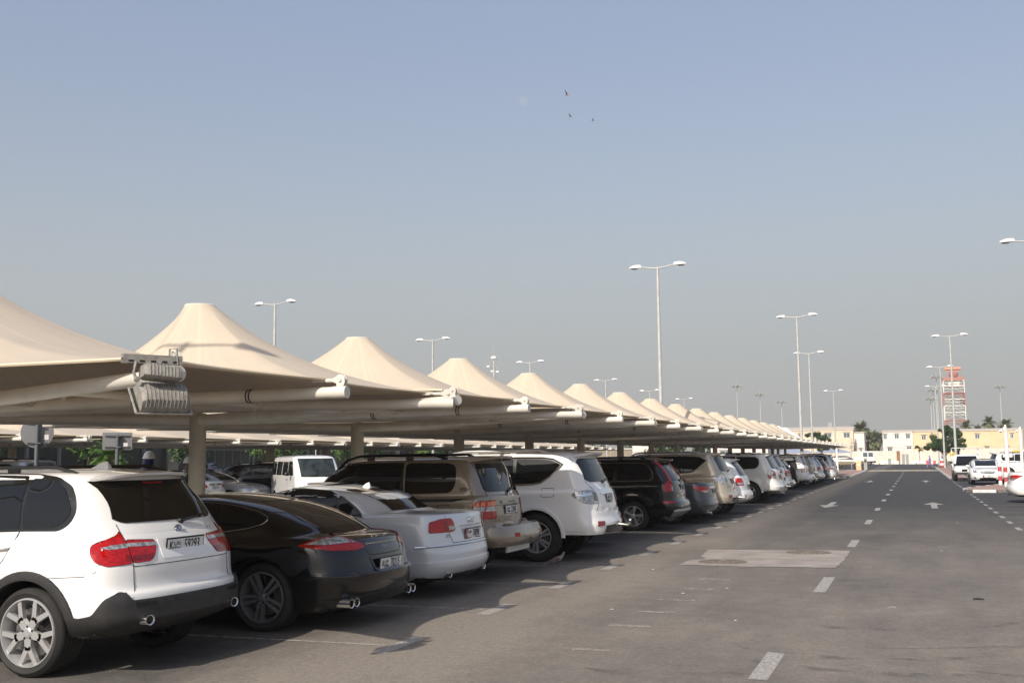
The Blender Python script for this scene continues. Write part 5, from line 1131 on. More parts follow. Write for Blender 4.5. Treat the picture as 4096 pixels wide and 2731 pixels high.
# white and red water barriers along the far kerb
far=MB()
for k in range(14):
    x=-8.5+.9*k+(.0 if k<8 else .2); rect(far,x,x+.01,0,.01,0)
wb=mat('barrier_white',(.74,.72,.69),.6); rb=mat('barrier_red',(.48,.06,.06),.5)
def barrier(m):
    o=thing('water_barrier','','barrier'); mb=MB(); mb.prism([(-.22,0),(.22,0),(.2,.16),(.09,.3),(.07,.62),(-.07,.62),(-.09,.3),(-.2,.16)],-.42,.42,Matrix.Rotation(PI/2,4,'Z')@Matrix.Rotation(PI/2,4,'X')); mb.build('body',m,o,30); mb=MB(); mb.lathe([(0,.66),(.05,.66),(.05,.6)],8); mb.build('filler_cap',plast,o); return o
bw_,br_=barrier(wb),barrier(rb); uw=ur=False
for k,(x,y,c) in enumerate([(-6.0,219,'w'),(-5.0,219.4,'w'),(-3.6,219,'w'),(-1.9,218,'w'),(-.6,219,'w'),(.5,219.2,'w'),(1.4,218.5,'w'),(1.95,206,'r'),(2.4,214,'w'),(2.9,218,'r')]):
    if c=='w': o=bw_ if not uw else copy_tree(bw_); uw=True
    else: o=br_ if not ur else copy_tree(br_); ur=True
    o.location=(x,y,0); o.rotation_euler=(0,0,R_(random.uniform(-12,12)))
    tag(o,('white' if c=='w' else 'red')+' plastic water barrier on the far kerb line, %s from the left'%ordn[k].replace('nearest','first'),'barrier','water barriers along the far kerb')
kf=MB()
for k in range(22):
    x=-9+.75*k; kf.box(x,x+.74,221,221.3,0,.16,k%2)
struct(kf.build('pavement',[kw,kb],None,0))
# grey gate posts on the far side
for k,x in enumerate((-4.6,-2.2,-1.55)):
    o=thing('gate_cabinet','grey box post standing before the hoarding, %s of three'%['left','middle','right'][k],'cabinet',(x,212,0),group='grey posts before the hoarding'); mb=MB(); mb.box(-.25,.25,-.2,.2,0,1.75 if k else 1.0); mb.box(-.28,.28,-.23,.23,1.75 if k else 1.0,1.82 if k else 1.06); mb.build('cabinet',galv,o,0)
    mb=MB(); mb.box(.26,.34,-.12,.12,0,1.4); mb.build('post',fr_w,o,0)
# ------------------------------------------------------------ radar tower
rd=mat('tower_red',(.42,.16,.12),.7); tw=mat('tower_white',(.70,.68,.62),.7); dk=mat('tower_dark',(.13,.13,.14),.6)
tw_=thing('radar_tower','red and white lattice tower with rotating radar antenna on top','tower',(9.72,300,0)); hw=2.45
lev=[0,2.2,4.2,6.2,8.4,10.3,12.2,13.9,15.55,17.2,18.9,20.4]; cols=[rd,rd,tw,tw,rd,rd,tw,tw,rd,rd,tw,tw]
for i in range(len(lev)-1):
    z0,z1=lev[i],lev[i+1]; m=cols[i+1] if z0>1 else rd; mb=MB()
    for sx in (-1,1):
        for sy in (0,4.9): mb.tube([(sx*hw,sy,z0),(sx*hw,sy,z1)],.13,6)
        mb.tube([(sx*hw,0,z0),(sx*hw,4.9,z1)],.05,4); mb.tube([(sx*hw,4.9,z0),(sx*hw,0,z1)],.05,4)
    mb.tube([(-hw,0,z1-.02),(-hw,4.9,z1-.02)],.05,4); mb.tube([(hw,0,z1-.02),(hw,4.9,z1-.02)],.05,4); mb.tube([(-hw,0,z1-.03),(hw,0,z1-.03)],.05,4); mb.tube([(-hw,4.9,z1-.03),(hw,4.9,z1-.03)],.05,4)
    mb.build('leg_section',m,tw_)
    mb=MB(); mm_=rd if i in (0,1,4,8) else tw
    for sy in (0,4.9):
        mb.box(-hw,hw,sy-.07,sy+.07,z1-.1,z1+.08); mb.box(-hw,hw,sy-.05,sy+.05,z1-.75,z1-.68)
        for k in range(6):
            xa=-hw+2*hw*k/6; xb=-hw+2*hw*(k+1)/6; mb.tube([(xa,sy,z1-.7 if k%2 else z1),(xb,sy,z1 if k%2 else z1-.7)],.035,4)
        mb.tube([(-hw,sy,z0),(0,sy,z1-.7)],.04,4); mb.tube([(hw,sy,z0),(0,sy,z1-.7)],.04,4)
    mb.box(-hw,hw,0,4.9,z1-.04,z1,0); mb.build('deck',mm_,tw_)
mb=MB(); mb.box(-2.6,2.6,-.15,5.05,20.4,21.0); mb.build('top_platform',rd,tw_,0)
mb=MB()
for x in range(9): mb.box(-2.6+.65*x-.02,-2.6+.65*x+.02,-.15,-.11,21,21.7)
mb.box(-2.6,2.6,-.15,-.11,21.3,21.34); mb.box(-2.6,2.6,-.15,-.11,21.66,21.72); mb.build('railing',rd,tw_,0)
mb=MB(); mb.box(-1.2,1.4,.4,3.5,18.75,20.0); mb.build('equipment_cabin',tw,tw_,0)
mb=MB(); mb.lathe([(.0,22.6),(.9,22.55),(1.15,22.2),(1.1,21.6),(.6,21.0),(.6,20.9)],18,Matrix.Translation((.15,2,0))); mb.build('radar_pedestal',mat('radar_pink',(.42,.17,.13),.7,noise=.3,nscale=2),tw_)
mb=MB(); mb.box(-1.95,1.95,1.7,2.2,22.75,23.85); mb.tube([(-1.9,1.5,23.3),(1.9,1.5,23.3)],.16,8); mb.tube([(0,2,22.4),(0,2,22.9)],.25,8)
for k in range(7): mb.tube([(-1.8+.6*k,1.75,23.8),(-1.8+.6*k,1.45,23.3)],.05,4)
mb.build('radar_antenna',[mat('radar_orange',(.55,.27,.19),.6)],tw_,0)
mb=MB(); mb.box(1.3,2.2,1,1.1,14.0,15.3); mb.build('ladder_cage',dk,tw_,0)

# ------------------------------------------------------------ trees
def leafmat(name,c1,c2,tr=.25):
    m=bpy.data.materials.new(name); m.use_nodes=True; nt=m.node_tree; b=nt.nodes['Principled BSDF']; b.inputs['Roughness'].default_value=.55; b.inputs['Specular IOR Level'].default_value=.35
    oi=nt.nodes.new('ShaderNodeTexCoord'); n=nt.nodes.new('ShaderNodeTexNoise'); n.inputs['Scale'].default_value=1.1; n.inputs['Detail'].default_value=6; nt.links.new(oi.outputs['Object'],n.inputs['Vector'])
    mi=nt.nodes.new('ShaderNodeMix'); mi.data_type='RGBA'; mi.inputs[6].default_value=(*c1,1); mi.inputs[7].default_value=(*c2,1)
    r=nt.nodes.new('ShaderNodeMapRange'); r.inputs[1].default_value=.38; r.inputs[2].default_value=.62; nt.links.new(n.outputs[0],r.inputs[0]); nt.links.new(r.outputs[0],mi.inputs[0]); nt.links.new(mi.outputs[2],b.inputs['Base Color'])
    t=nt.nodes.new('ShaderNodeBsdfTranslucent'); nt.links.new(mi.outputs[2],t.inputs[0]); ms=nt.nodes.new('ShaderNodeMixShader'); ms.inputs[0].default_value=tr
    nt.links.new(b.outputs[0],ms.inputs[1]); nt.links.new(t.outputs[0],ms.inputs[2]); nt.links.new(ms.outputs[0],nt.nodes['Material Output'].inputs[0]); return m
lf=leafmat('leaf_green',(.022,.05,.012),(.055,.105,.028),.15); lf2=leafmat('leaf_light_green',(.07,.15,.03),(.14,.24,.06)); lpalm=leafmat('palm_frond',(.13,.15,.07),(.23,.24,.13),.15)
bark=mat('bark',(.16,.12,.085),.9,noise=.4,nscale=10,bump=.4,bscale=30)
def tree(name,lab,loc,H_,blobs,nl,ls,m,group=None,tr_r=.12,th=1.5,seed=1):
    """blobs: (x,y,z,rx,ry,rz) clumps of the crown"""
    rg=random.Random(seed); o=thing(name,lab,'tree',loc,0,group)
    mb=MB(); mb.tube([(0,0,0),(.05,0,th*.5),(0,.04,th)],[tr_r*1.25,tr_r,tr_r*.85],8)
    for b_ in blobs: mb.tube([(0,.04,th*.9),(b_[0]*.4,b_[1]*.4,th+(b_[2]-th)*.5),(b_[0]*.85,b_[1]*.85,b_[2])],[tr_r*.6,tr_r*.35,tr_r*.12],5)
    mb.build('trunk',bark,o)
    mb=MB(); tot=sum(b[3]*b[4]+b[3]*b[5] for b in blobs)
    for b_ in blobs:
        sub=[]; ns=max(6,int(b_[3]*8))
        for _ in range(ns):
            v=Vector((rg.gauss(0,1),rg.gauss(0,1),rg.gauss(0,1))).normalized()*rg.uniform(.45,1.0); sub.append((b_[0]+v.x*b_[3],b_[1]+v.y*b_[4],b_[2]+v.z*b_[5],rg.uniform(.25,.45)*min(b_[3:6])))
        k=int(nl*(b_[3]*b_[4]+b_[3]*b_[5])/tot)
        for _ in range(k):
            s_=rg.choice(sub); v=Vector((rg.gauss(0,1),rg.gauss(0,1),rg.gauss(0,.8))).normalized()*(s_[3]*rg.uniform(.5,1.15)); p=Vector(s_[:3])+v
            n=(v.normalized()+Vector((rg.gauss(0,.6),rg.gauss(0,.6),rg.gauss(.4,.6)))).normalized(); t=n.orthogonal().normalized(); t=Matrix.Rotation(rg.uniform(0,6.28),3,n)@t; u=n.cross(t); q=ls*rg.uniform(.6,1.4)
            mb.add([p-t*q,p+u*q*.42+n*q*.08,p+t*q,p-u*q*.42+n*q*.08],[(0,1,2,3)])
    mb.build('crown',m,o,0,False); return o
tree('broadleaf_tree','large round dark green tree beside the street lamp on the right pavement',(3.45,150,0),5.4,[(-.9,0,3.3,1.25,1.2,1.1),(.6,0,3.9,1.5,1.4,1.3),(0,.3,2.7,1.9,1.5,.9),(1.5,0,3.2,.95,.9,.9),(-1.6,0,2.7,.75,.9,.75),(.1,0,4.6,.75,.7,.75),(.9,-.4,2.4,1.1,.9,.7)],22000,.10,lf,tr_r=.13,th=1.6,seed=3)
tree('young_tree','thin young tree with sparse foliage left of the big green tree',(.35,152,0),3,[(0,0,2.6,.42,.4,.45),(-.3,0,2.85,.3,.3,.2),(.3,0,2.4,.3,.3,.3)],420,.08,lf,tr_r=.03,th=2.0,seed=5)
tree('broadleaf_tree','small dark green tree seen past the end of the canopies',(-12.4,160,0),5,[(0,0,4.1,1.6,1.2,.95),(-1.5,0,4.3,1.2,1,.7),(.9,0,3.3,1.2,1,.9),(-.4,0,2.9,1.3,1,.6)],5200,.10,lf,tr_r=.12,th=2.3,seed=6)
def palm(lab,x,y,h,R,m=lpalm,n=46,seed=1,name='date_palm',group='date palms beyond the cabins',skirt=0):
    rg=random.Random(seed); o=thing(name,lab,'palm tree',(x,y,0),0,group); mb=MB(); mb.tube([(0,0,0),(.1,0,h*.5),(0,0,h)],[.30,.24,.26],10); mb.build('trunk',bark,o)
    mb=MB()
    for k in range(int(n*1.6)):
        a=rg.uniform(0,6.28); e=R_(rg.uniform(-45 if not skirt else -70,78)); L=R*rg.uniform(.8,1.1); P=[];d=Vector((math.cos(a)*math.cos(e),math.sin(a)*math.cos(e),math.sin(e))); p=Vector((0,0,h)); 
        for i in range(9):
            P.append(p.copy()); p=p+d*L/8; d=(d+Vector((0,0,-.13-.06*rg.random()))).normalized()
        for i in range(1,9):
            d_=(P[i]-P[i-1]).normalized(); s_=d_.cross(Vector((0,0,1))).normalized() if abs(d_.z)<.98 else Vector((1,0,0)); w_=R*.27*math.sin(PI*min(1,(i+.8)/9.5))
            for q in range(3):
                c=P[i-1].lerp(P[i],q/3)
                for sg in (-1,1):
                    tip=c+s_*sg*w_+d_*w_*.7+Vector((0,0,w_*.25-.1*rg.random())); mb.add([c,c+d_*R*.05,tip],[(0,1,2)])
        mb.tube(P,R*.008,3,cap=False)
    mb.build('crown',m,o,0,False); return o
palm('tall date palm standing right of the narrow white cabin',-11.2,252,7.0,2.6,seed=1,n=60); palm('drooping date palm lower beside the white cabin block',-8.9,250,4.6,2.9,seed=2,n=60,skirt=1); palm('small date palm hidden low at the left end of the white cabin block',-7.7,256,5.2,2.2,seed=3)
palm('date palm just right of the radar tower foot',10.6,262,7.5,2.0,seed=4); palm('tallest date palm over the yellow cabin',15.2,262,8.4,2.0,seed=5); palm('date palm right of the tallest one over the yellow cabin',18.6,262,7.6,2.2,seed=6); palm('low date palm between two taller ones over the yellow cabin',13.0,266,6.9,1.6,seed=7)
# shade structures (grey blue parasol roofs) beyond the canopies
pr=mat('blue_grey_fabric',(.25,.28,.36),.7)
for k,(x,y) in enumerate(((-19,190),(-13.2,192))):
    o=thing('parasol_roof','low blue grey peaked shade roof beyond the canopies, %s one'%('left' if k==0 else 'right'),'parasol',(x,y,0),group='blue grey shade roofs'); mb=MB(); mb.add([(-3.2,-2,2.15),(3.2,-2,2.15),(3.2,2,2.15),(-3.2,2,2.15),(0,0,3.2)],[(0,1,4),(1,2,4),(2,3,4),(3,0,4)]); mb.build('roof',pr,o,0); mb=MB()
    for a in (-3.1,0,3.1): mb.tube([(a,-1.9,0),(a,-1.9,2.15)],.06,6)
    mb.build('post',polem,o)
# ------------------------------------------------------------ terminal facade on the left
dgl=mat('facade_glass',(.010,.016,.014),.22,0,0,spec=.18,noise=.5,nscale=.4); fgrey=mat('facade_grey',(.12,.12,.125),.5); fst=mat('facade_stone',(.30,.25,.19),.8,noise=.2,nscale=1); sblue=mat('sign_blue',(.06,.20,.50),.5)
fa=thing('terminal_building','dark glazed terminal frontage with blue signs seen under the canopies','building',(-75,40,0))
mb=MB(); mb.box(-10,0,-60,190,0,6.3); mb.build('wall',dgl,fa,0)
mb=MB(); mb.box(-10,.5,-60,190,6.3,7.4); mb.build('roof',fgrey,fa,0)
mb=MB()
for k in range(62): mb.box(.002,.22,-58+4*k,-57.7+4*k,0,6.3)
mb.box(.003,.12,-60,190,4.35,4.6); mb.build('mullion',fgrey,fa,0)
for k,y in enumerate((3,64,106,128,150)):
    mb=MB(); mb.box(.23,.5,y,y+9,0,4.6); mb.box(.5,.6,y-.3,y+9.3,3.3,4.6); f_=mb.build('entrance',fgrey,fa,0)
    mb=MB()
    for q in range(5): mb.box(.505,.53,y+.4+1.7*q,y+1.9+1.7*q,.1,3.1)
    mb.build('door_glass',dgl,f_,0)
for k,y in enumerate((2.6,64,69,106,111,128.5,133.5,150)):
    mb=MB(); mb.box(.62,.75,y,y+4.2,3.75,4.45,0); mb.box(.752,.76,y+3.3,y+3.75,3.9,4.32,1)
    for q in range(6): mb.box(.752,.76,y+.5+.4*q,y+.75+.4*q,4.0,4.2,1)
    mb.build('sign_panel',[sblue,plw],fa,0)
for k in range(8):
    mb=MB(); mb.box(.23,.8,-50+27*k,-49+27*k,0,6.3); mb.build('pilaster',fst,fa,0)
# planting in front of the terminal
TG='trees along the terminal frontage'
rg=random.Random(11)
for k,(x,y,s_,m) in enumerate([(-60,49,1,lf),(-58,54,1.1,lf2),(-62,60,.9,lf),(-57,65.5,1.15,lf2),(-59,69,.9,lf),(-61,83,1,lf),(-60,93,1.1,lf2),(-62,101,.9,lf),(-60,110,1,lf2),(-62,120,1,lf),(-60,132,1.1,lf2),(-61,146,1,lf)]):
    tree('broadleaf_tree','%s feathery tree before the terminal glass, %s from the left'%('bright' if m is lf2 else 'dark',ordn[k].replace('nearest','first')),(x,y,0),5,[(0,0,3.6*s_,2.1*s_,2.2,1.5*s_),(-.9,1.3,2.7*s_,1.3,2.0,.9),(.8,-1.5,2.8*s_,1.4,2.0,.9)],2000,.20,m,group=TG,tr_r=.12,th=1.7,seed=20+k)
palm('spiky light green plant behind the bin between the two signs',-21.5,25.6,1.95,.75,lf2,26,9,'spiky_plant','spiky plants')
tb=tree('broadleaf_tree','dark tree far behind the columns, first from the left',(-66,172,0),5,[(0,0,3.4,2.6,1.8,1.7),(-2,0,2.6,1.9,1.5,1.3),(2,0,2.8,2.0,1.5,1.4)],2600,.24,lf,group='far trees behind the canopy columns',tr_r=.14,th=1.4,seed=61)
for k,(x,y,s_) in enumerate([(-59,186,1.05),(-51,180,.9),(-45,190,1.1),(-32,184,.95),(-27,196,1.0),(-19.5,212,.9),(-72,160,1.1),(-30,140,.8)]):
    o=copy_tree(tb); o.location=(x,y,0); o.scale=(s_,s_,s_); o.rotation_euler=(0,0,k*1.3); tag(o,'dark tree far behind the columns, %s from the left'%ordn[k+1],'tree')
# white walls seen through the colonnade
for k,(x0,x1,y,h,m) in enumerate([(-62,-38,172,3.0,fst),(-37,-33,150,5.2,wcab),(-31,-22,178,4.6,wcab),(-21,-13,200,3.4,creamb)]):
    cabin(['pale ribbed wall low behind the columns','white block between two columns with glass beside it','white building piece under the canopy roofs right of centre','cream wall low under the far canopies'][k],x0,x1,y,h,m,[(x0+1.5,x0+3.2,1.4,2.6)] if k==2 else [],.3,4,seams=3)
# ------------------------------------------------------------ road signs seen from behind
sg=mat('sign_back',(.30,.30,.31),.45,.5,noise=.12,nscale=3); pg=mat('sign_post_grey',(.16,.18,.20),.4,.5)
def sign(lab,cat,x,y,zc,shape,w_,h_,zt,rz):
    o=thing('road_sign',lab,cat,(x,y,0),rz); mb=MB(); mb.tube([(0,0,0),(0,0,zt)],.042,14); mb.build('post',pg,o)
    M=Matrix.Translation((0,.07,zc))@Matrix.Rotation(PI/2,4,'X'); mb=MB()
    if shape=='o': mb.lathe([(0,.004),(w_/2,.004),(w_/2,-.004),(0,-.004)],40,M)
    else: mb.prism(rnd([(-w_/2,-h_/2),(w_/2,-h_/2),(w_/2,h_/2),(-w_/2,h_/2)],.02),-.004,.004,M)
    b_=mb.build('panel',sg,o); mb=MB()
    for dz in (h_*.3,-h_*.34):
        ww=w_*.3 if shape=='o' else w_*.42; mb.box(-ww,ww,.04,.064,zc+dz-.017,zc+dz-.006); mb.box(-ww,ww,.04,.064,zc+dz+.006,zc+dz+.017); mb.box(-.07,.07,-.05,.045,zc+dz-.012,zc+dz+.012)
    mb.build('clamp',stl,o,0); mb=MB(); mb.box(.12,.21,.060,.0645,zc-.14,zc-.04); mb.build('sticker',plw,o,0); return o
sign('round road sign seen from its grey back at the far left','road sign',-16,16.95,2.36,'o',.60,.60,2.66,R_(43)); sign('rectangular road sign seen from its grey back left of the first column','road sign',-16,19.25,2.22,'r',.60,.37,2.36,R_(40))
def small_sign(name,lab,x,y,h,z,w_,hh,m,rz=0,shape='r',arrow_=None,post=polem):
    o=thing(name,lab,'sign',(x,y,0),rz); mb=MB(); mb.tube([(0,0,0),(0,0,h)],.035,8); mb.build('post',post,o); M=Matrix.Translation((0,-.05,z))@Matrix.Rotation(PI/2,4,'X'); mb=MB()
    if shape=='o': mb.lathe([(0,.006),(w_/2,.006),(w_/2,-.006),(0,-.006)],32,M)
    elif shape=='arrow': mb.prism([(-w_/2,0),(-w_/4,-hh/2),(w_/2,-hh/2),(w_/2,hh/2),(-w_/4,hh/2)],-.006,.006,M)
    else: mb.prism([(-w_/2,-hh/2),(w_/2,-hh/2),(w_/2,hh/2),(-w_/2,hh/2)],-.006,.006,M)
    mb.build('panel',m,o)
    if arrow_: mb=MB(); mb.prism([(-.18,-.035),(.04,-.035),(.04,-.11),(.2,0),(.04,.11),(.04,.035),(-.18,.035)],.008,.012,M); mb.build('arrow_symbol',ink,o,0)
    return o
ysign=mat('sign_yellow',(.80,.46,.03),.5)
small_sign('direction_sign','round yellow sign with a black right arrow beside the big tree',3.95,140,1.72,1.72,.66,.66,ysign,0,'o',True)
small_sign('direction_sign','small yellow arrow board before the right hoarding',15.9,205,2.0,2.0,1.2,.62,ysign,0,'arrow')
small_sign('direction_sign','small plate sign on a thin post on the left pavement by the bin',-7.66,145,3.0,2.75,.34,.34,galv)
for k,(x,y) in enumerate(((-38,53),(-36,62),(-34,66))): small_sign('parking_sign','narrow white sign plate on a thin post under the far canopies, %s one'%['left','middle','right'][k],x,y,3.2,2.95,.35,.6,plw,R_(35))
# ------------------------------------------------------------ CCTV poles, bollards
def cctv(lab,x,y,h,s_=1):
    o=thing('camera_pole',lab,'camera pole',(x,y,0),group='white camera poles'); mb=MB(); mb.tube([(0,0,.1),(0,0,h-.42),(0,0,h-.42)],[.115,.10,.10],16); mb.tube([(0,0,h-.42),(0,0,h)],.055,12); mb.box(-.16,.16,-.16,.16,.0,.14); mb.build('pole',mat('pole_white',(.78,.74,.71),.5),o)
    mb=MB(); mb.tube([(-.02,0,h-.2),(-.16,0,h-.2),(-.22,0,h-.27)],.016,6); mb.box(-.10,-.06,-.04,.04,h-.3,h-.1); mb.build('camera_arm',whitep,o); mb=MB(); mb.lathe([(0,h-.26),(.07,h-.28),(.11,h-.34),(.11,h-.36),(0,h-.36)],14,Matrix.Translation((-.24,0,0))); mb.build('camera_housing',whitep,o); mb=MB(); mb.lathe([(.06,h-.36),(.05,h-.40),(0,h-.42)],12,Matrix.Translation((-.24,0,0))); mb.build('camera_dome',trim,o); return o
cctv('white camera pole standing on the near right kerb island',4.50,63.9,3.27); cctv('white camera pole farther right cut by the picture edge',6.85,84,3.6)
def bollard(lab,x,y,g='red and white bollards on the near island'):
    o=thing('bollard',lab,'bollard',(x,y,.12),group=g); mb=MB(); z=0
    for k in range(5):
        mb.lathe([(.088,z),(.088,z+.24)],18,mi=(k%2)); z+=.24
    mb.lathe([(.088,z),(.07,z+.02),(0,z+.03)],18,mi=0); 
    mb.build('post',[wb,rb],o); mb=MB(); mb.lathe([(.12,0),(.12,.03),(.088,.035)],16); mb.build('base',galv,o); return o
bollard('red and white striped bollard, the left of the pair before the white car',4.0,62.2); bollard('red and white striped bollard, the right and nearer of the pair',4.08,59.4)
# ------------------------------------------------------------ left island things
o=thing('camera_pole','white lamp pole on the left pavement in front of the cream cabin','camera pole',(-8.1,125,0),group='white camera poles'); mb=MB(); mb.tube([(0,0,.1),(0,0,2.6),(0,0,3.0)],[.13,.10,.08],12); mb.box(-.16,.16,-.16,.16,0,.14); mb.build('pole',whitep,o); mb=MB(); mb.lathe([(0,3.1),(.12,3.05),(.12,2.95),(0,2.9)],12); mb.build('camera_dome',whitep,o)
o=thing('litter_bin','pale yellow litter bin with a sloping top on the left pavement','litter bin',(-5.95,126.5,.12)); mb=MB(); mb.box(-.26,.26,-.22,.22,0,.85); mb.prism([(-.22,.85),(.22,.85),(.22,1.08),(-.1,1.08)],-.28,.28,Matrix.Rotation(PI/2,4,'Z')@Matrix.Rotation(PI/2,4,'X')); mb.build('body',mat('bin_yellow',(.62,.42,.22),.6),o,0); mb=MB(); mb.box(-.12,.1,-.235,-.222,.48,.7); mb.build('label_plate',plw,o,0)
o=thing('ticket_machine','grey upright box post at the end of the left pavement','cabinet',(-5.25,126.8,.12)); mb=MB(); mb.box(-.17,.17,-.15,.15,0,1.25); mb.box(-.2,.2,-.18,.18,1.25,1.3); mb.build('cabinet',galv,o,0); mb=MB(); mb.box(-.1,.1,-.16,-.151,.85,1.1); mb.build('screen',trim,o,0)
tree('shrub','low green shrub at the corner of the left pavement',(-6.9,93,.1),.4,[(0,0,.22,.5,.4,.2)],900,.06,lf2,tr_r=.02,th=.1,seed=44)
for k in range(3):
    o=thing('shopping_trolley','small white handled trolley stack by the left pavement, %s one'%['left','middle','right'][k],'trolley',(-8.5+.28*k,118,.12),group='trolleys by the pavement'); mb=MB(); mb.tube([(-.1,0,0),(-.1,0,.8),(.1,0,.8),(.1,0,0)],.02,5); mb.box(-.1,.1,-.1,.1,.35,.6); mb.build('frame',whitep,o); mb=MB(); mb.tube([(-.14,0,.84),(.14,0,.84)],.03,6); mb.build('handle',whitep,o)
# black and white guard wall on right pavement, red white drum, cage
o=thing('guard_rail','black and white block barrier along the right pavement','barrier',(3.6,100,0)); 
mb=MB(); 
for k in range(22): mb.prism([(-.2,.12),(.2,.12),(.1,.45),(.08,.95),(-.08,.95),(-.1,.45)],2.0*k,2.0*k+1.98,Matrix.Rotation(PI/2,4,'X')@Matrix.Diagonal((1,1,-1,1)),k%2)
mb.build('block',[kb,kw],o,0)
o=thing('traffic_drum','red and white traffic drum on the pavement by the workers','traffic drum',(2.95,147,.12)); mb=MB(); z=0
for k,(r0,r1) in enumerate(((.30,.29),(.28,.27),(.26,.25),(.24,.23))): mb.lathe([(r0,z),(r1,z+.27)],16,mi=k%2); z+=.27
mb.lathe([(.23,z),(0,z+.02)],16); mb.build('drum',[rb,wb],o); mb=MB(); mb.lathe([(.36,0),(.36,.05),(.3,.06)],16); mb.build('base',rub,o)
for k in range(3):
    o=thing('traffic_cone','orange red traffic cone near the right camera pole, %s one'%['left','middle','right'][k],'traffic cone',(5.9+.9*k,96+4*k,0),group='traffic cones right'); mb=MB(); mb.box(-.2,.2,-.2,.2,0,.03); mb.lathe([(.15,.03),(.10,.3)],14); mb.lathe([(.10,.3),(.07,.5)],14,mi=1); mb.lathe([(.07,.5),(.03,.75),(0,.76)],14); mb.build('cone',[rb,wb],o); 
# ------------------------------------------------------------ people
skin=mat('skin_brown',(.20,.11,.07),.6); coverall=mat('violet_coverall',(.26,.23,.44),.85,noise=.2,nscale=8); dkshirt=mat('dark_shirt',(.06,.07,.09),.9); hiv=mat('hi_vis_green',(.30,.62,.08),.8); hat=mat('hard_hat_white',(.80,.80,.80),.35); navyc=mat('navy_cloth',(.02,.025,.12),.9); boots=mat('boot_black',(.03,.03,.03),.6)
def skinmesh(name,J,E,m_of,mats,parent,sub=2,root=0):
    me=bpy.data.meshes.new(name); me.from_pydata([j[0] for j in J],E,[]); o=bpy.data.objects.new(name,me); sc.collection.objects.link(o)
    md=o.modifiers.new('s','SKIN'); md.use_smooth_shade=True
    for i,j in enumerate(J): me.skin_vertices[0].data[i].radius=(j[1],j[2] if len(j)>2 else j[1])
    me.skin_vertices[0].data[root].use_root=True
    sd=o.modifiers.new('d','SUBSURF'); sd.levels=sub; sd.render_levels=sub
    dg=bpy.context.evaluated_depsgraph_get(); m2=bpy.data.meshes.new_from_object(o.evaluated_get(dg)); bpy.data.objects.remove(o); bpy.data.meshes.remove(me)
    m2.materials.clear(); [m2.materials.append(x) for x in mats]
    for p in m2.polygons: p.material_index=m_of(p.center); p.use_smooth=True
    m2.name=name; q=bpy.data.objects.new(name,m2); link(q,parent); return q
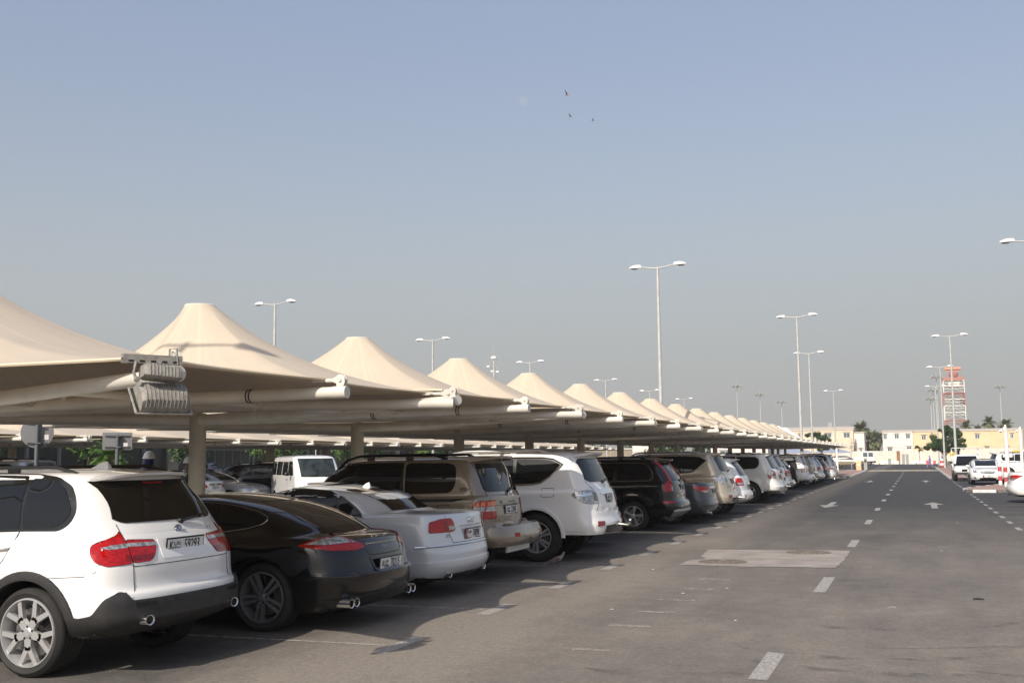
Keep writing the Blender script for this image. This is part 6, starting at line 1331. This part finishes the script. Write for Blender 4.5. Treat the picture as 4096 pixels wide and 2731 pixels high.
def person(lab,loc,rz,stride=0,arm=0,top=coverall,leg=coverall,hatm=hat,mask=None,h=1.72,vest=None,name='person'):
    o=thing(name,lab,'person',loc,rz); s=h/1.72; V=lambda x,y,z:(x*s,y*s,z*s)
    # y forward
    J=[(V(0,0,.95),.135,.10),(V(0,0,1.15),.125,.095),(V(0,.0,1.36),.165,.105),(V(0,.0,1.46),.06),(V(0,.01,1.54),.055),(V(0,.03,1.61),.085,.095),(V(0,.02,1.69),.07)]
    E=[(0,1),(1,2),(2,3),(3,4),(4,5),(5,6)]
    for sg in (-1,1):
        k=len(J); a=stride*sg
        J+=[(V(sg*.10,0,.90),.095),(V(sg*.10,a*.22+.04,.50),.062),(V(sg*.10,a*.42-(.05 if a<0 else 0),.10+(.05 if a<0 else 0)),.045),(V(sg*.11,a*.42+.14,.045+(.03 if a<0 else 0)),.042,.03)]
        E+=[(0,k),(k,k+1),(k+1,k+2),(k+2,k+3)]
        k=len(J); b_=-stride*sg+arm
        J+=[(V(sg*.19,0,1.40),.062),(V(sg*.24,b_*.10-.03,1.13),.043),(V(sg*.23,b_*.32+.08,.92+abs(b_)*.10),.033),(V(sg*.225,b_*.36+.11,.85+abs(b_)*.11),.036,.02)]
        E+=[(2,k),(k,k+1),(k+1,k+2),(k+2,k+3)]
        hx,hy,hz=J[k+3][0]; 
        for q in range(4):
            n_=len(J); J+=[((hx+sg*.0,hy+(-.022+.015*q),hz-.03*s),.009),((hx-sg*.006,hy+(-.018+.016*q),hz-(.075+.006*(q%3))*s),.008)]; E+=[(k+3,n_),(n_,n_+1)]
        n_=len(J); J+=[((hx-sg*.01,hy+.045,hz-.015),.010),((hx-sg*.015,hy+.06,hz-.045),.009)]; E+=[(k+3,n_),(n_,n_+1)]
    def mo(c):
        z=c.z/s
        if z>1.48: return 0
        if z<.12: return 3
        if abs(c.x)>.17*s and z<.93+.1*abs(arm) : return 0
        return 1 if z>.93 else 2
    b=skinmesh('body',J,E,mo,[skin,top,leg,boots],o)
    mb=MB()
    for sg in (-1,1): mb.lathe([(0,.012),(.010,.008),(.012,0)],8,Matrix.Translation(V(sg*.032,.118,1.625))@Matrix.Rotation(-PI/2,4,'X'))
    mb.tube([V(-.025,.122,1.555),V(.025,.122,1.555)],.005,5); mb.build('face_detail',ink,o)
    mb=MB(); mb.lathe([(.0,.02),(.013,.012),(.016,-.02)],8,Matrix.Translation(V(0,.125,1.59))@Matrix.Rotation(-PI/2,4,'X'))
    for sg in (-1,1): mb.lathe([(0,.012),(.02,.006),(.024,0)],8,Matrix.Translation(V(sg*.085,.03,1.60))@Matrix.Rotation(sg*PI/2,4,'Y'))
    mb.build('nose_and_ears',skin,o)
    if hatm: mb=MB(); mb.lathe([(0,.135),(.05,.130),(.095,.09),(.115,.03),(.118,0),(.130,-.008),(.130,-.014),(.112,-.012)],24,Matrix.Translation(V(0,.035,1.665))@Matrix.Rotation(R_(-6),4,'X')@Matrix.Diagonal((.95,1.12,1,1))); mb.build('hard_hat',hatm,o)
    if mask: mb=MB(); mb.lathe([(.02,.10),(.096,.06),(.102,.0),(.088,-.08),(.062,-.14),(.09,-.2)],20,Matrix.Translation(V(0,.035,1.56))@Matrix.Diagonal((.92,1.08,1,1))); mb.build('face_scarf',mask,o)
    if vest: mb=MB(); mb.lathe([(.20,.98),(.19,1.15),(.215,1.3),(.20,1.42),(.10,1.47)],20,Matrix.Diagonal((s,s*.72,s,1))); mb.build('vest',vest,o)
    return o
person('person in a white hard hat and navy face scarf behind the white SUV roof',(-15.1,19.15,.14),R_(-140),mask=navyc,top=dkshirt,leg=dkshirt,h=1.78)
person('person in green hi-vis vest and white hat half hidden by the first column',(-14.25,19.33,.05),R_(-60),.2,vest=hiv,top=dkshirt,leg=dkshirt,h=1.75)
person('person in violet overalls and white cap walking across the road mouth',(1.55,148,0),R_(90),.9,arm=.1,h=1.7)
person('person in violet overalls standing by the pavement with arms forward',(3.05,150,.12),R_(-100),.35,arm=.9,h=1.72,hatm=None)
# ------------------------------------------------------------ birds
fea=mat('dove_feathers',(.27,.25,.235),.8,noise=.2,nscale=20); fead=mat('bird_dark',(.16,.12,.12),.8)
def dove(lab,loc,rz):
    o=thing('dove',lab,'bird',loc,rz); J=[((0,0,.10),.048,.045),((.06,0,.12),.042,.045),((.10,0,.155),.024),((.115,0,.19),.021),((.122,0,.21),.023),((.145,0,.207),.006),((-.07,0,.075),.034,.028),((-.14,0,.05),.024,.010),((-.20,0,.035),.022,.006)]
    skinmesh('body',J,[(0,1),(1,2),(2,3),(3,4),(4,5),(0,6),(6,7),(7,8)],lambda c:0,[fea],o)
    mb=MB(); 
    for sg in (-1,1): mb.tube([(.02,sg*.018,.07),(.02,sg*.02,.004),(.05,sg*.02,.004)],.003,4); 
    mb.build('leg',mat('dove_leg',(.14,.07,.06),.6),o)
    for sg in (-1,1):
        mb=MB(); mb.add([(.07,sg*.046,.13),(.0,sg*.056,.145),(-.09,sg*.045,.10),(-.17,sg*.018,.055),(-.06,sg*.052,.065),(.05,sg*.05,.085)],[(0,1,2,3,4,5)]); mb.build('wing',fead,o,0)
    return o
dove('small dove standing on a white line behind the big white SUV wheel',(-5.64,17.5,0),R_(25))
def gull(lab,loc,rz,up,tilt=0):
    o=thing('flying_bird',lab,'bird',loc,rz,'birds in the sky'); J=[((0,0,0),.05,.045),((.10,0,.01),.035),((.16,0,.02),.012),((-.10,0,0),.035,.025),((-.2,0,0),.03,.006)]
    skinmesh('body',J,[(0,1),(1,2),(0,3),(3,4)],lambda c:0,[fea],o,1)
    for sg in (-1,1):
        mb=MB(); P=[(.06,0,.02),(.04,sg*.16,.02+up*.12),(-.08,sg*.34,.02+up*.30)]; Q=[(-.07,0,.02),(-.07,sg*.15,.02+up*.12),(-.10,sg*.33,.02+up*.29)]
        mb.add([*P,*Q]+[(a,b,c-.008) for a,b,c in P+Q],[(0,1,4,3),(1,2,5,4),(6,9,10,7),(7,10,11,8),(0,3,9,6),(2,8,11,5),(0,6,7,1),(1,7,8,2),(3,4,10,9),(4,5,11,10)]); mb.build('wing',fead,o,0)
    return o
def at_pix(px,py,d):
    v=Rm@Vector((px-2048,-(py-1365.5),-f_px)); v*=d/f_px; return Vector((0,0,H))+v
gull('flying bird highest of the three, wing raised',at_pix(2268,382,85),R_(5),1.0); gull('flying bird in the middle of the three, wing bent back',at_pix(2282,468,100),R_(5),.75); gull('flying bird lowest and farthest right',at_pix(2371,483,120),R_(30),.5)
mo_=thing('moon','faint pale daytime moon left of the birds','moon',at_pix(2095,405,6000)); mb=MB(); mb.lathe([(28*math.sin(R_(t)),28*math.cos(R_(t))) for t in range(0,181,10)],32)
mm2=bpy.data.materials.new('moon_rock'); mm2.use_nodes=True; nt=mm2.node_tree; b=nt.nodes['Principled BSDF']; b.inputs['Base Color'].default_value=(.62,.60,.60,1); b.inputs['Roughness'].default_value=1
tp=nt.nodes.new('ShaderNodeBsdfTransparent'); ms=nt.nodes.new('ShaderNodeMixShader'); ms.inputs[0].default_value=.95; nt.links.new(b.outputs[0],ms.inputs[1]); nt.links.new(tp.outputs[0],ms.inputs[2]); nt.links.new(ms.outputs[0],nt.nodes['Material Output'].inputs[0]); mb.build('disc',mm2,mo_)
# ------------------------------------------------------------ cars: build and park
make_x5().place(-6.0,8.27)
make_panamera().place(-5.38,10.93)
make_a8().place(-5.50,13.62)
make_lc100().place(-5.70,16.12)
pw=make_patrol(white,'big white SUV with long chrome edged windows, beside the dove'); pw.place(-5.04,19.02)
make_xc90().place(-5.35,27.0)
ac=make_sedan(grey,'dark grey saloon with red and clear tail lights, between black SUV and gold SUV'); ac.place(-5.08,29.75)
def clone(c,label,pm,xr,yc,rz=PI,sc_=None,cat=None,group=None):
    r=copy_tree(c.root); r.location=(xr,yc,0); r.rotation_euler=(0,0,rz); r['label']=label
    if cat: r['category']=cat
    if group: r['group']=group
    if sc_: r.scale=sc_
    if pm is not c.pm:
        def rec(o):
            if o.type=='MESH':
                for i,sl_ in enumerate(o.material_slots):
                    if sl_.material is c.pm: sl_.link='OBJECT'; sl_.material=pm
            for k in o.children: rec(k)
        rec(r)
    return r
clone(pw,'gold SUV with chrome edged windows right of the dark grey saloon',sand,-4.9,32.05)
hid=make_suv(silverp,'silver SUV almost hidden between the big white SUV and the black one',1,1.9,4.7,1.72); hid.place(-5.72,21.6)
clone(hid,'white SUV mostly hidden behind the gold one with only its right rear corner showing',white,-4.85,34.7)
lc=make_lc200(pearl,'pearl white SUV with black roof rails and a tow eye, beyond the gold SUV',0); lc.place(-4.8,43.1)
cm=make_sedan(sand,'gold saloon tucked between two pearl white SUVs','camry',0); cm.place(-4.95,45.6)
clone(lc,'pearl white SUV with lettering across its flank, farther than the gold saloon',whitesil,-5.15,48.5)
# SUV with a spare wheel on its back door
sp_=clone(hid,'SUV with a black spare wheel cover on its back door',pearl,-5.2,51.0)
a_,b_=wheel_meshes(.385,.25,.24,'S5',alloy); so_=bpy.data.objects.new('spare_wheel',a_); link(so_,sp_); so_.location=(-.12,0,1.08); so_.rotation_euler=(0,0,PI/2); ri=bpy.data.objects.new('rim',b_); link(ri,so_)
lcw=make_lc100(white,'white older SUV with large alloys parked by itself farther along','L','883',0); lcw.place(-5.25,61.3)
clone(lcw,'gold brown SUV right behind the lone white one',beige,-5.2,64.2); clone(hid,'silver SUV third from the row end',silverp,-5.1,67.2)
dk_=make_suv(darkg,'dark SUV with red lamps near the row end',0,1.85,4.55,1.66,'high'); dk_.place(-5.0,70.3)
clone(cm,'white saloon near the end of the row',white,-4.9,74.0); clone(dk_,'silver grey SUV at the very end of the row by the pavement',silverp,-5.2,80.5,sc_=(1.08,1.08,1.12))
# across the aisle, second row
SG='cars parked under the second row of canopies'
clone(hid,'silver SUV roof behind the round sign at the left edge',silverp,-22.9,25.0,group=SG,sc_=(1.05,1,1.10)); 
clone(cm,'blue grey saloon nose left behind the person with the hard hat',bluegrey,-20.9,28.6,R_(185),group=SG)
clone(cm,'pale blue grey saloon roof just behind the first column',bluegrey,-22.9,31.2,R_(180),group=SG); clone(ac,'silver saloon seen from behind right of the first column',silverp,-24.0,34.3,R_(180),group=SG)
aud=make_sedan(silverp,'silver saloon facing out with four ring grille right of the first column','camry',0,plate=('H','4417'),group=SG); aud.place(-28.3,36.6,0)
clone(dk_,'black SUV with red lamps left of the white van',black,-22.9,39.3,group=SG,sc_=(1.05,1.05,1.05))
for k,(lab,src,pm,x,y,rz) in enumerate([('red saloon roof behind the black SUV',cm,redp,-38.5,60.5,180),('blue grey SUV side on before the terminal doors',dk_,navy,-60,86,180),('dark SUV behind the white van on its right',dk_,black,-29.2,47.0,180),('navy SUV farther right of the white van',hid,navy,-30,51.5,180),
    ('white saloon deep under the second canopies',cm,white,-22.9,57.5,180),('silver SUV deep under the second canopies',hid,silverp,-22.9,62.5,180),('dark saloon deep under the second canopies',ac,darkg,-22.9,68,180),('white SUV under the second canopies far along',lcw,white,-22.9,75,180)]):
    clone(src,lab,pm,x,y,R_(rz),group=SG)
# right side
cf=make_sedan(white,'white saloon facing the camera on the right with a red edged plate','camry',1,plate=('5','1188'),group='cars right of the road',redl=True); cf.place(3.72,72.4,-PI/2)
clone(ac,'white saloon at the right edge seen from behind, mostly outside the frame',white,3.02,43.9,0,group='cars right of the road')
clone(lcw,'white SUV side on behind the bollards',white,4.6,84.5,R_(12),group='cars right of the road')
clone(dk_,'grey SUV side on near the left pavement',beige,-11.2,157,0,group='cars beyond the lot')
clone(hid,'white vehicle roof between the grey SUV and the lamp pole',white,-14,166,0,group='cars beyond the lot')
# ------------------------------------------------------------ van, truck, pickup
def van():
    L=4.7;W=1.70;h=W/2
    rg=[(.25,.2,.25,L-.25,h*.9,.2,.35),(.34,.03,.33,L-.06,h*.97,.2,.4),(.5,0,.5,L,h*.99,.2,.42),(.75,0,.72,L-.0,h,.2,.42),(1.0,.0,.98,L-.05,h,.2,.42),(1.15,.02,1.12,L-.10,h*.99,.2,.42),(1.2,.03,1.2,L-.16,h*.985,.2,.4),(1.6,.07,1.6,L-.52,h*.93,.2,.36),(1.82,.12,1.82,L-.76,h*.88,.25,.34),(1.90,.2,1.90,L-.9,h*.82,.25,.3),(1.955,.5,1.95,L-1.3,h*.6,.2,.2),(1.97,.9,1.965,L-1.7,h*.3,.2,.2),(1.975,1.2,1.975,L-2,0,.1,.1)]
    c=Car('passenger_van','white passenger van driving towards the camera between the canopy rows','van',L,W,rg,white,(.95,3.35),.32,.36,rc=.2,rim=.19,flare=.004,group='vehicles moving in the aisle')
    c.panel('windscreen',[('R',-.78,1.20),('R',.78,1.20),('R',.70,1.84),('R',-.70,1.84)],vglass,end='F',sides=(1,),off=.014,r=.10)
    c.line('windscreen_seal',[('R',-.78,1.20),('R',.78,1.20),('R',.70,1.84),('R',-.70,1.84)],trim,.010,True,end='F',sides=(1,),rd=.10,off=.004)
    for x0,x1 in ((3.15,3.95),(2.2,3.05),(1.2,2.1),(.25,1.1)): c.panel('window',[(x0,1.25),(x1,1.25),(x1-(.3 if x1>3.5 else 0),1.74),(x0,1.76)],glass,off=.005,r=.05)
    lamp(c,'headlight',[('R',.42,.66),('R',.42,.84),('S',.14,.86),('S',.14,.68)],lampw,end='F'); c.panel('grille',[('R',-.38,.68),('R',.38,.68),('R',.38,.82),('R',-.38,.82)],trim,end='F',sides=(1,),off=.005)
    c.panel('bumper',[('T',.3,.32),('S',.3,.32),('S',.3,.52),('T',.3,.52)],plast,end='F',sides=(1,),off=.03,r=.03,bulge=.02,skirt=.03)
    c.mirrors(3.75,1.28,trim,.26); c.handle(3.1,1.1,trim); c.plate(.42,'J','2231',end='F',w=.4,off=.05); c.wiper(-.3,1.22,-.05,1.27,'F'); c.wiper(.2,1.22,.5,1.27,'F')
    c.line('door_seam',[(4.05,1.2),(4.0,.4)],seam,.004); c.line('door_seam',[(3.1,1.78),(3.1,.35)],seam,.004)
    mb=MB(); mb.box(4.02,4.04,-.20,-.06,1.62,1.74); mb.build('sun_sticker',plw,c.root,0)
    mb=MB(); mb.tube([(3.9,.72,1.9),(3.6,.76,2.25)],.006,4); mb.build('roof_antenna',trim,c.root)
    return c
vn=van(); rzv=R_(-46); d=Vector((math.cos(rzv),math.sin(rzv),0)); fx=Vector((-19.7,34.3,0)); vn.place(0,0,rzv); vn.root.location=fx-d*4.7
def pickup(lab,x,y,rz):
    o=thing('pickup_truck',lab,'pickup truck',(x,y,0),rz,'cars right of the road'); h=.86; L=5.1
    def P(name,rows,m):
        mb=MB(); n=len(rows[0]); mb.add([p for r in rows for p in r],[(i*n+j,i*n+(j+1)%n,(i+1)*n+(j+1)%n,(i+1)*n+j) for i in range(len(rows)-1) for j in range(n)]+[tuple(range(n)),tuple(range((len(rows)-1)*n,len(rows)*n))]); return mb.build(name,m,o,50)
    sec=lambda x,w,z0,z1,wt:[(x,-w*.96,z0),(x,-w,z0+.15),(x,-w,z1-.12),(x,-wt,z1),(x,wt,z1),(x,w,z1-.12),(x,w,z0+.15),(x,w*.96,z0)]
    P('body',[sec(1.9,h,.42,1.02,h*.9),sec(3.4,h,.42,1.04,h*.9),sec(3.8,h,.45,1.02,h*.88),sec(4.7,h*.97,.45,.94,h*.8),sec(4.98,h*.93,.46,.84,h*.75),sec(5.1,h*.85,.5,.74,h*.7)],white)
    P('cab',[sec(1.95,h*.93,.98,1.60,h*.74),sec(2.15,h*.95,.98,1.70,h*.72),sec(3.0,h*.95,.98,1.72,h*.72),sec(3.25,h*.95,.98,1.62,h*.72),sec(3.95,h*.95,.96,1.08,h*.86)],white)
    mb=MB(); 
    for a,b_,z0,z1 in ((0,1.88,.5,1.0),): mb.box(a,b_,-h,-h+.06,z0,z1); mb.box(a,b_,h-.06,h,z0,z1); mb.box(a,a+.06,-h+.062,h-.062,z0,z1); mb.box(a+.062,b_,-h+.062,h-.062,z0,z0+.1)
    mb.build('bed',white,o,0)
    mb=MB(); mb.add([(3.30,-h*.68,1.60),(3.30,h*.68,1.60),(3.93,h*.80,1.12),(3.93,-h*.80,1.12)],[(0,1,2,3)]); mb.add([(3.31,-h*.68,1.61),(3.31,h*.68,1.61),(3.94,h*.80,1.13),(3.94,-h*.80,1.13)],[(0,1,2,3)]); mb.build('windscreen',glass,o,0)
    for sg_ in (-1,1):
        mb=MB(); mb.add([(2.2,sg_*h*.93,1.12),(3.6,sg_*h*.96,1.12),(3.15,sg_*h*.80,1.58),(2.25,sg_*h*.80,1.60)],[(0,1,2,3)]); mb.build('window',glass,o,0)
        mb=MB(); mb.lathe([(.01,.07),(.09,.05),(.10,0),(.09,-.05),(.01,-.07)],10,Matrix.Translation((3.5,sg_*(h+.1),1.2))); mb.build('side_mirror',plast,o)
        mb=MB(); mb.box(4.98,5.06,sg_*.5-.13,sg_*.5+.13,.66,.80); mb.build('headlight',lampw,o,0)
        for x_ in (.95,4.1):
            a1,b1=wheel_meshes(.36,.21,.24,'S5',alloy); w1=bpy.data.objects.new('wheel',a1); link(w1,o); w1.location=(x_,sg_*(h+.01),.36); w1.rotation_euler=(0,0,0 if sg_>0 else PI); r1=bpy.data.objects.new('rim',b1); link(r1,w1)
    mb=MB(); mb.box(5.0,5.16,-h*.9,h*.9,.42,.58); mb.build('bumper',plast,o,0); mb=MB(); mb.box(5.08,5.12,-.38,.38,.62,.78); mb.build('grille',trim,o,0)
    mb=MB()
    for x_ in (.1,1.0,1.85): mb.tube([(x_,-h+.03,1.0),(x_,-h+.03,2.15),(x_,h-.03,2.15),(x_,h-.03,1.0)],.025,6)
    for z in (1.35,1.75,2.15):
        for sg_ in (-1,1): mb.tube([(.1,sg_*(h-.03),z),(1.85 if z<2 else 2.6,sg_*(h-.03),z)],.02,6)
    mb.build('cargo_rack',whitep,o); return o
pickup('white pickup with a metal cargo rack behind the white saloon on the right',3.1,82.2,-PI/2)
def truck(lab,x,y,rz):
    o=thing('flatbed_truck',lab,'truck',(x,y,0),rz,'cars beyond the lot'); mb=MB()
    mb.prism([(-2.0,.75),(-.1,.75),(0,1.1),(-.10,1.45),(-.35,2.35),(-2.0,2.4)],-.95,.95,Matrix.Rotation(PI/2,4,'X')); mb.build('cab',white,o,0)
    for sy in (-.955,.955):
        mb=MB(); 
        for a,b_ in ((-1.85,-1.15),(-1.0,-.35)): mb.prism([(a,1.45),(b_+(.12 if b_>-.5 else 0),1.45),(b_,2.15),(a,2.15)],sy-.004,sy+.004,Matrix.Rotation(PI/2,4,'X'))
        mb.build('window',winm,o,0)
    mb=MB(); mb.box(-5.6,-2.05,-1,1,.85,1.0); mb.box(-5.6,-2.05,-1,-.95,1.0,1.4); mb.box(-5.6,-2.05,.95,1,1.0,1.4); mb.build('flatbed',white,o,0)
    mb=MB(); mb.box(-5.5,-.1,-.5,.5,.5,.75); mb.build('chassis',trim,o,0); mb=MB(); mb.box(-.1,.05,-.9,.9,.45,.8); mb.build('bumper',plast,o,0)
    for x_ in (-.95,-4.6):
        for sy in (-1,1): a1,b1=wheel_meshes(.40,.24,.24,'S5',alloyd); w1=bpy.data.objects.new('wheel',a1); link(w1,o); w1.location=(x_,sy*.92,.40); w1.rotation_euler=(0,0,0 if sy>0 else PI); r1=bpy.data.objects.new('rim',b1); link(r1,w1)
    return o
truck('white double cab truck crossing beyond the left pavement',-6.4,192,0)
# ------------------------------------------------------------ dusty air
hz=MB(); hz.box(-420,140,-12,420,-1,40); ho=hz.build('haze',None,None,0); ho['kind']='stuff'
hm2=bpy.data.materials.new('dusty_air'); hm2.use_nodes=True; nt=hm2.node_tree; nt.nodes.clear(); pv=nt.nodes.new('ShaderNodeVolumePrincipled'); pv.inputs['Color'].default_value=(.95,.94,.92,1); pv.inputs['Density'].default_value=.00045; pv.inputs['Anisotropy'].default_value=.2
om=nt.nodes.new('ShaderNodeOutputMaterial'); nt.links.new(pv.outputs[0],om.inputs['Volume']); ho.data.materials.clear(); ho.data.materials.append(hm2)
